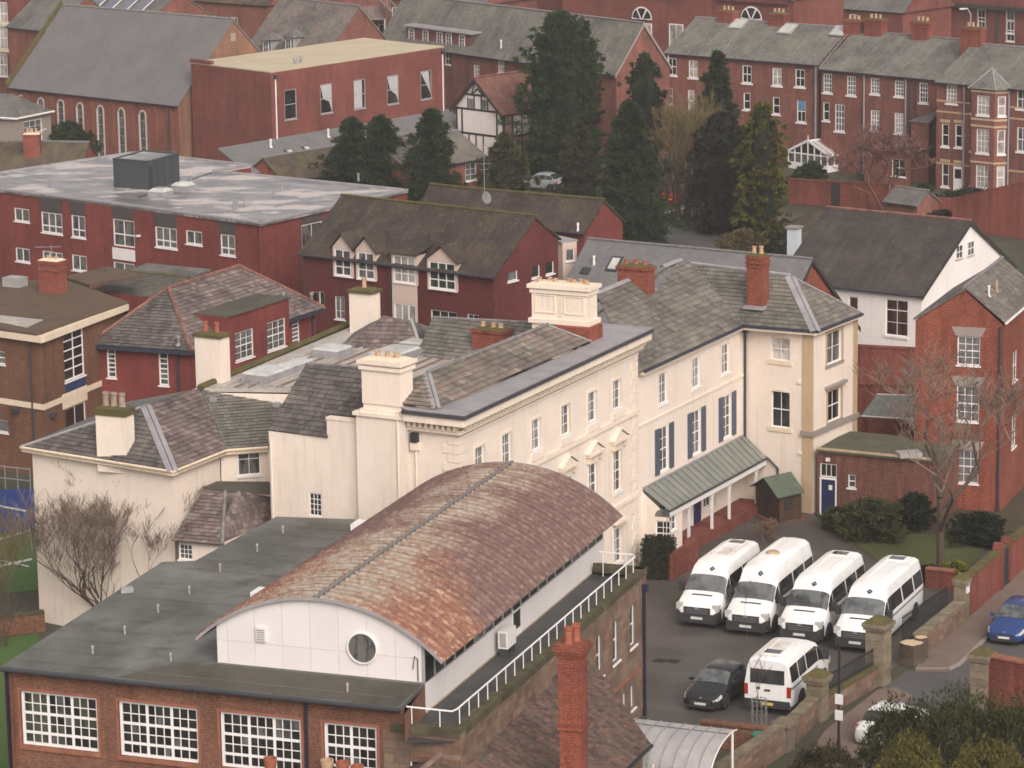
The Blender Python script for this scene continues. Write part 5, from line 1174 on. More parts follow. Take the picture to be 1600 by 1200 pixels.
def make_van(label, cx, cy, heading, L=6.2, H=2.55, high=False, hatch='long', grubby=True, badge=True):
    # heading: direction of the front
    t = thing('minibus', label, 'minibus', (cx, cy, 0), 'white minibuses parked in the yard', rz=heading)
    hw = .98; F = L / 2; Hr = H
    def sec(x, zb, yb, yw, z3, z4, y4, y5, z5, y6, z6, y7, z7, z8): return (x, [(0, zb), (yb, zb), (yw, zb + .18), (yw, z3), (y4, z4), (y5, z5), (y6, z6), (y7, z7), (0, z8)])
    st = [sec(F, .42, .62, .74, .66, .74, .74, .70, .80, .62, .84, .45, .86, .87),
          sec(F - .10, .28, .80, .90, .72, .86, .89, .86, .95, .78, 1.00, .55, 1.03, 1.04),
          sec(F - .34, .24, .90, .97, .82, 1.02, .96, .92, 1.10, .84, 1.15, .60, 1.18, 1.19),
          sec(F - .86, .24, .90, .98, .90, 1.16, .98, .93, 1.27, .86, 1.33, .62, 1.37, 1.38),
          sec(F - 1.50, .24, .90, .98, .95, 1.24, .98, .86, 1.88, .78, 2.00, .55, 2.05, 2.07),
          sec(F - 1.82, .24, .90, .98, .95, 1.26, .98, .84, 2.02, .77, H - .25, .55, H - .18, H - .16),
          sec(F - 2.35, .24, .90, .98, .95, 1.26, .98, .84, 2.04, .76, H - .12, .58, H - .03, H),
          sec(-F + .5, .24, .90, .98, .95, 1.26, .98, .84, 2.04, .76, H - .12, .58, H - .03, H),
          sec(-F + .12, .26, .90, .97, .95, 1.26, .965, .83, 2.03, .75, H - .15, .57, H - .06, H - .03),
          sec(-F, .34, .86, .94, .95, 1.26, .94, .81, 2.0, .73, H - .22, .54, H - .14, H - .12)]
    if high:
        for i in range(5, 10):
            x, h = st[i]; h[5] = (h[5][0] + .02, h[5][1] + .02); h[6] = (h[6][0] - .04, h[6][1] + .12); h[7] = (h[7][0] - .06, h[7][1] + .16); h[8] = (0, h[8][1] + .17)
    lf = Loft(st); mb = MB(); lf.body(mb); shade(mb.build('body', 'van_white', t), 28)
    top = lf.top_patch(5.6, 8.2, 7.15, .006, 4, 3).build('roof_skin', 'van_roof' if grubby else 'van_white', t, smooth=True)
    shade(lf.top_patch(3.08, 3.93, 5.15, .014, 5, 5).build('windscreen', 'screen_glass', t), 60)
    for s in (1, -1):
        lf.patch(3.35, 4.55, s * 4.1, s * 4.93, .012, 4, 3).build('cab_window', 'van_glass', t)
        for a, b in ((4.75, 6.32), (6.36, 6.74), (6.78, 7.9)): lf.patch(a, b, s * 4.12, s * 4.93, .012, 4, 3).build('side_window', 'van_glass', t)
        lf.patch(5.0, 8.6, s * 3.45, s * 3.75, .010, 5, 1).build('side_stripe', 'metal_grey', t)
        lf.patch(.9, 8.9, s * 1.15, s * 1.75, .010, 8, 1).build('sill_trim', 'bumper', t)
        bx(t, 'headlight', 'lamp_clear', (F - .36, F - .05), sorted((s * .66, s * .955)), (.78, 1.06))
        m = bx(t, 'mirror', 'bumper', (F - 1.28, F - 1.12), sorted((s * 1.02, s * 1.24)), (1.28, 1.66)); bx(t, 'mirror_arm', 'bumper', (F - 1.24, F - 1.16), sorted((s * .93, s * 1.03)), (1.34, 1.42), m)
        for x in (F - 1.0, -F + 1.35):
            wheel(t, x, s * .88, .345)
            mb = MB(); pts = [V((x + .47 * math.cos(q), s * .992, .35 + .47 * math.sin(q))) for q in [i * math.pi / 12 for i in range(13)]] + [V((x - .47, s * .992, .2)), V((x + .47, s * .992, .2))]
            mb.prism(pts, V((0, -s * .03, 0))).build('wheel_arch', 'bumper', t)
        tl = bx(t, 'tail_light', 'lamp_red', (-F - .015, -F + .1), sorted((s * .80, s * .955)), (.78, 1.22))
    # front bumper, grille, slot, plate, badge
    lf.patch(0, 2.0, 1.2, 3.4, .02, 4, 3).build('front_bumper', 'bumper', t); lf.patch(0, 2.0, -1.2, -3.4, .02, 4, 3).build('front_bumper', 'bumper', t)
    bx(t, 'front_bumper', 'bumper', (F - .12, F + .05), (-.86, .86), (.26, .66)); bx(t, 'grille', 'bumper', (F - .2, F + .025), (-.60, .60), (.64, .93))
    for k in range(3): bx(t, 'grille_bar', 'pipe_grey', (F + .025, F + .035), (-.5, .5), (.68 + k * .08, .695 + k * .08))
    bx(t, 'maker_badge', 'metal_grey', (F + .02, F + .045), (-.09, .09), (.86, .93)); bx(t, 'number_plate', 'plate_white', (F + .052, F + .065), (-.26, .26), (.42, .53))
    p = lf.pt(2.62, 8 - .9); q = lf.top_patch(2.55, 2.72, 7.25, .012, 1, 2).build('bonnet_slot', 'bumper', t)
    bx(t, 'rear_bumper', 'bumper', (-F - .06, -F + .1), (-.93, .93), (.34, .62)); bx(t, 'number_plate', 'plate_yellow', (-F - .075, -F - .062), (-.26, .26), (.42, .53))
    rw = bx(t, 'rear_window', 'van_glass', (-F - .02, -F + .02), (-.70, .70), (1.28, 1.86)); bx(t, 'wiper', 'bumper', (-F - .035, -F - .021), (-.4, .1), (1.3, 1.33), rw)
    bx(t, 'tailgate_handle', 'bumper', (-F - .03, -F), (-.12, .12), (.98, 1.05)); bx(t, 'logo_plate', 'pipe_dark', (-F - .008, -F), (.3, .44), (1.02, 1.12))
    for s in (-1, 1): bx(t, 'roof_rib', 'van_white', (-F + .3, F - 2.6), (s * .35 - .02, s * .35 + .02), (H - .01, H + .012) if not high else (H + .155, H + .172))
    hz = (H + (.17 if high else 0)) - .01
    if hatch == 'long':
        hh = bx(t, 'roof_hatch', 'van_white', (-F + .42, -F + 1.12), (-.42, .42), (hz, hz + .045)); bx(t, 'hatch_glass', 'van_glass', (-F + .52, -F + 1.02), (-.33, .33), (hz + .045, hz + .055), hh)
    elif hatch == 'vent': MB().lathe((-.3, 0, hz), [(.3, 0), (.3, .05), (.22, .1), (.1, .12)], 14).build('roof_vent', 'wood_pale', t)
    if badge:   # dark diamond emblem above the windscreen
        i = 4.55; c = lf.pt(i, 7.5); c.y = .12; mb = MB(); r = .13
        du = (lf.pt(i + .2, 7.6) - lf.pt(i - .2, 7.6)); du.y = 0; du.normalize(); nn = V((-du.z, 0, du.x)); nn = nn if nn.x > 0 or nn.z > 0 else -nn
        dv = V((0, 1, 0))
        e = MB().prism([c + du * r + nn * .035, c + dv * r + nn * .035, c - du * r + nn * .035, c - dv * r + nn * .035], nn * .012).build('roof_emblem', 'pipe_dark', t)
        MB().prism([c + du * r * .4 + nn * .05, c + dv * r * .4 + nn * .05, c - du * r * .4 + nn * .05, c - dv * r * .4 + nn * .05], nn * .004).build('emblem_centre', 'pipe_grey', e)
    bx(t, 'tax_disc', 'sign_white', (F - 1.34, F - 1.26), (.58, .66), (1.64, 1.72))
    t.scale = (1.08, 1.08, 1.08); return t
def place_front(px, py, heading, L):
    p = W(px, py, 0); d = V((math.cos(heading), math.sin(heading), 0)); return p - d * (L / 2 * (1.08 if L > 5 else 1))
HV = math.radians(67 + 180)
for (x, y, L, H, hi, ht, gr, lb) in (
    (1089, 982, 6.0, 2.50, False, 'long', True, 'white minibus with brown stained roof nearest the clipped hedge'),
    (1165, 995, 6.6, 2.60, True, 'vent', False, 'tallest white minibus, round brown roof vent and no long hatch'),
    (1249, 1008, 6.5, 2.52, False, 'long', False, 'clean-roofed white minibus between the tallest one and the gate-side one'),
    (1336, 1021, 6.9, 2.52, False, 'long', False, 'white minibus of the front row standing closest to the gate pier')):
    c = place_front(x, y, HV, L); make_van(lb, c.x, c.y, HV, L, H, hi, ht, gr)
c = W(1199, 1117, 0); h5 = math.radians(67); d = V((math.cos(h5), math.sin(h5), 0)); c = c + d * 2.8
make_van('white minibus parked on its own showing red tail lights and rear window', c.x, c.y, h5, 5.2, 2.35, False, 'long', True, False)
def make_car(name, label, cx, cy, heading, paint, L=4.3, H=1.46, group=None):
    t = thing(name, label, 'car', (cx, cy, 0), group, rz=heading); F = L / 2; k = H / 1.46
    def sec(x, zb, yb, yw, z3, z4, y4, y5, z5, y6, z6, y7, z7, z8): return (x, [(0, zb), (yb, zb), (yw, zb + .14), (yw + .01, z3), (y4, z4), (y5, z5), (y6, z6), (y7, z7), (0, z8)])
    st = [sec(F, .34, .45, .58, .46, .52, .58, .54, .56, .48, .58, .3, .6, .61),
          sec(F - .12, .22, .66, .76, .52, .62, .75, .70, .66, .60, .69, .4, .71, .72),
          sec(F - .45, .18, .76, .86, .60, .74, .84, .76, .79, .66, .83, .45, .85, .86),
          sec(F - 1.15, .18, .80, .89, .66, .88, .86, .78, .92, .68, .97, .48, 1.0, 1.01),
          sec(F - 1.95, .18, .80, .90, .68, .93, .87, .67, 1.30 * k, .58, 1.37 * k, .42, 1.41 * k, 1.42 * k),
          sec(F - 2.5, .18, .80, .90, .68, .94, .87, .66, 1.36 * k, .57, 1.42 * k, .42, 1.45 * k, H),
          sec(-F + .95, .18, .80, .90, .70, .96, .87, .65, 1.32 * k, .56, 1.38 * k, .40, 1.41 * k, 1.42 * k),
          sec(-F + .35, .2, .78, .87, .70, .96, .83, .66, 1.02, .58, 1.06, .4, 1.08, 1.09),
          sec(-F + .08, .24, .72, .82, .60, .86, .78, .66, .90, .58, .93, .4, .95, .96),
          sec(-F, .36, .62, .74, .56, .74, .70, .62, .78, .54, .8, .4, .82, .83)]
    lf = Loft(st); mb = MB(); lf.body(mb); shade(mb.build('body', paint, t), 30)
    shade(lf.top_patch(3.06, 3.94, 5.1, .012, 4, 4).build('windscreen', 'screen_glass', t), 60); shade(lf.top_patch(6.1, 6.95, 5.1, .012, 4, 4).build('rear_window', 'van_glass', t), 60)
    for s in (1, -1):
        for a, b in ((3.35, 4.62), (4.7, 5.55), (5.6, 6.5)): lf.patch(a, b, s * 4.12, s * 4.93, .012, 4, 2).build('side_window', 'van_glass', t)
        for x in (F - .82, -F + .78):
            wheel(t, x, s * .79, .31, .19); pts = [V((x + .38 * math.cos(q), s * .907, .31 + .38 * math.sin(q))) for q in [i * math.pi / 12 for i in range(13)]] + [V((x - .38, s * .907, .2)), V((x + .38, s * .907, .2))]
            MB().prism(pts, V((0, -s * .02, 0))).build('wheel_arch', 'bumper', t)
        lf.patch(.7, 1.9, s * 3.3, s * 4.7, .012, 3, 2).build('headlight', 'lamp_clear', t); lf.patch(7.3, 8.3, s * 3.4, s * 4.8, .012, 2, 2).build('tail_light', 'lamp_red', t)
        m = bx(t, 'mirror', paint, (F - 1.62, F - 1.48), sorted((s * .90, s * 1.06)), (.93, 1.06))
    bx(t, 'grille', 'bumper', (F - .1, F + .015), (-.46, .46), (.40, .54)); bx(t, 'lower_intake', 'bumper', (F - .12, F - .01), (-.6, .6), (.22, .34)); bx(t, 'number_plate', 'plate_white', (F + .016, F + .028), (-.26, .26), (.36, .46))
    bx(t, 'number_plate', 'plate_yellow', (-F - .02, -F + .02), (-.26, .26), (.52, .63)); bx(t, 'bonnet_badge', 'metal_grey', (F - .1, F - .02), (-.05, .05), (.6, .68))
    return t
c = place_front(1094, 1114, math.radians(246), 4.3); make_car('parked_car', 'black hatchback parked in the yard beside the lone minibus', c.x, c.y, math.radians(246), 'car_black')
c = place_front(1568, 1010, math.radians(246), 4.4); make_car('parked_car', 'blue car with open-roofed look parked on the street by the red wall', c.x, c.y, math.radians(246), 'car_blue', 4.4, 1.5).__setitem__('label', 'blue hatchback standing on the street below the red brick garden wall')
c = W(1395, 1150, 0); make_car('parked_car', 'white car half hidden behind the dark yew at the kerb', c.x, c.y, math.radians(60), 'car_white', 4.2, 1.5)
# ------------------------------------------------------------------ gate, walls, railings
def pier(name, label, p, s, h, rz, cap=.14):
    t = thing(name, label, 'gate pier', at(p, 0), 'stone gate piers'); z = 0; hh = h - .55
    MB().abox(at(p, 0), s - .06, s - .06, hh, rz).build('core', 'mortar', t)
    k = 0
    X = V((math.cos(rz), math.sin(rz), 0)); Y = V((-X.y, X.x, 0))
    while z < hh - .05:
        c = min(.34, hh - z); MB().abox(at(p, z), s + rnd.uniform(-.015, .015), s + rnd.uniform(-.015, .015), c - .015, rz).build('stone_block', 'stone_gate_obj', t); z += c
    MB().abox(at(p, hh), s + 2 * cap * .6, s + 2 * cap * .6, .14, rz).build('necking', 'stone_gate_obj', t); MB().abox(at(p, hh + .14), s + 2 * cap, s + 2 * cap, .16, rz).build('cornice', 'stone_gate_obj', t)
    MB().frustum(at(p, hh + .3), s + 1.6 * cap, s + 1.6 * cap, s * .5, s * .5, .25, rz).build('cap', 'moss', t); return t
P1, P2, P3, P4 = W(1372, 1068), W(1277, 1124), W(1502, 972), W(1533, 1105); RG = math.radians(59)
pier('gate_pier', 'tallest stone gate pier with heavy mossy cap in front of the front-row minibuses', P1, .85, 3.05, RG); pier('gate_pier', 'mossy-capped stone pier beside the lone minibus', P2, .72, 2.2, RG)
pier('gate_pier', 'slim stone pier where the red brick garden wall begins', P3, .55, 2.35, RG, .08); pier('gate_pier', 'pale stone pier at the end of the brick wall across the street', P4, .75, 2.65, RG, .1)
def low_wall(name, label, a, b, h, w, mat, coping='moss', group=None, stones=True, cat='wall'):
    t = thing(name, label, cat, at(a, 0), group); fr = Fr(a, b)
    fr.box(MB(), (0, fr.L), (-w / 2, w / 2), (0, h)).build('core', 'mortar' if stones else mat, t)
    if stones:
        for f2 in (Fr(v2(a) + fr.n * w / 2, v2(b) + fr.n * w / 2), Fr(v2(b) - fr.n * w / 2, v2(a) - fr.n * w / 2)): blocks(t, f2, 0, h - .02, mat, .4, .22, proud=.03)
    m = max(1, int(fr.L / .7)); st = fr.L / m
    for i in range(m): fr.box(MB(), (i * st + .006, (i + 1) * st - .006), (-w / 2 - .06, w / 2 + .06), (h, h + .1 + rnd.uniform(-.008, .012))).build('coping_stone', coping, t)
    return t, fr
def railing(label, a, b, h0, h1, step=.14):
    fr = Fr(a, b); t = thing('iron_railing', label, 'railing', at(a, h0), 'iron railings on the street wall')
    for z in (h0 + .12, h1 - .12): fr.box(MB(), (0, fr.L), (-.02, .02), (z, z + .035)).build('rail', 'iron', t)
    u = .07
    while u < fr.L:
        fr.box(MB(), (u, u + .022), (-.011, .011), (h0, h1)).build('bar', 'iron', t); u += step
gd = hdir(P2, P1)
low_wall('street_wall', 'low stone wall between the tallest pier and the mossy-capped pier', v2(P2) + gd * .42, v2(P1) - gd * .5, .85, .4, 'stone_rubble'); railing('black railing between the tallest pier and the mossy-capped pier', v2(P2) + gd * .45, v2(P1) - gd * .5, .96, 1.75)
St = W(1425, 1036); g3 = hdir(St, P3)
low_wall('street_wall', 'low stone wall running from the pale tree stump to the slim pier', v2(St) + g3 * .9, v2(P3) - g3 * .35, 1.0, .45, 'stone_rubble', 'stone_gate_obj'); gn = outn(g3)
railing('black railing along the yard edge beside the front-row minibuses', v2(St) + g3 * 1.2 - gn * .9, v2(P3) - g3 * .3 - gn * .6, .3, 1.75)
# stump
t = thing('tree_stump', 'pale freshly cut tree stump beside the tallest gate pier', 'stump', at(St, 0))
for dx, dy, r, hh in ((0, 0, .55, .95), (.45, .5, .3, 1.05)):
    k = 16; mb = MB(); rad = [r * rnd.uniform(.85, 1.12) for _ in range(k)]; base = at(v2(St) + V((dx, dy, 0)), 0)
    for z, f in ((0, 1.2), (.3, 1.02), (hh, .95)):
        for j in range(k): a = 2 * math.pi * j / k; mb.v.append(base + V((rad[j] * f * math.cos(a), rad[j] * f * math.sin(a), z)))
    for q in range(2):
        for j in range(k): mb.f.append((q * k + j, q * k + (j + 1) % k, q * k + k + (j + 1) % k, q * k + k + j))
    mb.build('trunk', 'bark', t); MB().poly([base + V((rad[j] * .94 * math.cos(2 * math.pi * j / k), rad[j] * .94 * math.sin(2 * math.pi * j / k), hh + .003)) for j in range(k)]).build('cut_face', 'wood_cut', t)
# corner of walls by the canopy
K0 = W(1226, 1172, 0); K1 = v2(K0)
low_wall('street_wall', 'low stone wall from the mossy-capped pier down to the wall corner', v2(K0), v2(P2) - gd * .4, 1.0, .4, 'stone_rubble', 'stone_gate_obj')
low_wall('yard_wall', 'brown brick wall with flat coping between canopy and yard', W(1095, 1166, 0), v2(W(1219, 1180, 0)), 1.05, .3, 'brick_brown', 'brick_brown', stones=False)
low_wall('street_wall', 'low stone wall running off the bottom edge from the wall corner', W(1120, 1245, 0), v2(K0) - gd * .1, 1.15, .4, 'stone_rubble', 'stone_gate_obj')
t = thing('wall_corner_block', 'flat sandstone block capping the wall corner above the green bin', 'stone', at(K0, 1.0)); MB().abox(at(K0, 1.1), .95, .8, .17, RG).build('cap_stone', 'stone_gate_obj', t); MB().abox(at(K0, 0), .7, .6, 1.1, RG).build('block', 'mortar', t)
# brick garden wall along the street
BW0, BW1 = v2(P3) + hdir(P3, W(1600, 884)) * .35, v2(W(1640, 853)); bd = hdir(BW0, BW1); bl = (BW1 - BW0).length
gate_u = Fr(BW0, BW1).uv(1561, 880)[0]
t, fr = low_wall('garden_wall', 'red brick garden wall with mossy top running up the street at right', BW0, BW1, 1.95, .3, 'brick_wall', 'moss', stones=False)
fr.box(MB(), (gate_u - .1, gate_u + .95), (-.19, .17), (.0, 2.05)).build('gateway_shade', 'black_mark', t)  # solid black slab painted as the shade of the open gate
for s in (-.35, .95): fr.box(MB(), (gate_u + s, gate_u + s + .4), (-.24, .22), (0, 2.35)).build('gate_jamb', 'brick_wall', t)
low_wall('garden_wall', 'red brick wall across the street behind the dark yew', v2(P4) + V((.3, -.1, 0)), W(1760, 1150, 0), 2.3, .35, 'brick_wall', 'terracotta', stones=False)
low_wall('yard_wall', 'low red brick wall behind the gate-side minibus', W(1447, 917), W(1492, 922), .9, .25, 'brick_wall', 'terracotta', stones=False)
t = thing('notice_board', 'small white notice on the slim stone pier', 'sign', at(P3, 0)); f = Fr(v2(P3) + outn(gd) * .29 - gd * .2, v2(P3) + outn(gd) * .29 + gd * .2); f.box(MB(), (.05, .38), (-.03, 0), (1.45, 1.95)).build('board', 'sign_white', t); f.box(MB(), (.1, .33), (-.034, -.03), (1.75, 1.9)).build('print', 'pipe_grey', t)
# lamp post with two little signs
lp = W(1310, 1196, 0); t = thing('sign_post', 'tall thin dark post with two white plates by the pavement', 'post', at(lp, 0)); zt = zat(lp, 1003)
MB().tube([at(lp, 0), at(lp, zt)], .055, 8).build('pole', 'iron', t); MB().tube([at(lp, 0), at(lp, 1.1)], .08, 8).build('base', 'iron', t)
for yy in (1092, 1117):
    z = zat(lp, yy); b = MB().abox(at(v2(lp) + V((0, -.08, 0)), z - .2), .34, .03, .42, -.5).build('plate', 'sign_white', t)
# green bin, guarded sapling
gb = W(1186, 1186, 0); t = thing('wheelie_bin', 'dark green round-topped bin behind the low wall near the canopy', 'bin', at(gb, 0)); MB().lathe(at(gb, 0), [(.24, 0), (.3, .9), (.31, 1.0)], 14).build('drum', 'green_bin', t); MB().lathe(at(gb, 1.0), [(.33, 0), (.33, .06), (.26, .13), (.1, .16)], 14).build('lid', 'green_lid', t)
tgp = W(1186, 1136, 0); t = thing('tree_guard', 'grey wire guard round a thin sapling behind the lone minibus', 'tree guard', at(tgp, 0))
for k in range(10):
    a = 2 * math.pi * k / 10; q = v2(tgp) + V((.33 * math.cos(a), .33 * math.sin(a), 0)); MB().tube([at(q, 0), at(q, 1.25)], .016, 4).build('wire', 'metal_grey', t)
for z in (.1, .6, 1.2): MB().tube([at(v2(tgp) + V((.33 * math.cos(2 * math.pi * k / 12), .33 * math.sin(2 * math.pi * k / 12), 0)), z) for k in range(13)], .014, 4).build('hoop', 'metal_grey', t)
# hedge by the verandah is built with the plants; playhouse shed
sa, sb, sc_ = W(1181, 803), W(1218, 819), W(1252, 811)
def shed():
    t = thing('playhouse', 'small brown timber playhouse with green felt roof below the verandah', 'shed', at(sb, 0)); e = 1.55
    f1, f2 = Fr(sa, sb), Fr(sb, sc_); d = v2(sa) + v2(sc_) - v2(sb); rg = 2.15
    n = 9; c = f1.L / 2
    for i in range(n):
        z0, z1 = e * i / n, e * (i + 1) / n - .012
        f1.box(MB(), (0, f1.L), (-.0, .04), (z0, z1)).build('board', 'timber_brown', t); f2.box(MB(), (.0, f2.L), (0, .04), (z0, z1)).build('board', 'timber_brown', t)
    MB().poly([f1.p(0, e), f1.p(f1.L, e), f1.p(c, rg)]).build('gable', 'timber_brown', t)
    shell(t, [v2(sc_), d, v2(sa)], 0, e, 'timber_brown', skip=(2,))
    back = f2.t * f2.L
    for u0, u1 in ((0, c), (f1.L, c)):
        s = -1 if u0 == 0 else 1
        a, b = f1.p(u0 + s * .22, e - .12, -.25), f1.p(c, rg + .05, -.25); MB().prism([a, b, b + back + f2.t * .4, a + back + f2.t * .4], V((0, 0, .05))).build('roof_panel', 'shed_felt', t)
    w = f2.box(MB(), (.35, .95), (-.03, .0), (.7, 1.25)).build('window', 'timber_black', t); f1.box(MB(), (c - .35, c + .25), (-.03, 0), (.05, 1.25)).build('door', 'timber_black', t)
    MB().abox(at((v2(sa) + v2(sc_)) / 2, 0), 2.6, 2.2, .08, math.atan2(f1.t.y, f1.t.x)).build('base', 'brick_brown', t)
shed()
# glazed barrel canopy at the bottom edge
def canopy():
    z0 = 2.75; a, b = W(975, 1117, z0), W(1152, 1137, z0); tt = hdir(a, b); nn = outn(tt); L = (b - a).length; R_ = 2.3
    t = thing('glazed_canopy', 'curved clear-panelled canopy on white posts at the bottom edge', 'canopy', at(b, 0)); m = 9; st = L / m
    prof = [(nn * (R_ * math.sin(q)) + Z * (-.9 * (1 - math.cos(q)) * 1.25)) for q in [(-.38 + 1.85 * i / 10) for i in range(11)]]
    for i in range(m):
        for k in range(0, 10, 5):
            mb = MB(); n = 0
            for u in (i * st + .03, (i + 1) * st - .03):
                for q in range(k, k + 6): mb.v.append(a + tt * u + nn * .9 + prof[q])
            for q in range(5): mb.f.append((q, q + 1, 7 + q, 6 + q))
            mb.build('roof_pane', 'poly_roof', t)
    for i in range(m + 1): MB().tube([a + tt * (i * st) + nn * .9 + p + Z * .015 for p in prof], .03, 5).build('rib', 'pipe_grey' if i < m else 'soft_white', t)
    for q in (2, 10): MB().tube([a + nn * .9 + prof[q] - Z * .02, b + nn * .9 + prof[q] - Z * .02], .045, 6).build('purlin', 'pipe_dark', t)
    for u in (.05, L / 2, L - .05):
        for q in (1, 9): p = a + tt * u + nn * .9 + prof[q]; MB().tube([at(p, 0), p], .055, 8).build('post', 'soft_white', t)
canopy()
# foreground stone house with the tall brick stack
def fore_house():
    zr, zv = 5.3, 2.9
    r0, r1 = W(650, 1212, zr), W(905, 1002, zr); e1 = W(1017, 1163, zv); td = hdir(r0, r1)
    r1 = r0 + td * ((r1 - r0).length)
    t = thing('stone_cottage', 'stone cottage with brown tiled roof and one very tall brick stack at the bottom edge', 'building', at(e1, 0))
    e0 = at(v2(e1) - td * ((r1 - r0).length + 2), zv); q0 = r0 - td * 2
    slates(t, [e0, e1, r1, q0], 'tile_foreground', .24, .19, th=.016, single=0)
    b1 = at(v2(r1) * 2 - v2(e1), zv + .4); b0 = at(v2(q0) * 2 - v2(e0), zv + .4); roof_face(t, [r1 - Z * .02, q0 - Z * .02, b0, b1], 'tile_brown')
    ridge(t, r0, r1, 'rust_dark', .12, .45)
    fw_ = Fr(v2(e0) - outn(td) * .3, v2(e1) - outn(td) * .3 - td * .2); wall_mesh(fw_, 0, zv).build('wall', 'mortar', t); blocks(t, fw_, 0, zv - .1, 'stone_rubble', .45, .25)
    g = Fr(fw_.B, v2(b1) - td * .2); wall_mesh(g, 0, zv, gable=[(g.L / 2, zr - .1)]).build('wall', 'mortar', t)
    MB().tube([e0 + outn(td) * .05 - Z * .05, e1 + outn(td) * .05 - Z * .05], .07, 6).build('gutter', 'iron', t)
    c = W(897, 1235, 3.6); zt = zat(c, 1003); rz = math.atan2(td.y, td.x) - math.pi / 2
    ch = chimney(t, v2(c), .82, .72, 2.5, zt - .5, 'brick_orange', rz, bands=((2.75, .16, .07), (2.55, 2.2, .02), (.35, .1, .05)), name='tall_chimney')
    for i, (e, hgt) in enumerate(((.06, .13), (.13, .13), (.19, .14), (.12, .1))): MB().abox(at(c, zt - .5 + i * .125), .82 + 2 * e, .72 + 2 * e, .128, rz).build('corbel', 'brick_orange', ch)
    for k in (-.2, .18):
        q = v2(c) + V((math.cos(rz) * k * .6, math.sin(rz) * k * .6, 0)) + V((k * .2, k * 1.2, 0)); MB().lathe(at(q, zt), [(.17, 0), (.15, .1), (.145, .5), (.175, .53), (.175, .62), (.12, .62), (.11, .3)], 14).build('chimney_pot', 'pot_red', ch)
    # three pots of the next house poke up at the bottom edge
    for x, y, m, lb in ((511, 1187, 'pot_buff', 'buff terracotta pot poking up at the bottom edge under the last hall window'), (535, 1190, 'pot_red', 'dark red fluted pot between the buff pot and the small red one'), (558, 1196, 'pot_red', 'smallest red pot at the bottom edge, right of the dark fluted one'), (422, 1184, 'pot_red', 'low red pot lid at the bottom edge under the third hall window')):
        p = W(x, y, 5.0); q = thing('chimney_pot', lb, 'chimney pot', at(p, 3.8), 'pots at the bottom edge'); MB().lathe(at(p, 3.9), [(.2, 0), (.19, .6), (.24, .95), (.25, 1.1), (.18, 1.1), (.16, .6)], 14).build('pot', m, q); MB().abox(at(p, 3.0), .7, .7, .9, .3).build('stack_top', 'brick_brown', q)
fore_house()
# ================================================================== HOUSES RIGHT AND MIDDLE
def gab_px(A, B, apex, back=None):
    """half depth, ridge height (and back corner) of a right-hand gable from its apex pixel"""
    n = outn(hdir(A, B)); Bx = v2(B); p = WV(Bx, Bx - n, *apex); r = [-(p - Bx).dot(n), p.z]
    if back: q = WV(Bx, Bx - n, *back); r += [-(q - Bx).dot(n), q.z]
    return r
def gabled(t, A, B, half, zr, wmat, rmat, wins=(), rwins=(), ov=.25, gov=.12, back=None, z0=0, slate=None, rm='ridge_grey', bmat=None, rj=True, rwmat=None, wallfront=True, th=.12, sl=(.34, .27)):
    """A,B front eave corners (3D). half = eave to ridge; back = (depth, z) of the rear eave. returns frames and ridge ends"""
    tt = hdir(A, B); n = outn(tt); ze = A.z; bk, zb = back or (2 * half, ze)
    fr = Fr(v2(A) - n * ov + tt * gov, v2(B) - n * ov - tt * gov); rf = Fr(fr.B, fr.B - n * (bk - 2 * ov)); lf = Fr(fr.A - n * (bk - 2 * ov), fr.A)
    slope = (zr - ze) / half
    zw = ze + slope * ov - th * 1.1
    rfu = lambda u: (u + ov)
    if wallfront: wall(t, fr, z0, zw, wmat, wins(fr) if callable(wins) else wins)
    gb = [(half - ov, zr - th * 1.2), (rf.L, zb + .0)]
    zlow = min(zw, zb)
    g1 = [(0, zw), (half - ov, zr - th * 1.2), (rf.L, zb)] if zlow < zw else [(half - ov, zr - th * 1.2), (rf.L, zb)]
    wall(t, rf, z0, zlow, rwmat or wmat, rwins(rf) if callable(rwins) else rwins, gable=[q for q in g1 if q[1] > zlow + 1e-4])
    L2 = lf.L; g2 = [(L2 - u, z) for u, z in g1][::-1]
    wall(t, lf, z0, zlow, wmat, gable=[q for q in g2 if q[1] > zlow + 1e-4])
    wall_mesh(Fr(rf.B, lf.A), z0, zb).build('wall', wmat, t)
    rA, rB = at(v2(A) - n * half, zr), at(v2(B) - n * half, zr); bA, bB = at(v2(A) - n * bk, zb), at(v2(B) - n * bk, zb)
    if slate: slates(t, [A, B, rB, rA], slate, *sl); roof_face(t, [A - Z * .05, B - Z * .05, rB - Z * .05, rA - Z * .05], rmat, th)
    else: roof_face(t, [A, B, rB, rA], rmat, th, 'roof_slope')
    roof_face(t, [rA - Z * .01, rB - Z * .01, bB, bA], rmat, th, 'roof_slope')
    ridge(t, rA, rB, rm, .1, .5, joined=rj)
    MB().tube([A + n * .05 - Z * .04, B + n * .05 - Z * .04], .06, 6).build('gutter', 'gutter_navy', t)
    if bmat:
        for a, b in ((B, rB), (rB, bB)): d = (b - a); MB().prism([a + tt * .02, b + tt * .02, b + tt * .02 - Z * .28, a + tt * .02 - Z * .28], tt * .04).build('bargeboard', bmat, t)
    return fr, rf, lf, rA, rB
W22 = lambda g='glass', **k: dict(dict(pre='sash22', glass=g), **k)
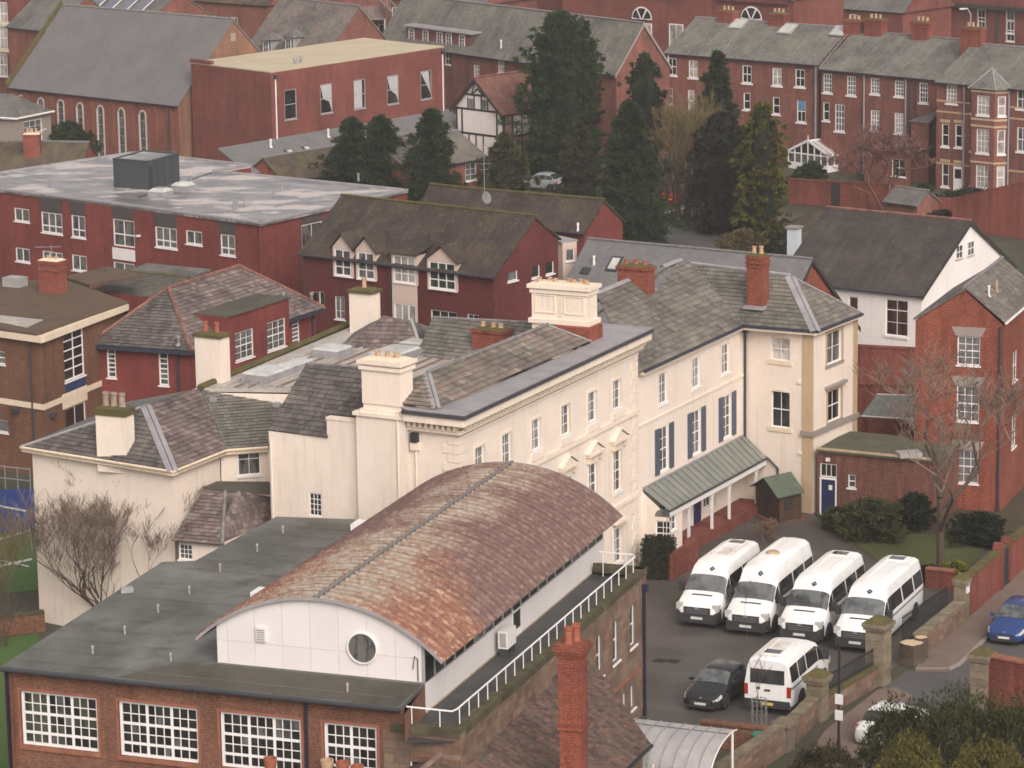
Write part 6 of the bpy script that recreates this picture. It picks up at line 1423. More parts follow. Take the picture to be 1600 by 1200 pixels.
# ---- red annex with the blue door, next to the tower
def annex():
    A = v2(CT) + V((.25, -.12, 0)); B = A + TL * 6.4; f = Fr(A, B); z = f.uv(1300, 707)[1]
    t = thing('brick_annex', 'single-storey red brick annex with blue door against the corner tower', 'building', at(A, 0))
    dr = f.px(1281, 748, 1307, 812); dr = (dr[0], dr[1], 0, dr[3]); tr = (dr[0], dr[1], dr[3] + .12, dr[3] + .85)
    wn = f.px(1325, 741, 1337, 763)
    wall(t, f, 0, z, 'brick_dull', [(wn, dict(pre='one2', glass='glass_mid')), (tr, dict(pre=dict(cols=3, rows=1), glass='glass', sill=None))], holes=[dr])
    d = f.box(MB(), (dr[0] + .08, dr[1] - .08), (.02, .08), (.05, dr[3])).build('door', 'door_blue', t); f.box(MB(), (dr[0], dr[0] + .08), (-.02, .1), (0, dr[3] + .1)).build('frame', 'white_paint', d); f.box(MB(), (dr[1] - .08, dr[1]), (-.02, .1), (0, dr[3] + .1)).build('frame', 'white_paint', d)
    f.box(MB(), (dr[0], dr[1]), (-.03, .1), (dr[3] + .0, dr[3] + .11)).build('transom', 'white_paint', d)
    MB().lathe((0, 0, 0), [(.1, 0), (.1, .01)], 10)
    q = f.p(dr[1] - .35, dr[3] - .55, .012); MB().abox(q, .2, .02, .26, math.atan2(f.t.y, f.t.x)).build('notice', 'sign_white', d)
    u = (dr[0] + dr[1]) / 2; f.box(MB(), (u - .1, u + .1), (-.15, 0), (tr[3] + .15, tr[3] + .32)).build('lamp', 'soft_white', t)
    n = f.n; shell(t, [B, B - n * 4.5, A - n * 4.5, A], 0, z, 'brick_dull', skip=(3,))
    MB().prism([at(A + n * .15, z), at(B + n * .15 + TL * .15, z), at(B - n * 4.5 + TL * .15, z), at(A - n * 4.5, z)], V((0, 0, .12))).build('flat_roof', 'roof_olive', t)
    for i in range(9): f.box(MB(), (i * .71, i * .71 + .69), (-.2, .12), (z + .122, z + .19)).build('coping_tile', 'wood_pale', t)
    p = W(1420, 713, z + .12); MB().abox(p, 1.2, .8, .25, .2).build('roof_sheeting', 'soft_grey', t)
    # lower link and green-roofed lean-to behind
    return f
AF = annex()
def right_house():
    b = W(1430, 790, 0); ze = zat(b, 497); eL, eR = W(1427, 497, ze), W(1571, 505, ze); tt = hdir(eL, eR); n = outn(tt)
    t = thing('brick_house', 'tall red brick house with slate gable roof and grey lintels at the right edge', 'building', at(eL, 0))
    A = v2(eL) + tt * .12; B = v2(eR) - tt * .12; f = Fr(A, B); au, az = f.uv(1507, 449)
    ws = [f.px(1496, 525, 1531, 572), f.px(1495, 602, 1528, 660), f.px(1497, 702, 1530, 728)]
    u0, u1 = ws[0][0], ws[0][1]; ws = [(u0, u1, r[2], r[3]) for r in ws]; ws[2] = (u0, u1, ws[2][3] - 1.8, ws[2][3])
    wall(t, f, 0, ze - .1, 'brick_orange', [(r, dict(pre='sash32', glass='glass_mid', depth=.12)) for r in ws], gable=[(au, az - .1)])
    for r in ws: MB().prism([f.p(r[0] - .08, r[3] + .02, -.03), f.p(r[1] + .08, r[3] + .02, -.03), f.p(r[1] + .32, r[3] + .5, -.03), f.p(r[0] - .32, r[3] + .5, -.03)], n * -.06).build('lintel', 'grey_stone', t)
    D = 9.0; side = Fr(B, B - n * D); wall(t, side, 0, ze - .1, 'brick_orange', [((2.5, 3.6, 6.4, 8.0), W22()), ((2.5, 3.6, 2.8, 4.6), W22())]); shell(t, [B - n * D, A - n * D, A], 0, ze - .1, 'brick_orange', skip=(2,))
    a0, a1 = at(f.p(au, 0), az) + n * .1, at(f.p(au, 0) - n * D, az); r0, r1 = at(v2(eR) + n * .1, ze), at(v2(eR) - n * D, ze); l0, l1 = at(v2(eL) + n * .1, ze), at(v2(eL) - n * D, ze)
    slates(t, [r0, r1, a1, a0], 'slate_long', .36, .28); roof_face(t, [l0, l1, a1 - Z * .02, a0 - Z * .02], 'slate_far')
    ridge(t, a0, a1, 'ridge_grey', .1)
    MB().tube([r0 + tt * .06, r1 + tt * .06], .07, 6).build('gutter', 'soft_white', t); pipe(t, [f.p(f.L - .1, ze - .2, -.08), f.p(f.L - .1, 0, -.08)], .06, 'pipe_dark')
    pl = plane_of([r0, r1, a0])
    for x, y in ((1545, 462), (1557, 455)):
        p = WPL(x, y, r0, pl[1]); MB().lathe(p - Z * .05, [(.14, 0), (.06, .1), (.055, .5), (.08, .52), (.07, .6)], 8).build('flue', 'soft_white' if x < 1550 else 'pot_buff', t)
    # chimney wall behind, stepped red gable at the far right
    return t
right_house()
def white_house():
    ze = 4.6; A, B = W(1212, 438, ze), W(1440, 463, ze)
    half, zr = gab_px(A, B, (1517, 345))
    t = thing('white_house', 'white rendered house with dark slate roof and red ridge tiles behind the tower', 'building', at(B, 0))
    fr, rf, lf, rA, rB = gabled(t, A, B, half, zr, 'white_render', 'slate_white_house',
        wins=lambda f: [(f.px(1384, 467, 1418, 527), dict(pre=dict(cols=2, rows=3, rowf=[.28, .64], rail=[1]), glass='glass_maroon', depth=.12, sill='white_render', sillh=.15)), (f.px(1326, 463, 1340, 520), dict(pre='one2', glass='glass_maroon'))],
        rwins=lambda f: [], rm='ridge_red', bmat='timber_black', rj=False)
    for x0, y0, x1, y1 in ((1493, 384, 1504, 402), (1511, 378, 1522, 397)):
        r = rf.px(x0, y0, x1, y1); r = (r[0], r[0] + .9, r[2], r[3]); o = window(t, rf, r, 'sash22', 'glass_mid', sill='cream_trim', depth=-.01)
    # chimney at the left gable and the small lean-to roof
    p = W(1241, 386, 4.0); MB().abox(at(p, 3.0), .75, .75, zat(p, 356) - 3.0, RZ2).build('side_stack', 'blue_white', t); MB().abox(at(p, zat(p, 356)), .95, .95, .12, RZ2).build('stack_cap', 'grey_stone', t)
    a, b = W(1240, 382, 4.2), W(1285, 350, 5.6); roof_face(t, [W(1228, 350, 5.0), W(1246, 360, 5.0), W(1290, 328, 6.4), W(1275, 325, 6.4)], 'tile_brown')
white_house()
def slate_block():
    zr = 8.5; r0, r1 = W(918, 373, zr), W(1270, 405, zr); tt = hdir(r0, r1); n = outn(tt); hf = 6.4; ze = 3.2
    A, B = at(v2(r0) + n * hf, ze), at(v2(r1) + n * hf, ze)
    t = thing('slate_hall', 'long low building with smooth grey slate roof behind the cream wing', 'building', at(B, 0))
    gabled(t, A, B, hf, zr, 'brick_orange', 'slate_new', bmat='timber_black')
    pl = plane_of([A, B, r0])
    p = WPL(960, 413, A, pl[1]); s = (r0 - A).normalized(); k = MB().box(p, tt, s, pl[1], (-.4, .4), (-.6, .6), (0, .09)).build('skylight', 'pipe_dark', t); MB().box(p, tt, s, pl[1], (-.27, .27), (-.45, .45), (.09, .1)).build('glass', 'rooflight', k)
    p = WPL(928, 413, A, pl[1]); MB().lathe(p - Z * .1, [(.1, 0), (.07, .5), (.1, .52), (.09, .65)], 8).build('flue', 'soft_white', t)
    p = WPL(915, 424, A, pl[1]); MB().box(p, tt, s, pl[1], (-.3, .3), (-.25, .25), (0, .1)).build('roof_vent', 'pipe_dark', t)
slate_block()
# walled patches between the white house and the right house
t_, f_ = low_wall('garden_wall', 'red brick wall with bare court behind, between tower and right house', W(1318, 668, 0), W(1425, 672, 0), 2.6, .3, 'brick_wall', 'brick_wall', stones=False)
low_wall('garden_wall', 'dark red brick wall in front of the white house', W(1325, 600, 0), W(1432, 606, 0), 2.4, .3, 'brick_wall', 'brick_wall', stones=False)
t = thing('glass_lean_to', 'pale green-grey lean-to roof with white edges beyond the annex', 'lean-to', at(W(1380, 660, 0), 0))
a, b, c_, d_ = W(1345, 650, 2.9), W(1428, 655, 2.9), W(1428, 618, 3.6), W(1370, 616, 3.6)
for i in range(6): MB().prism([a.lerp(b, i / 6 + .004), a.lerp(b, (i + 1) / 6 - .004), d_.lerp(c_, (i + 1) / 6 - .004), d_.lerp(c_, i / 6 + .004)], V((0, 0, -.05))).build('roof_panel', 'tin_green', t)
MB().tube([a, b], .05, 6).build('edge_strip', 'soft_white', t); MB().tube([d_, c_], .05, 6).build('edge_strip', 'soft_white', t); wall_mesh(Fr(a, b), 0, 2.85).build('wall', 'brick_wall', t)
# ================================================================== MODERN RED BRICK FLATS (dormers)
def flats():
    ze = 7.6; A, B = W(466, 397, ze), W(771, 434, ze); half, zr, bk, zb = gab_px(A, B, (837, 337.5), (878, 373))
    t = thing('dormer_flats', 'dark red brick flats with mossy brown roof and four pink dormers in mid-picture', 'building', at(B, 0))
    def rw(f): return [(f.px(793, 417, 809, 437), dict(pre='case2', glass='glass_mid', cols=1)), ((f.uv(836, 410)[0] - .35, f.uv(836, 410)[0] + .5, 6.9, 7.7), dict(pre='case2', cols=1)), ((f.uv(858, 400)[0] - .35, f.uv(858, 400)[0] + .5, 6.9, 7.7), dict(pre='case2', cols=1))]
    fr, rf, lf, rA, rB = gabled(t, A, B, half, zr, 'brick_modern_dark', 'tile_moss', back=(bk, zb),
        wins=lambda f: [(f.px(523, 462, 539, 500), dict(pre='case2', glass='glass_mid', rows=2, rowf=[.65])), (f.px(498, 455, 507, 480), dict(pre='case2', cols=1)), (f.px(673, 483, 714, 520), dict(pre=dict(cols=3, rows=2, rowf=[.35]), glass='glass')), (f.px(730, 490, 748, 512), dict(pre='case2', cols=2)), (f.px(486, 455, 497, 485), dict(pre='case2', cols=1))],
        rwins=rw, rm='moss', rwmat='brick_modern_dark')
    n = fr.n; tt = fr.t
    pipe(t, [fr.p(.15, ze - .2, -.08), fr.p(.15, 0, -.08)], .05, 'pipe_dark'); u = fr.uv(610, 440)[0]; pipe(t, [fr.p(u, ze - .2, -.08), fr.p(u, 0, -.08)], .05, 'pipe_dark')
    # dormers: x of centre, width, gabled or flat, window columns
    for x, yb, w, kind, nc, cu in ((538, 431, 1.35, 'g', 2, 'glass_mid'), (574, 436, 1.35, 'g', 2, 'glass_mid'), (634, 442, 1.75, 'f', 3, 'glass_curtain'), (693, 452, 2.05, 'g', 3, 'glass_green')):
        u, z = fr.uv(x, yb); d = Fr(fr.p(u - w / 2 - .12, 0, -.12), fr.p(u + w / 2 + .12, 0, -.12)); z0 = z - .1; z1 = z0 + 1.9; W_ = d.L
        dm = wall_mesh(d, z0 if kind == 'g' else 0, z1, [(.14, W_ - .14, z0 + .12, z1 - .12)] if kind == 'g' else [(.14, W_ - .14, z0 + .12, z1 - .12), (.14, W_ - .14, z0 - 3.0, z0 - 1.2)], gable=[(W_ / 2, z1 + .8)] if kind == 'g' else None)
        dm = dm.build('dormer', 'pale_render', t)
        def sub(o): o.parent = dm
        for q in ([(.14, W_ - .14, z0 + .12, z1 - .12)] + ([(.14, W_ - .14, z0 - 3.0, z0 - 1.2)] if kind == 'f' else [])):
            o = window(t, d, q, dict(cols=nc, rows=2, rowf=[.68], rail=[1], cth=list(range(1, nc))), cu, fw=.08, depth=.08); o.name = 'dormer_window'
        zz = lambda q: (q.z - ze) / ((zr - ze) / half)
        deep = (z1 + .8 - ze) / ((zr - ze) / half) + .3
        mb = MB()
        for s in (0, W_):
            a = d.p(s, z0); b = d.p(s, z1); c = d.p(s, z1, max(deep - .6, .8)); mb.poly([a, b, c, d.p(s, z0 + .2, .4)])
        mb.build('dormer_cheek', 'pale_render', dm)
        if kind == 'g':
            for s in (-1, 1):
                a, b = d.p(W_ / 2 + s * (W_ / 2 + .15), z1 - .12, -.18), d.p(W_ / 2, z1 + .88, -.18); MB().prism([a, b, b - n * (deep + .5), a - n * (deep - .2)], V((0, 0, .07))).build('dormer_roof', 'tile_moss', dm)
        else: MB().prism([d.p(-.15, z1, -.2), d.p(W_ + .15, z1, -.2), d.p(W_ + .15, z1 + .75, deep), d.p(-.15, z1 + .75, deep)], V((0, 0, .08))).build('dormer_roof', 'tile_moss', dm)
    # back block with satellite dish
    ze2 = 7.4; A2, B2 = W(690, 345, ze2), W(912, 365, ze2); half2, zr2 = gab_px(A2, B2, (945, 312))
    t2 = thing('rear_flats', 'rear red brick flats with mossy ridge and satellite dish behind the dormer flats', 'building', at(B2, 0))
    fr2, rf2, lf2, r2A, r2B = gabled(t2, A2, B2, half2, zr2, 'brick_modern', 'tile_moss', rm='moss')
    wt = W(758, 310, zr2 + .2); MB().tube([at(wt, zr2 - .3), at(wt, zr2 + .6)], .04, 6).build('mast', 'pipe_grey', t2); mb = MB(); c = at(wt, zr2 + .3) + V((.1, -.3, 0)); ax = V((.35, -.85, .35)).normalized(); a1 = ax.cross(Z).normalized(); a2 = ax.cross(a1)
    mb.v = [c + (a1 * math.cos(q) * .32 + a2 * math.sin(q) * .42) for q in [i * math.pi / 10 for i in range(20)]] + [c - ax * .14]; mb.f = [(i, (i + 1) % 20, 20) for i in range(20)]; mb.build('satellite_dish', 'dish_grey', t2, smooth=True); MB().tube([c - ax * .1 - a2 * .4, c + ax * .5], .015, 4).build('dish_arm', 'pipe_grey', t2)
    am = W(757, 300, zr2); MB().tube([at(am, zr2), at(am, zr2 + 3.2)], .025, 5).build('aerial_mast', 'pipe_grey', t2)
    for z, w in ((3.1, .5), (2.6, .8), (1.9, 1.0), (1.5, .6)): MB().tube([at(am, zr2 + z) - V((w / 2, .1, 0)), at(am, zr2 + z) + V((w / 2, .1, 0))], .014, 4).build('aerial_bar', 'pipe_grey', t2)
    p = WPL(903, 360, A2, plane_of([A2, B2, r2A])[1]); MB().lathe(p - Z * .1, [(.1, 0), (.06, .4), (.09, .42), (.08, .6)], 8).build('flue', 'soft_white', t2)
    # left small gable roof of the rear block
    A3, B3 = W(655, 320, 7.0), W(735, 330, 7.0); h3, z3 = gab_px(A3, B3, (752, 297)); t3 = thing('rear_porch_block', 'small mossy-roofed block left of the satellite dish', 'building', at(B3, 0)); gabled(t3, A3, B3, h3, z3, 'brick_modern', 'tile_moss', rm='moss')
    # beige link with window
    l0, l1 = W(879, 380, 8.2), W(901, 377, 8.2); f = Fr(l0, l1); tl_ = thing('beige_link', 'narrow beige rendered link between the two mossy-roofed flats', 'building', at(l0, 0)); wall(tl_, f, 0, 8.2, 'pale_render', [(f.px(884, 390, 898, 407), dict(pre='case2', cols=1, glass='glass_mid'))])
    MB().prism([at(f.A, 8.2) - f.t * .1, at(f.B, 8.2) + f.t * .1, at(f.B, 8.2) - f.n * 2 + f.t * .1, at(f.A, 8.2) - f.n * 2 - f.t * .1], V((0, 0, .1))).build('roof', 'lead', tl_); shell(tl_, [f.B, f.B - f.n * 2, f.A - f.n * 2, f.A], 0, 8.2, 'pale_render', skip=(3,))
flats()
# ================================================================== FLAT-ROOFED RED BLOCK (left)
def flat_block():
    z = 9.0; P = lambda x, y, zz=z: W(x, y, zz)
    t = thing('flat_roofed_block', 'flat-roofed red brick block with wet grey roof and dark plant room', 'building', at(P(408, 350), 0))
    rp = [P(-90, 286), P(175, 319), P(408, 350), P(637, 298), P(335, 268), P(392, 259), P(209, 239), P(-60, 288 - 8)]
    MB().prism(rp, V((0, 0, -.14))).build('roof_deck', 'flat_wet_sky', t)
    ed = MB()
    for a, b in zip(rp, rp[1:] + rp[:1]):
        d = hdir(a, b); n = outn(d); MB().prism([a + n * .06, b + n * .06, b - n * .22, a - n * .22], V((0, 0, .13))).build('roof_edge', 'lead' if a.y > P(408, 350).y + 1.5 or b.y > P(408, 350).y + 6 else 'grey_frame', t)
    i1 = lambda a, b, o=.18: (v2(a) - outn(hdir(a, b)) * o, v2(b) - outn(hdir(a, b)) * o)
    a, b = i1(rp[0], rp[2]); f = Fr(a, b); zt = z - .15
    wn = lambda x0, y0, x1, y1, c, g='glass_mid', **k: (f.px(x0, y0, x1, y1), dict(dict(pre=dict(cols=c, rows=1), glass=g, fw=.09, bw=.07, depth=.1), **k))
    two = dict(rows=2, rowf=[.68], rail=[1])
    ws = [wn(22, 324, 46, 348, 2), wn(64, 330, 98, 367, 3, **two), wn(111, 335, 134, 373, 2, **two), wn(24, 386, 47, 411, 2), wn(66, 391, 99, 424, 3), wn(112, 397, 136, 425, 2),
          wn(176, 341, 211, 388, 2, rows=2, rowf=[.56], rail=[1], sill=None), wn(177, 408, 211, 440, 2, rows=1, sill=None), wn(242, 353, 277, 390, 3, **two), wn(290, 359, 316, 384, 2), wn(344, 365, 368, 401, 2, **two), wn(243, 415, 278, 445, 3), wn(293, 422, 318, 445, 2), wn(346, 430, 368, 460, 2)]
    wall(t, f, 0, zt, 'brick_modern', ws)
    for r, k in ws:
        if k['pre']['cols'] >= 2 and r[3] > 6.5 and (r[1] - r[0]) > .9 and k.get('rows', 1) == 2:
            f.box(MB(), (r[0] - .05, r[1] + .05), (-.03, .02), (r[3] + .04, zt)).build('cladding_panel', 'grey_cladding', t)
    u0, u1 = f.uv(176, 395)[0], f.uv(211, 395)[0]; zz = f.uv(195, 398)[1]; f.box(MB(), (u0, u1), (-.03, .02), (zz - .38, zz + .4)).build('spandrel', 'soft_white', t)
    a, b = i1(rp[2], rp[3]); g = Fr(b - (b - a), b); g = Fr(a, b)
    r = g.px(471, 352, 492, 385); wall(t, g, 0, zt, 'brick_modern', [((r[0], r[0] + 2.2, r[2], r[3]), dict(pre=dict(cols=2, rows=1), glass='glass_mid', fw=.09))]); g.box(MB(), (r[0], r[0] + 2.2), (-.03, .02), (r[3] + .05, zt)).build('cladding_panel', 'grey_cladding', t)
    shell(t, [v2(p) for p in rp[3:] + rp[:1]], 0, zt, 'brick_modern', skip=(5,))
    u = f.uv(218, 368)[0]; f.box(MB(), (u - .1, u + .12), (-.3, 0), (f.uv(218, 368)[1] - .06, f.uv(218, 368)[1] + .05)).build('camera', 'soft_white', t)
    # plant room
    c0, c1, c2 = P(178, 292), P(234, 297), P(281, 283); h = zat(c1, 254) - z; pr = [c0, c1, c2, c0 + c2 - c1]
    pt = MB().prism(pr, V((0, 0, h))).build('plant_room', 'plant_room', t)
    MB().prism([p.lerp(sum(pr, V((0, 0, 0))) / 4, .12) + Z * (h + .003) for p in pr], V((0, 0, .02))).build('plant_roof', 'flat_wet_sky', pt)
    for a, b in zip(pr, pr[1:] + pr[:1]): d = hdir(a, b); n = outn(d); MB().prism([a + n * .03 + Z * h, b + n * .03 + Z * h, b - n * .18 + Z * h, a - n * .18 + Z * h], V((0, 0, .1))).build('parapet', 'plant_room', pt)
    q = Fr(c1, c2)
    for k in range(1, 4): q.box(MB(), (q.L * k / 4, q.L * k / 4 + .03), (-.015, .02), (z, z + h)).build('cladding_joint', 'black_mark', pt)
    pipe(pt, [at(c1, z + h * .85) + V((.15, -.1, 0)), at(c1, z) + V((.15, -.1, 0))], .09, 'black_mark')
    # rooflights, vents
    for x, y, s, h_ in ((251, 304, 1.25, .25), (287, 298, 1.2, .4)):
        p = P(x, y); k = MB().abox(p, s, s, h_, RZ2).build('rooflight', 'lead', t); MB().frustum(p + Z * h_, s * 1.05, s * 1.05, s * .6, s * .6, .22, RZ2).build('dome', 'rooflight', k)
    for x, y in ((77, 294), (82, 294), (155, 255), (298, 287), (366, 328), (370, 328), (382, 322), (428, 306), (440, 300), (560, 283)):
        MB().lathe(P(x, y), [(.08, 0), (.07, .45), (.1, .47), (.1, .55)], 8).build('vent_pipe', 'pipe_grey', t)
    p = P(255, 300) ; MB().prism([P(215, 309), P(330, 270), P(331.5, 270), P(217, 309)], V((0, 0, .04))).build('roof_seam', 'pipe_dark', t)
flat_block()
# ================================================================== HIPPED RED SCHOOL AND BROWN BLOCK (far left)
def hip_school():
    ze = 6.3; a, b, c = W(137, 538, ze), W(299, 549, ze), W(507, 481, ze); tl, tr = hdir(a, b), hdir(b, c)
    t = thing('hipped_school', 'red brick school with purple slate hipped roof and red hip tiles left of centre', 'building', at(b, 0))
    wa, wb, wc = v2(a) - outn(tl) * .4, v2(b) - outn(tl) * .4 - outn(tr) * .4, v2(c) - outn(tr) * .4 - tr * .4
    lf, rf = Fr(wa, wb), Fr(wb, wc)
    slit = lambda x0, y0, x1, y1: (lf.px(x0, y0, x1, y1), dict(pre=dict(cols=1, rows=6), glass='glass_mid', fw=.09, bw=.07, sill='white_paint'))
    wall(t, lf, 0, ze - .1, 'brick_school', [slit(166, 544, 182, 591), slit(247, 550, 264, 603)])
    wall(t, rf, 0, ze - .1, 'brick_school', [(rf.px(456, 500, 469, 538), dict(pre=dict(cols=1, rows=6), glass='glass_mid', fw=.08, bw=.07))])
    pl = slope_plane(a, b, math.radians(31)); rg0 = WPL(263, 450, *pl); plr = plane_of([b, c, rg0]); rg1 = WPL(374, 416, b, plr[1])
    slates(t, [a, b, rg0], 'slate_dark', .34, .26); slates(t, [b, c, rg1, rg0], 'slate_purple', .36, .28)
    bk = at(v2(a) + v2(c) - v2(b), ze); roof_face(t, [c, bk, rg1], 'slate_far'); roof_face(t, [a, rg0 - Z * .02, rg1 - Z * .02, bk], 'slate_far')
    for p, q in ((b, rg0), (a, rg0), (rg0, rg1), (c, rg1)): ridge(t, p, q, 'ridge_red', .12, .5)
    shell(t, [wc, v2(bk), wa], 0, ze - .1, 'brick_school', skip=(2,))
    for p, q in ((a, b), (b, c)):
        n = outn(hdir(p, q)); MB().prism([p + n * .06 - Z * .02, q + n * .06 - Z * .02, q + n * .06 - Z * .22, p + n * .06 - Z * .22], n * -.08).build('fascia', 'gutter_navy', t); MB().prism([p - Z * .2, q - Z * .2, q - n * .4 - Z * .2, p - n * .4 - Z * .2], V((0, 0, -.03))).build('soffit', 'gutter_navy', t)
    u = lf.uv(279, 560)[0]; pipe(t, [lf.p(u, ze - .2, -.1), lf.p(u, 0, -.1)], .07, 'gutter_navy'); u = rf.uv(487, 500)[0]; pipe(t, [rf.p(u, ze - .2, -.1), rf.p(u, 0, -.1)], .07, 'gutter_navy'); pipe(t, [lf.p(.1, ze, -.1), lf.p(.1, 0, -.1)], .08, 'gutter_navy')
    # flat-topped dormer bay with two big windows
    o_ = Fr(rf.A + rf.n * .62, rf.B + rf.n * .62); d = Fr(o_.p(o_.uv(356, 530)[0], 0), o_.p(o_.uv(452, 500)[0], 0)); zt = d.uv(400, 482)[1]
    wall(t, d, 0, zt, 'brick_school', [(d.px(367, 521, 397, 556), dict(pre=dict(cols=3, rows=4, rail=[2]), glass='glass_mid', fw=.07)), (d.px(417, 505, 447, 540), dict(pre=dict(cols=3, rows=4, rail=[2]), glass='glass_mid', fw=.07))])
    MB().prism([at(d.A, zt) + d.n * .1, at(d.B, zt) + d.n * .1 + d.t * .1, at(d.B, zt) - d.n * 2.9 + d.t * .1, at(d.A, zt) - d.n * 2.9], V((0, 0, .08))).build('bay_roof', 'felt_moss', t); wall_mesh(Fr(d.B, d.B - d.n * 3.0), ze - .3, zt).build('bay_cheek', 'brick_school', t); wall_mesh(Fr(d.A - d.n * 3.0, d.A), ze - .3, zt).build('bay_cheek', 'brick_school', t)
    for x, y, pz in ((358, 500, None), (443, 470, None), (279, 538, None), (487, 470, None)):
        p = WPL(x, y, b, plr[1]) if x > 300 else WPL(x, y, *pl); MB().lathe(p - Z * .1, [(.2, 0), (.16, .14), (.08, .16), (.08, .45), (.14, .47), (.12, .6)], 10).build('flue', 'metal_grey', t)
    # second hip behind
    e0, e1 = W(133, 466, 6.2), W(232, 478, 6.2); k0, k1 = W(194, 424, 7.0), W(296, 434, 7.0); slates(t, [e0, e1, k1, k0], 'slate_grey', .36, .28); ridge(t, e0, k0, 'ridge_red', .12, .5); ridge(t, k0, k1, 'moss', .12, .5); roof_face(t, [k0 - Z * .02, k1 - Z * .02, at(v2(k1) + V((1, 4, 0)), 6.8), at(v2(k0) + V((1, 4, 0)), 6.8)], 'slate_far')
    wall_mesh(Fr(e0, e1), 0, 6.75).build('wall', 'brick_school', t)
hip_school()
def brown_block():
    z = 8.2; P = lambda x, y, zz=z: W(x, y, zz)
    t = thing('brown_brick_block', 'brown brick school block with cream bands and mossy flat roof at the left edge', 'building', at(P(57, 521), 0))
    rp = [P(-80, 502), P(57, 521), P(139, 492), P(200, 471), P(140, 450), P(100, 437), P(-80, 440)]
    MB().prism(rp, V((0, 0, -.15))).build('flat_roof', 'roof_moss', t)
    fa = Fr(v2(rp[0]) - outn(hdir(rp[0], rp[1])) * .3, v2(rp[1]) - outn(hdir(rp[0], rp[1])) * .3); fb = Fr(fa.B, v2(rp[3]) - outn(hdir(rp[1], rp[3])) * .3)
    wall(t, fa, 0, z - .1, 'brick_brown', [(fa.px(-5, 548, 8, 570), dict(pre='one2', glass='glass_mid')), (fa.px(-5, 655, 13, 677), dict(pre='case2', cols=1, glass='glass_mid'))])
    w1 = fb.px(98, 518, 133, 585); w1 = (w1[0], w1[1], w1[2], w1[3]); w2 = fb.px(102, 640, 135, 662)
    wall(t, fb, 0, z - .1, 'brick_brown', [(w1, dict(pre=dict(cols=2, rows=5, cth=[1], rail=[]), glass='glass', fw=.1, bw=.07, indiv=True)), (w2, dict(pre=dict(cols=2, rows=1), glass='glass'))])
    fb.box(MB(), (w1[0], w1[1]), (-.02, .05), (w1[2] - 1.25, w1[2] - .1)).build('blue_panel', 'panel_blue', t)
    for f in (fa, fb):
        f.box(MB(), (0, f.L + (.36 if f is fa else 0)), (-.34, 0), (z - .5, z - .14)).build('fascia', 'cream_trim', t)
        zb = fa.uv(40, 632)[1]; f.box(MB(), (0, f.L + (.06 if f is fa else 0)), (-.05, .0), (zb - .16, zb + .16)).build('band', 'cream_trim', t)
    fb.box(MB(), (w2[0] - .3, w2[1] + .2), (-.03, .02), (w2[3] + .05, w2[3] + .9)).build('render_panel', 'cream_trim', t)
    u = fa.uv(50, 600)[0]; pipe(t, [fa.p(u, z - .5, -.06), fa.p(u, 0, -.06)], .05, 'pipe_dark')
    for fr_, x, y in ((fa, 27, 640), (fb, 80, 648)): u, zz = fr_.uv(x, y); fr_.box(MB(), (u - .2, u + .2), (-.3, 0), (zz - .1, zz + .1)).build('floodlight', 'pipe_dark', t)
    shell(t, [v2(p) for p in rp[3:] + rp[:1]], 0, z - .1, 'brick_brown', skip=(4,))
    # upper rear roof, lead patch, chimney, hatch
    MB().prism([P(100, 437, 7.6), P(140, 450, 7.6), P(225, 434, 7.6), P(170, 421, 7.6)], V((0, 0, .2))).build('upper_roof', 'roof_moss', t)
    MB().prism([P(-20, 500), P(42, 512), P(68, 500), P(0, 493)], V((0, 0, .02))).build('lead_patch', 'lead_pale', t)
    p = P(82, 458); chimney(t, v2(p) + V((0, .4, 0)), 1.35, .9, z - .3, zat(p, 408), 'brick_old', RZ2, bands=((.6, .12, .05), (.2, .2, .06)), pots=((-.25, 0, .3), (.3, 0, .25)))
    am = at(v2(p) + V((0, .4, 0)), zat(p, 408)); MB().tube([am, am + Z * .9], .02, 5).build('aerial_mast', 'pipe_grey', t); MB().tube([am + Z * .8 - V((.9, .2, 0)), am + Z * .75 + V((.5, .1, 0))], .02, 5).build('aerial_boom', 'pipe_grey', t)
    p = P(24, 447); MB().abox(p, 1.2, .9, .55, RZ2).build('roof_hatch', 'soft_grey', t)
brown_block()
# games court beyond the rear wing
psheet('court_blue', [(-80, 770), (60, 762), (75, 828), (-80, 838)], 'court_blue', .01); psheet('court_green', [(-80, 838), (75, 822), (80, 920), (-80, 935)], 'court_green', .005)
for i, px in enumerate([[(-60, 778), (40, 797), (40, 799.5), (-60, 780)], [(-60, 858), (47, 827), (47, 830), (-60, 862)], [(-60, 895), (50, 872), (50, 875), (-60, 899)], [(-20, 870), (45, 884), (45, 886), (-20, 872)]]): psheet('court_line', px, 'line_white', .03)
psheet('grass_strip', [(-120, 1010), (60, 990), (60, 1260), (-120, 1260)], 'court_green', .004)
t = thing('court_fence', 'grey tubular rail fence beside the blue games court', 'fence', at(W(0, 760, 0), 0))
fa, fb = W(-30, 760, 0), W(48, 768, 0)
for z in (.6, 1.25): MB().tube([at(fa, z), at(fb, z)], .035, 6).build('rail', 'metal_grey', t)
for k in range(5): p = fa.lerp(fb, k / 4); MB().tube([at(p, 0), at(p, 1.3)], .035, 6).build('post', 'metal_grey', t)
low_wall('garden_wall', 'mossy brick wall at the left edge below the bare tree', W(-60, 1000, 0), W(70, 986, 0), .9, .3, 'brick_brown', 'ledge_moss', stones=False)
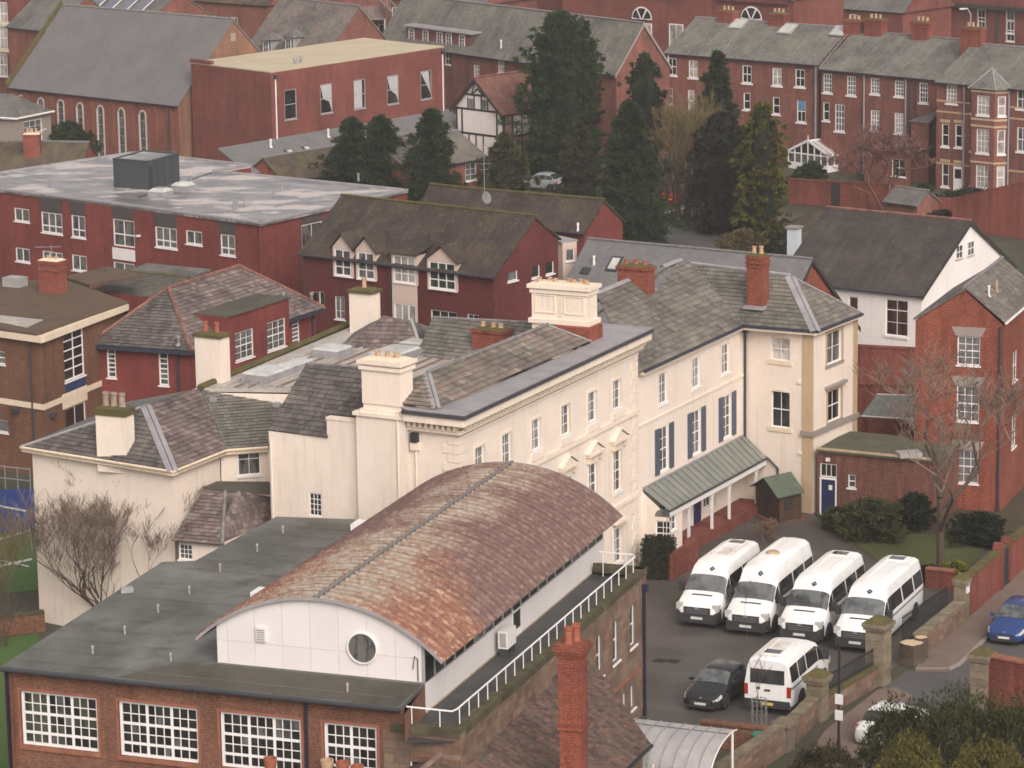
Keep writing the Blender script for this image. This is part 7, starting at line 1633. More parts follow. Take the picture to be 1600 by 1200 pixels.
# ================================================================== BACKGROUND BUILDINGS
def arched(t, fr, u, z0, z1, w, glass='glass_mid', surround='pale_stone'):
    r = w / 2; N_ = 8
    sh = lambda rr, zt, lo: [(u - rr, lo), (u + rr, lo)] + [(u + rr * math.cos(q), zt + rr * math.sin(q)) for q in [i * math.pi / N_ for i in range(N_ + 1)]]
    o = MB().prism([fr.p(a, b, -.05) for a, b in sh(r + .13, z1 - r, z0 - .12)], -fr.n * .05).build('arched_window', surround, t)
    MB().prism([fr.p(a, b, -.06) for a, b in sh(r, z1 - r, z0)], -fr.n * .02).build('glass', glass, o)
    for k in range(1, 6): zz = z0 + (z1 - z0) * k / 6; fr.box(MB(), (u - r, u + r), (-.075, -.06), (zz - .02, zz + .02)).build('glazing_bar', 'grey_frame', o)
    # splayed pale reveal on the left side
    fr.box(MB(), (u - r - .16, u - r + .02), (-.12, -.05), (z0 - .12, z1 - r)).build('reveal', surround, o)
def church():
    ze = 6.6; A, B = W(12, 137, ze), W(277, 166, ze); half, zr = gab_px(A, B, (365, 30))
    t = thing('church_hall', 'long red brick church hall with huge plain grey slate roof at top left', 'building', at(B, 0))
    fr, rf, lf, rA, rB = gabled(t, A, B, half, zr, 'brick_church', 'slate_church', rm='ridge_grey', rwmat='brick_gable')
    for x, y0, y1 in ((64, 154, 172), (95, 157, 192), (125, 162, 194), (157, 166, 240), (190, 170, 245), (223, 174, 250), (33, 150, 165)):
        u, z1 = fr.uv(x, y0); arched(t, fr, u, 1.0 if y1 > 200 else 2.4, z1, .62)
    for x in (40, 83, 112, 145, 177, 208, 243, 268): u = fr.uv(x, 180)[0]; fr.box(MB(), (u - .16, u + .16), (-.12, .02), (0, ze - .35)).build('buttress', 'brick_church', t)
    u = fr.uv(267, 190)[0]; pipe(t, [fr.p(u, ze - .3, -.2), fr.p(u, 2.2, -.2)], .06, 'pipe_dark')
    u, z = rf.uv(364, 58); MB().lathe((0, 0, 0), [(.1, 0)], 6); rf.box(MB(), (u - .3, u + .3), (-.03, .01), (z - .35, z + .35)).build('gable_vent', 'grey_stone', t)
    n = fr.n; a, b = at(v2(A), ze), rA; MB().prism([a - fr.t * .1, b - fr.t * .1, b - fr.t * .1 + Z * .35, a - fr.t * .1 + Z * .35], fr.t * -.35).build('gable_coping', 'moss', t)
    return WPL(298, 97, rf.A + rf.n * .5, rf.n).z
CH_Z = church()
def box_block():
    z = CH_Z; c0, c1, c2 = W(298, 97, z), W(423, 112, z), W(694, 72, z); bk = c0 + c2 - c1
    t = thing('box_extension', 'windowed red brick box with cream flat roof beside the church hall', 'building', at(c1, 0))
    fl, fr = Fr(c0, c1), Fr(c1, c2)
    MB().prism([at(c0, z), at(c1, z), at(c2, z), at(W(640, 67, z), z), at(bk, z)], V((0, 0, -.12))).build('flat_roof', 'cream_roof', t)
    fl.box(MB(), (-.05, 2.8), (-.06, .3), (z, z + .28)).build('parapet', 'brick_box', t)
    wall(t, fl, 0, z - .1, 'brick_box')
    ws = []
    for x, y in ((454, 163), (510, 154), (562, 147), (614, 140), (666, 132.5)): ws.append((fr.c(x, y, 1.5, 2.55), dict(pre='one2', glass='glass', frame='grey_frame', sill='grey_frame', fw=.08, depth=.08)))
    wall(t, fr, 0, z - .1, 'brick_box', ws, depth=.08)
    for i, (r, _) in enumerate(ws):   # limp curtains
        u0, u1, v0, v1 = r; u0 += .09; u1 -= .09; v0 += .1; v1 -= .1; m = (v0 + v1) / 2
        if i == 0: continue
        pts = {1: [(u0, v1), (u1, v1), (u1, v0 + .1), (u1 - .25, m - .3), (u0 + .3, m)], 2: [(u0, v1), (u1 - .3, v1), (u1 - .3, v0), (u0, v0)], 3: [(u0, v1), (u1, v1), (u1, v0 + .2), (u1 - .2, m - .5), (u0 + .35, m)], 4: [(u0, v1), (u1 - .25, v1), (u1 - .05, v0 + .3), (u1 - .3, m - .4)]}[i]
        MB().prism([fr.p(a, b, .045) for a, b in pts], fr.n * -.006).build('curtain', 'curtain', t)
    for u, ff in ((.45, fr), (fr.L - .35, fr)): pipe(t, [ff.p(u, z - .5, -.09), ff.p(u, 2, -.09)], .07, 'soft_white'); ff.box(MB(), (u - .15, u + .15), (-.25, -.02), (z - .65, z - .3)).build('hopper', 'pipe_dark', t)
    shell(t, [v2(c2), v2(bk), v2(c0)], 0, z - .1, 'brick_box', skip=(2,))
    for x, y in ((461, 100), (470, 98)): MB().lathe(W(x, y, z), [(.12, 0), (.1, .3), (.2, .34), (.16, .5), (.05, .55)], 10).build('cowl', 'metal_grey', t)
    # lean-to slates below its long wall
    t2 = thing('slate_lean_to', 'grey slate lean-to with small skylights below the windowed box', 'lean-to', at(fr.p(0, 0, -4), 0))
    za = fr.uv(430, 216)[1]; p0, p1 = fr.p(-6.6, za, -.02), fr.p(fr.L + .4, za, -.02); n = fr.n; dz = 1.9; dd = 3.6
    q0, q1 = p0 + n * dd - Z * dz, p1 + n * dd - Z * dz; roof_face(t2, [q0, q1, p1, p0], 'slate_new'); wall_mesh(Fr(q0 - n * .2, q1 - n * .2), 0, q0.z).build('wall', 'brick_terrace', t2)
    pl = plane_of([q0, q1, p1]); s = (p0 - q0).normalized()
    for x, y in ((455, 240), (482, 235)): p = WPL(x, y, q0, pl[1]); k = MB().box(p, fr.t, s, pl[1], (-.4, .4), (-.55, .55), (0, .12)).build('skylight', 'timber_brown', t2); MB().box(p, fr.t, s, pl[1], (-.28, .28), (-.42, .42), (.12, .13)).build('glass', 'rooflight', k)
    for x, y in ((423, 229), (513, 213)): p = WPL(x, y, q0, pl[1]); MB().lathe(p - Z * .1, [(.2, 0), (.1, .15), (.09, .6), (.13, .62), (.1, .75)], 8).build('flue', 'soft_white', t2)
    # tiled strip in front of it
    t3 = thing('tiled_outhouse', 'low brown-tiled outhouse with orange brick gable behind the flat roof', 'building', at(q0, 0)); g0 = W(445, 285, 2.2); g1 = W(690, 243, 2.2); half, zr = 2.6, 4.0
    gabled(t3, g0, g1, half, zr, 'brick_orange', 'tile_brown')
    t4 = thing('slate_cottage', 'slate-roofed brick cottage with one white window in front of the half-timbered house', 'building', at(W(755, 250, 3), 0))
    A, B = W(640, 268, 3.6), W(764, 246, 3.6); n4 = outn(hdir(A, B)); hf, zr4 = 3.4, 5.6
    gabled(t4, A, B, hf, zr4, 'brick_terrace', 'slate_cott', wins=lambda f: [(f.px(727, 256, 745, 281), dict(pre=dict(cols=2, rows=3), glass='glass_mid', fw=.09))])
box_block()
def long_range():
    ze = 7.6; A, B = W(590, 66, ze), W(961, 118, ze); half, zr = gab_px(A, B, (1006, 36))
    t = thing('long_slate_range', 'long brick range with streaky slate roof and red gable end at top centre', 'building', at(B, 0))
    fr, rf, lf, rA, rB = gabled(t, A, B, half, zr, 'brick_terrace', 'slate_terrace', wins=lambda f: [(f.c(745, 112, .95, 1.3), dict(pre=dict(cols=2, rows=3), glass='glass_curtain', fw=.09)), (f.c(783, 104, .95, 1.2), dict(pre='sash22', glass='glass_curtain', fw=.09)), (f.c(700, 92, .9, 1.1), dict(pre='sash22'))], bmat='grey_stone')
    u = fr.uv(733, 100)[0]; pipe(t, [fr.p(u, ze, -.1), fr.p(u, 0, -.1)], .07, 'pipe_dark')
    pl = plane_of([A, B, rA]); s = (rA - A).normalized()
    # long flat dormer with white windows
    u0, u1 = fr.uv(632, 78)[0], fr.uv(733, 86)[0]; d = Fr(fr.p(u0, 0, .3), fr.p(u1, 0, .3)); z0, z1 = ze + .2, ze + 1.85
    dm = wall_mesh(d, z0, z1).build('dormer', 'brick_terrace', t)
    for f in (.08, .30, .52, .66, .86): window(t, d, (d.L * f - .45, d.L * f + .45, z0 + .35, z1 - .15), dict(cols=2, rows=3), 'glass_mid', sill=None, depth=-.01, fw=.09, name='dormer_window')
    MB().prism([d.p(-.2, z1, -.3), d.p(d.L + .3, z1, -.3), d.p(d.L + .3, z1 + .25, 3.0), d.p(-.2, z1 + .25, 3.0)], V((0, 0, .12))).build('dormer_roof', 'lead', dm); wall_mesh(Fr(d.B, d.B - d.n * 2.4), z0, z1).build('dormer_cheek', 'lead_dark', dm)
    for x, y in ((737, 70), (783, 74)): p = WPL(x, y, A, pl[1]); MB().lathe(p - Z * .1, [(.12, 0), (.08, .1), (.08, .65), (.11, .67), (.1, .8)], 8).build('flue', 'soft_white', t)
    # balconies and escape at the left end
    t2 = thing('escape_stair_block', 'brick block with boarded balcony and grey escape stair behind the cream roof', 'building', at(W(560, 80, 0), 0))
    b0, b1 = W(488, 75, 6.6), W(612, 72, 6.6); f = Fr(b0, b1); wall(t2, f, 0, 12.5, 'brick_terrace', [((1.2, 2.0, 6.9, 8.9), dict(pre='case2', glass='glass')), ((4.4, 5.4, 7.6, 8.9), W22()), ((6.6, 7.3, 6.8, 8.8), dict(pre='case2', cols=1))])
    bl = f.box(MB(), (.6, f.L - .5), (-1.6, -.02), (9.4, 9.6)).build('balcony_floor', 'grey_stone', t2)
    for i in range(18): u = .6 + i * (f.L - 1.1) / 18; f.box(MB(), (u, u + (f.L - 1.1) / 18 - .03), (-1.66, -1.6), (9.6, 10.8)).build('balustrade_board', 'grey_board', t2)
    for u in (.7, 2.9, 5.1, f.L - .7): f.box(MB(), (u - .07, u + .07), (-1.6, -1.46), (6.0, 9.4)).build('post', 'soft_white', t2)
    f.box(MB(), (-.2, f.L), (-1.0, 0), (12.3, 12.6)).build('eave', 'soft_white', t2); shell(t2, [f.B, f.B - f.n * 8, f.A - f.n * 8, f.A], 0, 12.5, 'brick_terrace', skip=(3,)); MB().prism([f.p(-.2, 12.62, -.6), f.p(f.L + .2, 12.62, -.6), f.p(f.L + .2, 14.6, 5), f.p(-.2, 14.6, 5)], V((0, 0, .12))).build('roof', 'slate_far', t2)
    s0, s1 = f.p(f.L - 1.2, 11.5, -2.2), f.p(f.L + 3.0, 7.0, -2.2); st = thing('escape_stair', 'grey steel escape stair descending at the end of the boarded balcony', 'stair', at(s1, 0))
    for o in (0, .9):
        MB().tube([s0 - f.n * -o, s1 - f.n * -o], .06, 4).build('stringer', 'metal_grey', st); MB().tube([s0 - f.n * -o + Z, s1 - f.n * -o + Z], .035, 4).build('handrail', 'metal_grey', st)
        for k in range(7): p = s0.lerp(s1, k / 6) - f.n * -o; MB().tube([p, p + Z], .025, 4).build('baluster', 'metal_grey', st)
    for k in range(18): p = s0.lerp(s1, (k + .5) / 18); MB().box(p, f.t, f.n, Z, (-.13, .13), (0, .9), (-.02, .02)).build('tread', 'metal_grey', st)
    for o in (.1, .8): MB().tube([at(s1 + f.n * o, 0), s1 + f.n * o], .06, 5).build('leg', 'metal_grey', st)
long_range()
def timbered():
    ze = 5.2; a, b = W(708, 168, ze), W(790, 178, ze); tt = hdir(a, b); n = outn(tt)
    t = thing('half_timbered_house', 'black and white half-timbered house with red tiled roof between the conifers', 'building', at(b, 0))
    f = Fr(v2(a) + tt * .4, v2(b) - tt * .25); au, az = f.uv(746, 121); D = 8
    wall(t, f, 0, ze + .15, 'white_render', gable=[(au, az - .15)]); sd = Fr(f.B, f.B - n * D); wall(t, sd, 0, ze - .05, 'infill_pink'); shell(t, [f.B - n * D, f.A - n * D, f.A], 0, ze, 'white_render', skip=(2,))
    r0, r1 = at(f.p(au, 0) + n * .45, az), at(f.p(au, 0) - n * D, az); e0, e1 = at(v2(b) + n * .45, ze - .1), at(v2(b) - n * D, ze - .1); g0, g1 = at(v2(a) + n * .45, ze - .1), at(v2(a) - n * D, ze - .1)
    roof_face(t, [e0, e1, r1, r0], 'tile_red', .1); roof_face(t, [g0, g1, r1 - Z * .01, r0 - Z * .01], 'tile_red', .1); ridge(t, r0, r1, 'ridge_red', .11, .5)
    for p, q in ((r0, e0), (r0, g0)): MB().prism([p - n * .02, q - n * .02, q - n * .02 - Z * .3, p - n * .02 - Z * .3], n * .06).build('bargeboard', 'timber_black', t)
    L = f.L
    def beam(ff, p, q, w=.16, nm='timber'):
        a_, b_ = ff.p(p[0], p[1], -.035), ff.p(q[0], q[1], -.035); d = (b_ - a_).normalized(); s = d.cross(ff.n).normalized() * w / 2; MB().prism([a_ - s, b_ - s, b_ + s, a_ + s], ff.n * -.05).build(nm, 'timber_black', t)
    zt = ze; z1, z2, z3 = ze + .05, ze - 2.1, ze + 1.35
    h = lambda z: (au * (1 - (az - z) / (az - ze)) if z > ze else 0, L - (L - au) * (1 - (az - z) / (az - ze)) if z > ze else L)
    for z in (z1, z2, z3, 0.3): x0, x1 = h(z); beam(f, (x0, z), (x1, z), .18)
    for u in (.08, .75, L - .85, L - .08): beam(f, (u, 0), (u, z1), .18)
    for u in (1.6, 2.5, 3.4): beam(f, (u, 0), (u, z2), .14)
    for u in (au - 1.25, au - .45, au + .45, au + 1.25): beam(f, (u, z1), (u, z3 if abs(u - au) < 1 else z3 - .3), .15)
    beam(f, (au - .75, z3), (au, az - 1.0), .14); beam(f, (au + .75, z3), (au, az - 1.0), .14); beam(f, (au - .75, z3 + .1), (au - .35, az - .6), .12); beam(f, (au + .75, z3 + .1), (au + .35, az - .6), .12)
    for z in (.3, z2, ze - .15): beam(sd, (0, z), (D, z), .18)
    for u in (.1, 1.1, 2.2, 3.3, 4.4, 5.5): beam(sd, (u, 0), (u, ze - .1), .15)
    for u in (au - .8, au + .8): f.box(MB(), (u - .3, u + .3), (-.02, .01), (z1 + .12, z3 - .35)).build('window', 'glass_sky', t)
    sd.box(MB(), (1.2, 3.2), (-.01, .01), (z2 + .12, ze - .3)).build('infill_panel', 'white_render', t)
timbered()
# ------------------------------------------------------------------ terrace
def terrace():
    ze = 9.0; g = 'houses of the brick terrace'
    t = thing('terrace_house', 'left half of the red brick terrace, four sash windows and skylights under streaky slates', 'building', at(W(1276, 102, ze), 0))
    A, B = W(1036, 83, ze), W(1277, 102, ze); half = 4.6; n = outn(hdir(A, B))
    # ridge height from the left roof edge
    p = WV(v2(A), v2(A) - n, 1087, 27); half = max(3.5, min(6, -(p - v2(A)).dot(n))); zr = p.z
    def row(f, pts, w=1.0, hh=1.55, pre='sash22', gl=None, **k): return [(f.c(x, y, w, hh), dict(dict(pre=pre, glass=(gl or rnd.choice(['glass', 'glass_curtain', 'glass_mid'])), fw=.09, bw=.05, depth=.1, sillh=.16, over=.12), **k)) for x, y in pts]
    fr, rf, lf, rA, rB = gabled(t, A, B, half, zr, 'brick_terrace', 'slate_terrace', wins=lambda f: row(f, [(1050, 104)], gl='glass') + row(f, [(1083, 108)], gl='glass_curtain') + row(f, [(1167, 116)], gl='glass') + row(f, [(1214, 120)], gl='glass_curtain') + row(f, [(1250, 122)], gl='glass', pre='sash22') + row(f, [(1046, 150)], .75, 1.5, 'one2', 'glass_mid') + row(f, [(1080, 158)], .75, 2.0, 'one2', 'glass_curtain') + row(f, [(1213, 165)], .75, 1.5, 'one2', 'glass') + row(f, [(1252, 174)], .95, 1.9, 'sash22', 'glass') + row(f, [(1167, 158)], .75, 1.5, 'one2', 'glass'))
    u = fr.uv(1036, 120)[0]; pipe(t, [fr.p(.35, ze - .1, -.1), fr.p(.35, 0, -.1)], .09, 'soft_white'); u = fr.L - .15; pipe(t, [fr.p(u, ze - .1, -.1), fr.p(u, 0, -.1)], .1, 'pipe_grey')
    q = fr.c(1252.5, 164, .75, .9); fr.box(MB(), (q[0], q[1]), (.03, .04), (q[2], q[3])).build('blue_blind', 'blind_blue', t)
    t2 = thing('terrace_house', 'middle of the red brick terrace with four-by-two sash windows and grey downpipes', 'building', at(W(1400, 120, ze), 0))
    zf = ze - .25; A2, B2 = W(1279, 108, zf), W(1469, 126, zf)
    f2, r2, l2, r2A, r2B = gabled(t2, A2, B2, half, zr - .15, 'brick_terrace', 'slate_terrace', wins=lambda f: row(f, [(1293, 130), (1330, 134)], .95, 1.65, 'sash34', 'glass_mid') + row(f, [(1367, 134.5), (1405, 138.5)], .95, 1.35, 'sash34', 'glass_mid') + row(f, [(1443, 145)], .9, 1.7, 'sash34', 'glass') + row(f, [(1291, 174)], .7, 1.6, 'one2', 'glass') + row(f, [(1312, 184)], 1.05, 2.35, 'sash34', 'glass_mid') + row(f, [(1367, 188), (1404.5, 192.5)], .95, 1.75, 'sash34', 'glass_curtain'))
    for x in (1351, 1416): u = f2.uv(x, 150)[0]; pipe(t2, [f2.p(u, zf - .2, -.1), f2.p(u, 0, -.1)], .08, 'pipe_grey')
    for x in (1423, 1432): u = f2.uv(x, 150)[0]; pipe(t2, [f2.p(u, zf - .2, -.1), f2.p(u, 0, -.1)], .08, 'pipe_dark')
    # rear extension blocks
    ex = f2.p(f2.uv(1437, 200)[0], 0, 0); d = Fr(ex + f2.n * 1.2, ex + f2.n * 1.2 + f2.t * 1.9); wall(t2, d, 0, 5.2, 'brick_terrace'); wall_mesh(Fr(d.A - d.n * 1.2, d.A), 0, 5.2).build('wall', 'brick_terrace', t2); MB().prism([d.p(-.15, 5.2, -.15), d.p(2.1, 5.2, -.15), d.p(2.1, 6.1, 1.2), d.p(-.15, 5.35, 1.2)], V((0, 0, .08))).build('extension_roof', 'slate_far', t2)
    d = Fr(f2.p(f2.uv(1390, 240)[0], 0, -3.4), f2.p(f2.uv(1462, 245)[0], 0, -3.4)); wall(t2, d, 0, 2.9, 'brick_terrace', [((d.L - 2.0, d.L - .5, .8, 2.3), W22())]); wall_mesh(Fr(d.A - d.n * 3.3, d.A), 0, 2.9).build('wall', 'brick_terrace', t2); MB().prism([d.p(-.2, 2.9, -.2), d.p(d.L, 2.9, -.2), d.p(d.L, 3.1, 3.3), d.p(-.2, 3.1, 3.3)], V((0, 0, .12))).build('extension_roof', 'felt', t2)
    # bay house
    t3 = thing('terrace_house', 'taller end of the brick terrace with banded bay window and small pointed bay roof', 'building', at(W(1500, 290, 0), 0))
    A3, B3 = W(1466, 127, ze), W(1690, 147, ze); fo = outn(hdir(A3, B3)) * .6; A3 += fo; B3 += fo
    z_b1 = None
    f3, r3, l3, r3A, r3B = gabled(t3, A3, B3, half + .6, zr - .1, 'brick_terrace', 'slate_terrace', wins=lambda f: row(f, [(1487, 147)], 1.05, 1.55, 'sash34', 'glass_curtain') + row(f, [(1477, 211), (1498, 212.5)], .72, 1.9, 'one2', 'glass') + row(f, [(1477, 273)], .7, 2.0, 'one2', 'glass') + row(f, [(1597, 155)], 1.0, 1.6, 'sash22', 'glass_mid') + row(f, [(1597, 218)], 1.0, 2.0, 'sash22', 'glass_mid'))
    dd = f3.c(1497.5, 281, .95, 2.2); dr = f3.box(MB(), (dd[0], dd[1]), (-.06, .02), (.05, dd[3])).build('garden_door', 'white_paint', t3); f3.box(MB(), (dd[0] + .15, dd[1] - .15), (-.07, -.06), (1.1, dd[3] - .2)).build('glass', 'glass', dr)
    for y in (152, 177, 258): u, z = f3.uv(1500, y + (8 if y == 152 else 0)); f3.box(MB(), (0, f3.L), (-.025, .02), (z - .07, z + .07)).build('stone_band', 'buff_stone', t3)
    for x, y in ((1477, 189), (1498, 190), (1477, 251), (1498, 253)): u, z = f3.uv(x, y); f3.box(MB(), (u - .48, u + .48), (-.04, .02), (z - .12, z + .12)).build('stone_lintel', 'buff_stone', t3)
    u0 = f3.uv(1516, 200)[0]; u1 = f3.uv(1576, 205)[0]; w = u1 - u0; b = [f3.p(u0, 0, 0), f3.p(u0 + .75, 0, -.95), f3.p(u1 - .75, 0, -.95), f3.p(u1, 0, 0)]; zt = ze - .1
    for a_, b_, one in ((b[0], b[1], 1), (b[1], b[2], 2), (b[2], b[3], 1)):
        ff = Fr(a_, b_); c = ff.L / 2; ww = .34 if one == 1 else .62
        wall(t3, ff, 0, zt, 'brick_terrace', [((c - ww, c + ww, zz, zz + hh), dict(pre='one2' if one == 1 else 'sash34', glass='glass_curtain', fw=.08, sillh=.15)) for zz, hh in ((.7, 1.9), (3.6, 2.0), (6.75, 1.6))])
        for zz in (2.75, 5.75, 6.3, 8.6): ff.box(MB(), (0, ff.L), (-.03, .01), (zz, zz + .16)).build('stone_band', 'buff_stone', t3)
    ap = f3.p((u0 + u1) / 2, ze + 1.5, .3); bb = [at(p, zt) + (p - f3.p((u0 + u1) / 2, 0, 0)).normalized() * .3 for p in b]; bb = [p if i in (1, 2) else at(b[i], zt) + f3.t * (-.35 if i == 0 else .35) for i, p in enumerate(bb)]
    for p, q in zip(bb, bb[1:]): roof_face(t3, [p, q, ap], 'slate_terrace', .06); hip = MB().tube([q, ap], .06, 5).build('lead_hip', 'lead', t3)
    for x in (1507, 1577): u = f3.uv(x, 200)[0]; pipe(t3, [f3.p(u, ze - .2, -.12), f3.p(u, 0, -.12)], .08, 'pipe_grey')
    # stacks and skylights
    rz = math.atan2(fr.t.y, fr.t.x)
    for i, (x, y, w, h_, tt_) in enumerate(((1139, 32, 1.8, 1.0, t), (1216, 36, 1.9, 1.1, t), (1295, 46, 1.9, 1.2, t2), (1369, 58, 2.0, 1.5, t2), (1441, 64, 2.0, 1.6, t2), (1514, 72, 2.2, 1.7, t3))):
        ra, rb = ((rA, rB), (r2A, r2B), (r3A, r3B))[(t, t2, t3).index(tt_)]; k = min(range(101), key=lambda q: abs(proj(ra.lerp(rb, q / 100))[0] - x)); p = ra.lerp(rb, k / 100); chimney(tt_, v2(p), w * .9, .95, p.z - 1.0, p.z + h_ * .8, 'brick_old', rz, bands=((.2, .2, .07), (.5, .1, .04)), pots=((-.45, 0, .5), (0, 0, .55), (.45, 0, .5)), moss=True)
    for x, y in ((1154, 38), (1231, 46), (1312, 49)):
        pl = plane_of([A, B, rA]) if x < 1277 else plane_of([A2, B2, r2A]); base = A if x < 1277 else A2; p = WPL(x, y, base, pl[1]); s = (rA - A).normalized(); k = MB().box(p, fr.t, s, pl[1], (-.75, .75), (-.75, .75), (0, .12)).build('skylight', 'grey_frame', t if x < 1277 else t2); MB().box(p, fr.t, s, pl[1], (-.6, .6), (-.6, .6), (.12, .13)).build('glass', 'rooflight', k)
    p0, p1 = WPL(1128, 83, A, plane_of([A, B, rA])[1]), WPL(1165, 33, A, plane_of([A, B, rA])[1]); MB().tube([p0, p1], .06, 5).build('party_flashing', 'ridge_grey', t)
    p0, p1 = WPL(1280, 106, A2, plane_of([A2, B2, r2A])[1]), WPL(1325, 52, A2, plane_of([A2, B2, r2A])[1]); MB().tube([p0, p1], .06, 5).build('party_flashing', 'ridge_grey', t2)
terrace()
def conservatory():
    a, b = W(1232, 262, 0), W(1293, 270, 0); f = Fr(a, b); n = f.n; D = 7; ze = zat(b, 246); zr = zat(f.p(f.L / 2, 0), 222)
    t = thing('conservatory', 'white-framed glass conservatory with pitched roof behind the terrace gardens', 'conservatory', at(b, 0)); c = f.L / 2
    sd = Fr(f.B, f.B - n * D)
    for ff, m in ((f, 6), (sd, 8)):
        ff.box(MB(), (0, ff.L), (-.03, .1), (0, .6)).build('base_wall', 'white_paint', t)
        for i in range(m + 1): u = ff.L * i / m; ff.box(MB(), (u - .06, u + .06), (-.04, .06), (.6, ze)).build('post', 'white_paint', t)
        for i in range(m): ff.box(MB(), (ff.L * i / m + .06, ff.L * (i + 1) / m - .06), (.0, .02), (.6, ze)).build('pane', 'glass_mid', t)
        ff.box(MB(), (0, ff.L), (-.05, .08), (ze, ze + .12)).build('plate', 'white_paint', t)
    MB().poly([f.p(0, ze + .12), f.p(f.L, ze + .12), f.p(c, zr)]).build('gable_glass', 'glass', t)
    for i in range(1, 6): u = f.L * i / 6; zz = ze + (zr - ze) * (1 - abs(u - c) / c); f.box(MB(), (u - .05, u + .05), (-.05, .03), (ze + .1, zz)).build('gable_bar', 'white_paint', t)
    for s in (0, f.L):
        MB().prism([f.p(s, ze + .1, -.06), f.p(c, zr + .05, -.06), f.p(c, zr + .25, -.06), f.p(s, ze + .3, -.06)], n * -.1).build('raking_bar', 'white_paint', t)
        m = 9
        for i in range(m):
            o0, o1 = -n * (D * i / m + .04), -n * (D * (i + 1) / m - .04); MB().poly([f.p(s, ze + .12) + o0, f.p(s, ze + .12) + o1, f.p(c, zr) + o1, f.p(c, zr) + o0]).build('roof_pane', 'poly_roof', t)
        for i in range(m + 1): o = -n * (D * i / m); MB().tube([f.p(s, ze + .15) + o, f.p(c, zr + .04) + o], .05, 4).build('rafter', 'white_paint', t)
    MB().tube([f.p(c, zr + .08), f.p(c, zr + .08) - n * D], .08, 5).build('ridge', 'white_paint', t); MB().tube([f.p(c, zr), f.p(c, zr + .6)], .04, 5).build('finial', 'white_paint', t)
conservatory()
low_wall('garden_wall', 'brick garden wall with dark doorway below the conservatory', W(1232, 318, 0), W(1420, 330, 0), 2.0, .3, 'brick_wall', 'brick_wall', stones=False)
_f = Fr(W(1232, 318, 0), W(1420, 330, 0)); t = thing('garden_door', 'dark green plank door in the brick wall below the conservatory', 'door', _f.p(_f.uv(1307, 305)[0], 0)); u = _f.uv(1307, 305)[0]
for k in range(5): _f.box(MB(), (u - .4 + k * .16, u - .25 + k * .16), (-.2, -.16), (.02, 1.95)).build('plank', 'timber_black', t)
low_wall('garden_wall', 'long dark brick wall right of the terrace gardens', W(1430, 345, 0), W(1640, 352, 0), 1.8, .3, 'brick_wall', 'brick_wall', stones=False)
t = thing('brick_outhouse', 'sloping red brick outhouse roofline at the right edge below the terrace', 'building', at(W(1560, 330, 0), 0)); a, b = W(1488, 312, 2.4), W(1640, 330, 2.4); f = Fr(a, b); wall(t, f, 0, 2.4, 'brick_old', gable=[(f.L * .98, 5.0)]); MB().prism([f.p(-.2, 2.4), f.p(f.L, 5.05), f.p(f.L, 5.05, 4), f.p(-.2, 2.4, 4)], V((0, 0, .1))).build('roof', 'brick_old', t)
t = thing('garden_shed', 'low purple-slated brick shed in the terrace gardens', 'shed', at(W(1400, 320, 0), 0)); a, b = W(1378, 315, 1.8), W(1432, 322, 1.8); gabled(t, a, b, 1.6, 2.8, 'brick_terrace', 'slate_far')
# ------------------------------------------------------------------ farthest row along the top edge
def plain_wall_block(name, label, px, y0, zb, zt, depth, wmat, rmat=None, rise=3.0, wins=(), cat='building'):
    A, B = W(px[0], y0, 0), W(px[1], y0 + (px[1] - px[0]) * .085, 0); f = Fr(A, B); t = thing(name, label, cat, at(A, 0))
    wall(t, f, 0, zt, wmat, wins(f) if callable(wins) else wins); shell(t, [f.B, f.B - f.n * depth, f.A - f.n * depth, f.A], 0, zt, wmat, skip=(3,))
    if rmat:
        n = f.n; e0, e1 = f.p(-.3, zt, -.3), f.p(f.L + .3, zt, -.3); r0, r1 = f.p(-.3, zt + rise, depth / 2), f.p(f.L + .3, zt + rise, depth / 2); b0, b1 = f.p(-.3, zt, depth + .3), f.p(f.L + .3, zt, depth + .3)
        roof_face(t, [e0, e1, r1, r0], rmat); roof_face(t, [r0 - Z * .02, r1 - Z * .02, b1, b0], rmat); MB().poly([e0, r0, b0]).build('gable', wmat, t); MB().poly([e1, r1, b1]).build('gable', wmat, t)
    return t, f
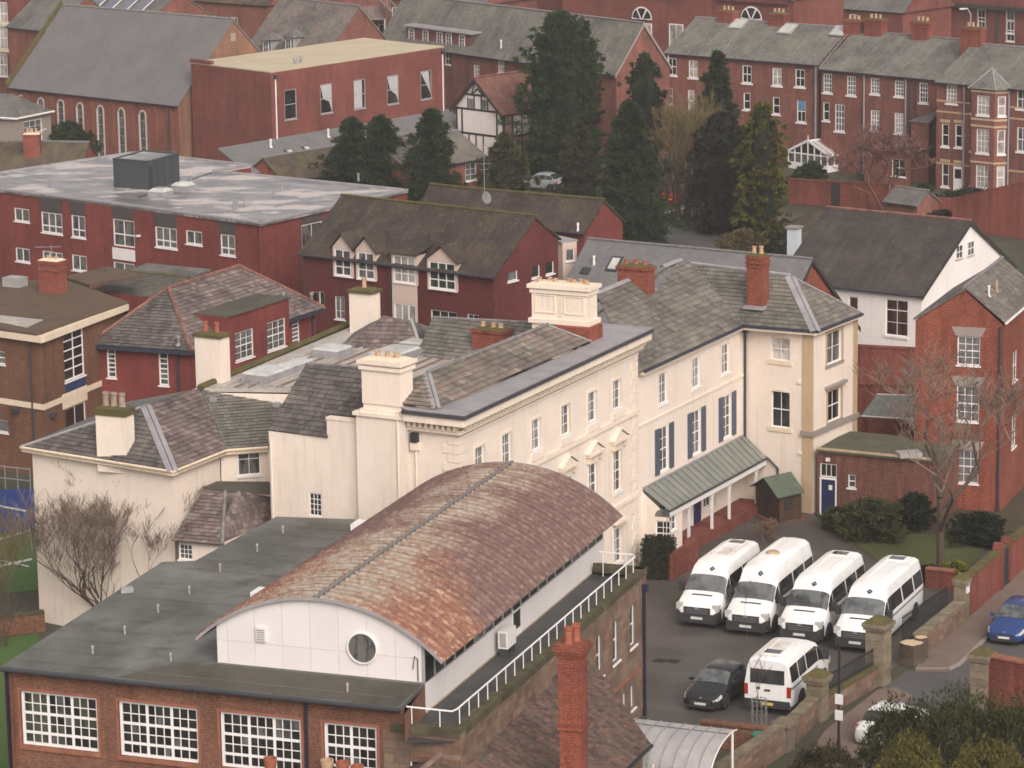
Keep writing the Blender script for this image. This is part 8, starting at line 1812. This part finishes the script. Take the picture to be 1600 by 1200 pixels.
def far_row():
    # red range with arched gables
    t, f = plain_wall_block('arched_red_range', 'bright red brick range with white arched windows along the top edge', (880, 1240), 105, 0, 9.0, 9, 'brick_box', 'slate_far', 4.0)
    for x, y, r in ((1005, 30, 1.25), (1176, 30, 1.25)):
        u, z = f.uv(x, y); mb = MB().prism([f.p(u - 4.5, 8.6, -.2), f.p(u + 4.5, 8.6, -.2), f.p(u + 4.5, 9.3, -.2), f.p(u + 2.2, z + 2.2, -.2), f.p(u, z + 3.0, -.2), f.p(u - 2.2, z + 2.2, -.2), f.p(u - 4.5, 9.3, -.2)], f.n * -.3).build('curved_gable', 'brick_box', t)
        o = MB().prism([f.p(u + r * 1.1 * math.cos(q), z + r * 1.1 * math.sin(q), -.23) for q in [i * math.pi / 12 for i in range(13)]], f.n * .03).build('arched_window', 'white_paint', t)
        for k in range(3): MB().prism([f.p(u + r * math.cos(q), z + .06 + r * math.sin(q) * .92, -.27) for q in [(k + .08 + .84 * i / 6) * math.pi / 3 for i in range(7)]] + [f.p(u + (1 - k) * .2, z + .06, -.27)], f.n * .01).build('pane', 'glass', o)
        f.box(MB(), (u - 4.6, u + 4.6), (-.35, 0), (8.45, 8.6)).build('string_course', 'brick_modern_dark', t)
        window(t, f, (u + .1, u + 1.2, z - 4.2, z - .4), 'sash22', 'glass_curtain', fw=.12, depth=-.02)
    for x, y in ((1057, 55), (950, 60)): u, z = f.uv(x, y); window(t, f, (u - .95, u + .95, z - 1.2, z + 1.2), 'case2', 'glass_curtain', fw=.12, depth=-.02)
    t, f = plain_wall_block('grey_roofed_house', 'grey slate house with tiny white dormer window behind the tall conifer', (700, 905), 78, 0, 7.0, 12, 'brick_box', 'slate_far', 5.0)
    u, z = f.uv(855, 10); MB().abox(f.p(u, 10.0, 3.0), 1.1, 2.0, 1.6, 0).build('dormer', 'white_paint', t); MB().abox(f.p(u, 10.3, 1.99), .8, .1, 1.0, 0).build('dormer_window', 'glass', t)
    for x in (840, 908): p = f.p(f.uv(x, 10)[0], 0, 4); MB().tube([at(p, 9), at(p, 13.4)], .12, 6).build('white_flue', 'soft_white', t)
    # right corner: dark red villa with white sashes
    t, f = plain_wall_block('red_villa', 'dark red brick villa with white sashes in the top right corner', (1395, 1700), 62, 0, 11.0, 12, 'brick_box', 'slate_far', 4.0, wins=lambda f: [((f.uv(x, 32)[0] - .6, f.uv(x, 32)[0] + .6, f.uv(x, 32)[1] - 1.5, f.uv(x, 32)[1] + 1.3), dict(pre='sash22', glass='glass', fw=.14, depth=.12)) for x in (1533, 1578, 1640)] + [((f.uv(x, 95)[0] - .6, f.uv(x, 95)[0] + .6, .9, 3.4), dict(pre='sash22', fw=.12)) for x in (1533, 1578)])
    zz = f.uv(1500, 6)[1]; f.box(MB(), (f.uv(1485, 6)[0], f.L), (-.8, 0), (zz - .3, zz + .1)).build('eave', 'timber_black', t); u = f.uv(1560, 40)[0]; pipe(t, [f.p(u, zz, -.15), f.p(u, 0, -.15)], .1, 'pipe_dark')
    lp = f.p(f.uv(1567, 20)[0], 0, -6); l = thing('street_lamp', 'pale curved street lamp in front of the red villa', 'street lamp', at(lp, 0)); zl_ = zat(lp, 15); MB().tube([at(lp, 0), at(lp, zl_ - .5), at(lp, zl_) - f.t * .4, at(lp, zl_) - f.t * 1.0], .07, 6).build('pole', 'soft_grey', l); MB().abox(at(lp, zl_ - .05) - f.t * 1.0, .9, .3, .16, 0).build('lantern', 'soft_white', l)
    # pale glazed gables
    for i, (x, y, w, lb) in enumerate(((1345, 70, 6.5, 'pale gabled roof with white bargeboards behind the terrace stacks, left of the pair'), (1425, 72, 5.5, 'pale gabled roof behind the terrace stacks, right of the pair'))):
        p = W(x, y + 20, 0); t = thing('pale_gable_house', lb, 'building', at(p, 0), 'pale gabled roofs behind the terrace'); f = Fr(v2(p) - V((w / 2, -.3, 0)), v2(p) + V((w / 2, -.3, 0))); zt = zat(p, 34); wall(t, f, 0, zt, 'white_render', gable=[(w / 2, zt + 2.4)])
        for s in (0, w): MB().prism([f.p(s, zt - .1, -.4), f.p(w / 2, zt + 2.5, -.4), f.p(w / 2, zt + 2.5, 7), f.p(s, zt - .1, 7)], V((0, 0, .15))).build('roof_slope', 'roof_pale', t); MB().tube([f.p(s, zt, -.45), f.p(w / 2, zt + 2.6, -.45)], .1, 5).build('bargeboard', 'white_paint', t)
        f.box(MB(), (w / 2 - .6, w / 2 + .6), (-.03, .02), (zt - .6, zt + .9)).build('window', 'glass_mid', t); shell(t, [f.B, f.B - f.n * 7, f.A - f.n * 7, f.A], 0, zt, 'white_render', skip=(3,))
    p = W(1405, 80, 0); t = thing('brick_stack_block', 'tall square brick chimney block between the pale gables', 'chimney', at(p, 0)); chimney(t, v2(p), 1.9, 1.4, 0, zat(p, 3), 'brick_box', 0, bands=((.3, .3, .12),), pots=((-.3, 0, .4), (.3, 0, .4)))
    for px, y0, zt, wm, rm, rise, lb in (((1230, 1410), 30, 6.5, 'brick_box', 'slate_far', 4.0, 'brick house with slate roof at the top edge above the terrace'), ((560, 760), 20, 7.0, 'brick_terrace', 'slate_far', 4.5, 'orange-red brick house at the top edge above the long slate range'), ((180, 420), 26, 7.5, 'brick_church', 'tile_brown', 3.5, 'red brick house row at the top edge behind the church hall ridge'), ((1080, 1240), 18, 7, 'brick_box', 'slate_far', 4.0, 'slate-roofed house at the top edge above the left terrace half'), ((860, 1080), 0, 7, 'brick_terrace', 'slate_far', 5, 'farthest slate roof at the top edge above the arched red range')):
        plain_wall_block('far_house', lb, px, y0 + 70, 0, zt, 9, wm, rm, rise, wins=lambda f: [((u, u + 1.0, z, z + 1.6), W22('glass_mid', fw=.12)) for u in [2 + 3.2 * i for i in range(int((f.L - 3) / 3.2))] for z in (1.2, 4.4)])
    # slate house with two dormers behind the church gable
    A, B = W(372, 92, 7.2), W(495, 108, 7.2); t = thing('dormered_slate_house', 'mottled slate roof with two hipped white dormers behind the church gable', 'building', at(B, 0)); fr, rf, lf, rA, rB = gabled(t, A, B, 5.2, 12.6, 'brick_terrace', 'slate_mottled'); 
    pl = plane_of([A, B, rA])
    for x, y in ((420, 70), (455, 66)):
        p = WPL(x, y + 8, A, pl[1]); d = Fr(p - fr.t * .65 + fr.n * .3, p + fr.t * .65 + fr.n * .3); z0 = p.z - .5; dm = wall_mesh(d, z0, z0 + 1.5).build('dormer', 'lead_dark', t); window(t, d, (.2, 1.1, z0 + .2, z0 + 1.4), dict(cols=2, rows=2), 'glass_mid', sill=None, depth=-.01, fw=.1, name='dormer_window')
        ap = d.p(.65, z0 + 2.2, .8); q = [d.p(-.25, z0 + 1.5, -.3), d.p(1.55, z0 + 1.5, -.3), d.p(1.55, z0 + 1.5, 1.9), d.p(-.25, z0 + 1.5, 1.9)]
        for a_, b_ in zip(q, q[1:] + q[:1]): MB().poly([a_, b_, ap]).build('dormer_roof', 'slate_far', dm)
        MB().poly(q).build('dormer_soffit', 'white_paint', dm); wall_mesh(Fr(d.B, d.B - d.n * 1.6), z0, z0 + 1.5).build('dormer_cheek', 'lead', dm); wall_mesh(Fr(d.A - d.n * 1.6, d.A), z0, z0 + 1.5).build('dormer_cheek', 'lead', dm)
    p = W(430, 90, 7.4); chimney(t, v2(p), 1.1, .8, 5, zat(p, 72), 'brick_old', 0, bands=((.15, .15, .06),))
    # solar roof, left edge villa, grey house
    A, B = W(95, 22, 8.0), W(225, 38, 8.0); t = thing('solar_roof_house', 'house with pale solar panels along its roof behind the church hall', 'building', at(B, 0)); fr, rf, lf, rA, rB = gabled(t, A, B, 4.5, 11.0, 'brick_church', 'slate_far'); pl = plane_of([A, B, rA]); s = (rA - A).normalized()
    for i in range(5): p = A.lerp(B, .1 + i * .17) + s * 2.6; k = MB().box(p, fr.t, s, pl[1], (-.85, .85), (-1.6, 2.0), (.05, .1)).build('solar_panel', 'solar', t); MB().box(p, fr.t, s, pl[1], (.86, .95), (-1.6, 2.0), (.05, .13)).build('frame', 'soft_white', k)
    A, B = W(8, 42, 8.4), W(82, 50, 8.4); t = thing('slate_roof_house', 'slate-roofed house between the left-edge villa and the church gable', 'building', at(B, 0)); gabled(t, A, B, 4.5, 11.6, 'brick_church', 'slate_far')
    t, f = plain_wall_block('tall_red_villa', 'narrow slice of tall red villa with cream window surrounds at the left edge', (-120, 22), 150, 0, 14, 9, 'brick_box', 'slate_far', 3, wins=lambda f: [((f.uv(6, y)[0] - .65, f.uv(6, y)[0] + .5, f.uv(6, y)[1] - 1.3, f.uv(6, y)[1] + 1.1), dict(pre='sash22', glass='glass_curtain', fw=.12)) for y in (20, 58, 100)])
    for y in (38, 80): u, z = f.uv(6, y); f.box(MB(), (u - 1.0, u + .85), (-.12, 0), (z - .1, z + .25)).build('stone_lintel', 'cream_trim', t)
    p = W(53, 80, 6); t = thing('stone_finial', 'ochre stone finial left of the church gable', 'finial', at(p, 5)); MB().lathe(at(p, 5.0), [(.5, 0), (.5, .6), (.3, .7), (.25, 1.6), (.5, 1.8), (.2, 2.2), (.35, 2.5), (.05, 3.0)], 8).build('finial', 'buff_stone', t)
    # grey rendered house bottom-left of the church, with its stack and neighbours
    ze = 5.2; a, b, c = W(-60, 180, ze), W(25, 186, ze), W(85, 174, ze); t = thing('grey_rendered_house', 'grey rendered house with hipped slate roof at the left edge below the church', 'building', at(b, 0)); ap = W(18, 146, 7.2); ap0 = W(-70, 142, 7.2); bk = a + c - b
    for q in ([a, b, ap, ap0], [b, c, ap], [c, bk, ap0, ap]): roof_face(t, q, 'slate_far')
    i_ = lambda p: v2(p) * .998 + v2(sum((a, b, c), V((0, 0, 0))) / 3) * .002
    fa, fb = Fr(v2(a) + V((.2, .35, 0)), v2(b) + V((-.1, .35, 0))), Fr(v2(b) + V((-.1, .35, 0)), v2(c) + V((-.35, .1, 0)))
    wall(t, fa, 0, ze - .05, 'grey_render'); r = fb.px(37, 190, 67, 222); wall(t, fb, 0, ze - .05, 'grey_render', [(r, dict(pre=dict(cols=3, rows=2, rowf=[.25]), glass='glass_mid', fw=.1))]); shell(t, [fb.B, v2(bk), fa.A], 0, ze - .05, 'grey_render', skip=(2,))
    for p, q in ((a, b), (b, c)): MB().tube([p, q], .1, 5).build('gutter', 'soft_white', t)
    p = W(51, 245, 2.5); t = thing('brick_chimney_house', 'dark brown roofed low house with brick stack and buff pots at the left edge', 'building', at(p, 0)); A, B = W(-70, 280, 3.0), W(118, 283, 3.0); gabled(t, A, B, 4.0, 5.6, 'brick_old', 'tile_brown'); q = W(51, 236, 5.0); chimney(t, v2(q), 1.35, 1.0, 3, zat(q, 209), 'brick_old', 0, bands=((.15, .15, .06),), pots=((-.35, 0, .55), (0, 0, .55), (.35, 0, .55)))
    MB().tube([at(q, zat(q, 209)), at(q, zat(q, 209) + .4) + V((1.2, 0, 0))], .03, 5).build('dish_arm', 'soft_white', t)
far_row()
# ================================================================== VEGETATION
def leafmesh(name, mat, parent, pts_fn):
    """pts_fn yields (centre, axis, side, length, width)"""
    vs, fs = [], []
    for c, a, s, l, w in pts_fn:
        n = len(vs); q = a * l; r = s * w
        vs += [c - q * .5 - r * .35, c - q * .1 + r * .5 * -1, c + q * .5, c - q * .1 + r * .5]; fs.append((n, n + 1, n + 2, n + 3))
    off = OFF.get(parent.name, V((0, 0, 0))); me = bpy.data.meshes.new(name); me.from_pydata([(p.x - off.x, p.y - off.y, p.z - off.z) for p in vs], [], fs); me.materials.append(M(mat)); o = bpy.data.objects.new(name, me); COL.objects.link(o); o.parent = parent; OFF[o.name] = off; return o
def rv(): 
    while True:
        v = V((rnd.uniform(-1, 1), rnd.uniform(-1, 1), rnd.uniform(-1, 1)))
        if .01 < v.length < 1: return v.normalized()
def conifer(label, px, ybase, ytop, wpx, mat, profile='cone', clumps=230, leaves=44, droop=-.25, tips=1, group='conifers between the houses', name='conifer', zb=0.0, lsize=1.0, core_=True):
    b = W(px, ybase, zb); h = zat(b, ytop) - zb; r = wpx / 2 / F_PX * (b - CAM).length
    t = thing(name, label, 'tree', at(b, zb), group)
    MB().tube([at(b, zb - .1), at(b, zb + h * .5), at(b, zb + h * .96)], [max(.1, r * .10), r * .06, .02], 7).build('trunk', 'bark', t)
    ph = [rnd.uniform(0, 6.28) for _ in range(4)]
    def prof(f, a):
        lob = 1 + .17 * math.sin(3 * a + ph[0] + 4 * f) + .13 * math.sin(5 * a + ph[1] - 7 * f) + .12 * math.sin(f * 34 + ph[2] + a)
        if profile == 'cone': k = (1 - f) ** .6 * (.55 + .45 * min(1, f / .12))
        elif profile == 'column': k = min(1, (1 - f) / .28) ** .6 * (.8 + .2 * min(1, f / .1))
        elif profile == 'round': k = math.sin(math.pi * min(1, (f * .86 + .14))) ** .6
        elif profile == 'flame': k = min(1, f / .25 + .45) * min(1, (1 - f) / .6) ** .65
        return r * k * lob
    def gen():
        for i in range(int(clumps * 1.6)):
            f = rnd.random() ** 1.05 * .99; a = rnd.uniform(0, 6.283); R_ = prof(f, a); rho = R_ * (rnd.uniform(.66, 1.0) if rnd.random() < .68 else (rnd.uniform(1.0, 1.2) if rnd.random() < .5 else rnd.uniform(.2, .6))); out = V((math.cos(a), math.sin(a), 0))
            c = at(v2(b) + out * rho, zb + h * (f * .97 + .015)); s = (.17 + .13 * rnd.random()) * max(r * .75, .5) * (1 - .35 * f); ax = (out + Z * (droop if profile != 'flame' else .5)).normalized()
            for j in range(leaves):
                d = rv(); k = rnd.random() ** .5; p = c + V((d.x, d.y, d.z * .75)) * s * k + ax * s * .5 * rnd.random()
                la = (ax * .8 + d * .9).normalized(); sd = la.cross(rv()); sd = sd.normalized() if sd.length > .1 else V((1, 0, 0))
                yield p, la, sd, rnd.uniform(.18, .42) * lsize * (.6 + .4 * min(1, r / 2)), rnd.uniform(.07, .17) * lsize
        for k in range(tips):
            for j in range(60):
                p = at(b, zb + h * (1 - .12 * rnd.random())) + V((rnd.gauss(0, .08), rnd.gauss(0, .08), 0)) * r; yield p, (Z + rv() * .6).normalized(), rv(), .35 * lsize, .1 * lsize
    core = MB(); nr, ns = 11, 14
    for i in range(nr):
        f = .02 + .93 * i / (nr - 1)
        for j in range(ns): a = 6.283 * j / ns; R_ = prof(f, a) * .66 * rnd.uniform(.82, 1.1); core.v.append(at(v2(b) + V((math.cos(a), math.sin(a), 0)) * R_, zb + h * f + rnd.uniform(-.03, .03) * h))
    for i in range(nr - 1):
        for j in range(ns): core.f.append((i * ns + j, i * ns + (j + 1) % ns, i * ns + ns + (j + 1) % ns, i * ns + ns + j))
    core.build('shade_core', 'leaf_core_shade', t, fix=False, uv=False) if core_ else None  # added filler shell, its dark colour stands for shade between clumps
    leafmesh('crown', mat, t, gen())
    mb = MB()
    for k in range(14):
        f = .08 + .8 * k / 14; a = k * 2.4; R_ = prof(f, a) * .85; o = V((math.cos(a), math.sin(a), 0)); mb.tube([at(b, zb + h * f), at(v2(b) + o * R_, zb + h * f - R_ * .1)], [.06 * max(r / 2, .5), .015], 4)
    mb.build('limbs', 'bark', t, fix=False); return t
conifer('broad dark conifer, leftmost of the three behind the flat roof', 552, 322, 182, 104, 'leaf_conifer', 'cone', 260)
conifer('dark conifer squeezed between its two neighbours behind the flat roof', 598, 330, 178, 100, 'leaf_conifer', 'cone', 260)
conifer('dark conifer, rightmost of the three behind the flat roof', 676, 335, 168, 104, 'leaf_conifer', 'cone', 260)
conifer('small greenish conifer in front of the slate cottage', 791, 318, 206, 74, 'leaf_shrub', 'flame', 180)
conifer('tallest conifer, double-topped, beside the half-timbered house', 876, 282, 14, 112, 'leaf_conifer_green', 'column', 420, 46, tips=2)
conifer('second top of the tallest conifer clump, leaning right', 913, 268, 24, 52, 'leaf_conifer', 'column', 200)
conifer('brownish thin conifer right of the silver car', 905, 325, 188, 82, 'leaf_conifer_brown', 'cone', 190)
conifer('broad dark conifer in front of the red gable, wider than its neighbours', 985, 385, 156, 112, 'leaf_conifer', 'cone', 400)
conifer('small dark conifer before the red gable end of the slate range', 1008, 290, 80, 60, 'leaf_conifer', 'column', 260)
conifer('pointed dark conifer standing against the left terrace half', 1122, 315, 76, 84, 'leaf_conifer', 'cone', 280)
conifer('dull dark rounded evergreen left of the golden cypress', 1130, 362, 172, 92, 'leaf_conifer_dusk', 'column', 300)
conifer('golden green cypress behind the white house', 1190, 385, 156, 70, 'leaf_gold', 'column', 300)
conifer('slim young conifer against the dormer flats', 762, 520, 402, 44, 'leaf_conifer', 'cone', 120, 40, lsize=.7)
conifer('round dark green bush beside the church hall windows', 121, 262, 188, 98, 'leaf_conifer_green', 'round', 200, name='evergreen_bush', group='bushes')
def shrub(label, px, y, ytop, wpx, mat, name='shrub', clumps=80, leaves=40, group='shrubs', prof='round', ls=.7): return conifer(label, px, y, ytop, wpx, mat, prof, clumps, leaves, .2, 0, group, name, 0, ls, 'olive' not in mat)
shrub('broad olive shrub in the bed before the blue-doored annex', 1362, 842, 780, 92, 'leaf_shrub', clumps=150); shrub('smaller olive shrub at the left end of the annex bed', 1308, 826, 792, 48, 'leaf_shrub'); shrub('dark shrub at the right end of the annex bed', 1430, 826, 770, 60, 'leaf_hedge')
shrub('bright lime yellow shrub beside the slim stone pier', 1490, 912, 878, 48, 'leaf_lime', clumps=70); shrub('dark shrub under the bare tree by the brick garden wall', 1530, 850, 800, 80, 'leaf_hedge', clumps=110); shrub('low dark shrub under the bare tree near the lawn', 1452, 908, 884, 40, 'leaf_hedge')
shrub('green bush in front of the conservatory', 1268, 290, 252, 48, 'leaf_conifer_green', clumps=90); shrub('ivy mass hanging on the wall below the conservatory', 1245, 300, 275, 60, 'leaf_hedge', clumps=70)
shrub('leafy bush near the low shed in the terrace gardens', 1404, 345, 292, 40, 'leaf_shrub', clumps=80); shrub('bright green bush by the bay house garden', 1445, 325, 286, 36, 'leaf_conifer_green', clumps=70); shrub('dark hedge under the bay window', 1520, 325, 296, 90, 'leaf_hedge', clumps=90); shrub('ivy bush on the dark wall right of the gardens', 1465, 352, 328, 60, 'leaf_hedge', clumps=60); shrub('dark green bush behind the white house stack', 1216, 398, 362, 48, 'leaf_hedge', clumps=70)
shrub('russet undergrowth left of the white house', 1160, 400, 360, 80, 'leaf_olive', clumps=70); shrub('dark bush at the foot of the broad conifer', 1020, 398, 370, 50, 'leaf_hedge', clumps=50)
# clipped hedge by the verandah
def hedge():
    a, b = W(1000, 905, 0), W(1047, 907, 0); f = Fr(a, b); h = zat(b, 851); t = thing('clipped_hedge', 'dark clipped box-shaped hedge at the corner of the cream house', 'hedge', at(a, 0)); D = 1.6
    f.box(MB(), (.1, f.L - .1), (.1, D), (0, h - .12)).build('stems', 'bark', t)
    def gen():
        for i in range(5200):
            s = rnd.random(); u, z, w = rnd.uniform(0, f.L), rnd.uniform(0, h), rnd.uniform(0, D)
            if s < .45: w = 0; o = f.n
            elif s < .75: z = h; o = Z
            else: u = f.L; o = f.t
            p = f.p(u, z, w) + o * rnd.gauss(0, .05); la = (o * .5 + rv()).normalized(); yield p, la, la.cross(rv()), rnd.uniform(.06, .14), .06
    leafmesh('foliage', 'leaf_hedge', t, gen()); f2 = Fr(b, v2(b) + V((1.4, 2.9, 0))); f2.box(MB(), (0, f2.L), (-.12, .12), (0, 1.3)).build('brick_flank', 'brick_wall', t)
hedge()
# ------------------------------------------------------------------ bare trees
def bare(label, px, y, ytop, spread, mat='bark', levels=6, seed=1, stems=1, name='bare_tree', fork=.62, twigmat=None, up=.35, r0=.2, group='bare winter trees', lean=None, ksplit=(2, 3), first=.3, minr=.009):
    R = random.Random(seed); b = W(px, y, 0); h = zat(b, ytop); t = thing(name, label, 'tree', at(b, 0), group)
    trunk, twigs = MB(), MB(); half = spread / 2 / F_PX * (b - CAM).length
    def grow(p, d, L, r, lv):
        m = trunk if lv >= levels - 2 else twigs; seg = 3 if lv > 1 else 2; pts = [p]; rr = [r]; q = p; dd = d
        for i in range(seg):
            k_ = .25 if lv == levels and stems == 1 else 1; dd = (dd + V((R.gauss(0, .12) * k_, R.gauss(0, .12) * k_, R.gauss(0, .07) + up * .12))).normalized(); q = q + dd * L / seg; pts.append(q); rr.append(max(minr, r * (1 - .38 * (i + 1) / seg)))
        m.tube(pts, rr, 6 if lv >= levels - 1 else 3, cap=False)
        if lv <= 0: return
        n = R.choice(ksplit) + (1 if lv < 3 else 0) + (1 if lv == 1 else 0)
        for k in range(n):
            f = R.uniform(.45, 1) if k else 1.0; i = min(seg - 1, int(f * seg)); sp = pts[i].lerp(pts[i + 1], f * seg - i) if i < seg else pts[-1]
            a = R.uniform(0, 6.283); e = V((math.cos(a), math.sin(a), R.uniform(-.15, .5))); nd = (dd * (1 - fork) + e * fork + Z * up * .3).normalized(); grow(sp, nd, L * R.uniform(.62, .86), max(minr, r * .62 * R.uniform(.8, 1.1)), lv - 1)
    for s in range(stems):
        d = V((0, 0, 1)) if stems == 1 else V((math.cos(s * 2.4 + seed) * .45, math.sin(s * 2.4 + seed) * .45, 1)).normalized()
        if lean: d = (d + V(lean)).normalized()
        grow(at(b, 0) + (V((R.gauss(0, .2), R.gauss(0, .2), 0)) if stems > 1 else V((0, 0, 0))), d, h * first, r0, levels)
    # fit to the height and spread seen in the photo
    zs_ = sorted(v.z for v in trunk.v + twigs.v); top = zs_[int(len(zs_) * .985)] or 1; xs = sorted(abs((v - b).x) for v in trunk.v + twigs.v); wide = max(xs[int(len(xs) * .96)], .1); kz, kx = h / top, half / wide
    allv = trunk.v + twigs.v; hi_ = [v for v in allv if v.z > top * .5] or allv; sx = sorted(v.x - b.x for v in hi_)[len(hi_) // 2] / (top * .75); sy = sorted(v.y - b.y for v in hi_)[len(hi_) // 2] / (top * .75)
    for m in (trunk, twigs): m.v = [V((v.x - sx * v.z, v.y - sy * v.z, v.z)) for v in m.v]
    xs = sorted(abs((v - b).x) for v in trunk.v + twigs.v); kx = half / max(xs[int(len(xs) * .96)], .1)
    for m in (trunk, twigs):
        m.v = [V((b.x + (v.x - b.x) * kx, b.y + (v.y - b.y) * kx, v.z * kz)) for v in m.v]
    trunk.build('trunk', mat, t, fix=False, smooth=True, uv=False); twigs.build('branches', twigmat or mat, t, fix=False, uv=False); return t
bare('large bare tree in front of the red house at the right', 1470, 897, 560, 300, 'bark', 7, 17, r0=.16, twigmat='twig_pale', minr=.0085, up=.35, first=.27, fork=.52)
bare('bare many-stemmed tree against the cream wall at left', 180, 985, 750, 262, 'bark_red', 6, 4, 11, r0=.055, twigmat='twig_pale', up=.75, first=.42, fork=.3, minr=.0075)
bare('bare bush at the left edge beside the games court', 5, 1010, 790, 130, 'bark', 5, 5, 5, r0=.05, twigmat='twig_olive', up=.5, first=.36)
bare('reddish bare tree in the terrace gardens', 1378, 330, 205, 150, 'twig_red', 6, 8, 3, r0=.12, twigmat='twig_red', up=.3, first=.3, fork=.6, minr=.016)
bare('hazy olive-brown bare tree left of the dull dark evergreen', 1065, 352, 165, 120, 'bark', 6, 21, 4, r0=.14, twigmat='twig_olive', up=.6, first=.3, fork=.42, minr=.016)
bare('second hazy bare tree just right of the broad conifer', 1088, 330, 150, 90, 'bark', 6, 24, 3, r0=.12, twigmat='twig_olive', up=.6, first=.3, fork=.42, minr=.016)
bare('thin sapling inside the wire guard', 1186, 1136, 1005, 48, 'bark_red', 3, 9, 1, 'sapling', r0=.035, twigmat='twig_red', first=.5, fork=.4)
bare('thin bare shrub in front of the tallest minibus', 1200, 845, 815, 46, 'twig_red', 4, 14, 5, 'bare_shrub', r0=.03, twigmat='twig_bed', first=.35)
bare('thin sapling growing between the front minibuses', 1168, 1000, 900, 30, 'twig_red', 3, 31, 1, 'sapling', r0=.02, first=.5)
shrub('hazy olive undergrowth round the bare trees', 1075, 350, 240, 110, 'leaf_olive', clumps=60, leaves=26)
# ------------------------------------------------------------------ yew mass bottom right
def yew(label, px, y, ytop, wpx, mat, n, spiky, name='yew_tree', z0=0.0, ls=1.0, group='yews at the bottom edge'):
    b = W(px, y, z0); h = zat(b, ytop) - z0; r = wpx / 2 / F_PX * (b - CAM).length; t = thing(name, label, 'tree', at(b, z0), group)
    MB().tube([at(b, z0), at(b, z0 + h * .6)], [.28, .1], 8).build('trunk', 'bark', t); mb = MB()
    for k in range(10): a = k * 2.4; mb.tube([at(b, z0 + h * .25), at(v2(b) + V((math.cos(a), math.sin(a), 0)) * r * .7, z0 + h * (.5 + .03 * k))], [.09, .02], 4)
    mb.build('limbs', 'bark', t, fix=False)
    def gen():
        for i in range(n):
            a = rnd.uniform(0, 6.283); q = rnd.random() ** .5; zf = math.sqrt(max(0, 1 - q * q)); out = V((math.cos(a), math.sin(a), 0)); k = 1 if rnd.random() < .8 else rnd.uniform(.4, 1)
            c = at(v2(b) + out * r * q * k, z0 + h * (.25 + .62 * zf * k)); tall = rnd.random() < .3; H_ = h * (rnd.uniform(.10, .2) if tall else .06) * spiky; s = .32 * ls
            for j in range(34):
                f = rnd.random(); d = rv(); p = c + Z * H_ * f * 1.6 + V((d.x, d.y, d.z * .6)) * s * (1 - f * .75); la = (Z * .9 + d * .75).normalized(); sd = la.cross(rv()); yield p, la, sd, rnd.uniform(.10, .24) * ls, rnd.uniform(.04, .08) * ls
    leafmesh('crown', mat, t, gen())
yew('dark yew, leftmost of the mass in the bottom right corner', 1402, 1268, 1108, 120, 'leaf_yew', 320, 1.1); yew('tall dark yew in the middle of the bottom right mass', 1490, 1275, 1097, 150, 'leaf_yew', 400, 1.2); yew('dark yew at the right end of the bottom right mass', 1585, 1275, 1100, 140, 'leaf_yew', 340, 1.1)
yew('brown-green low bush left of the dark yews', 1290, 1275, 1165, 120, 'leaf_yew_brown', 200, .8, 'bush'); yew('golden green bush at the bottom edge under the left yew', 1420, 1300, 1150, 120, 'leaf_yew_gold', 260, .7, 'golden_bush'); yew('golden green bush at the bottom edge under the right yew', 1545, 1305, 1160, 150, 'leaf_yew_gold', 280, .7, 'golden_bush')
DEFS_LATE = None
# cars among the conifers
c = W(846, 296, 0); make_car('parked_car', 'silver hatchback parked beside the conifers at the back', c.x, c.y, math.radians(150), 'car_silver', 4.2, 1.5)
c = W(1050, 316, 0); make_car('parked_car', 'red car half hidden by the broad conifer', c.x, c.y, math.radians(80), 'car_red', 4.0, 1.45)
psheet('car_park', [(830, 330), (1010, 300), (1110, 300), (1130, 420), (1010, 420)], 'tarmac_road', .01)
psheet('road_line', [(1035, 332), (1085, 320), (1086, 322), (1036, 334)], 'line_white', .03)
# ------------------------------------------------------------------ damp winter air
hz = MB().abox((0, 260, -1.2), 620, 560, 46.5).build('haze', 'haze_air', None, (0, 0, 0), uv=False); tag(hz, kind='stuff')
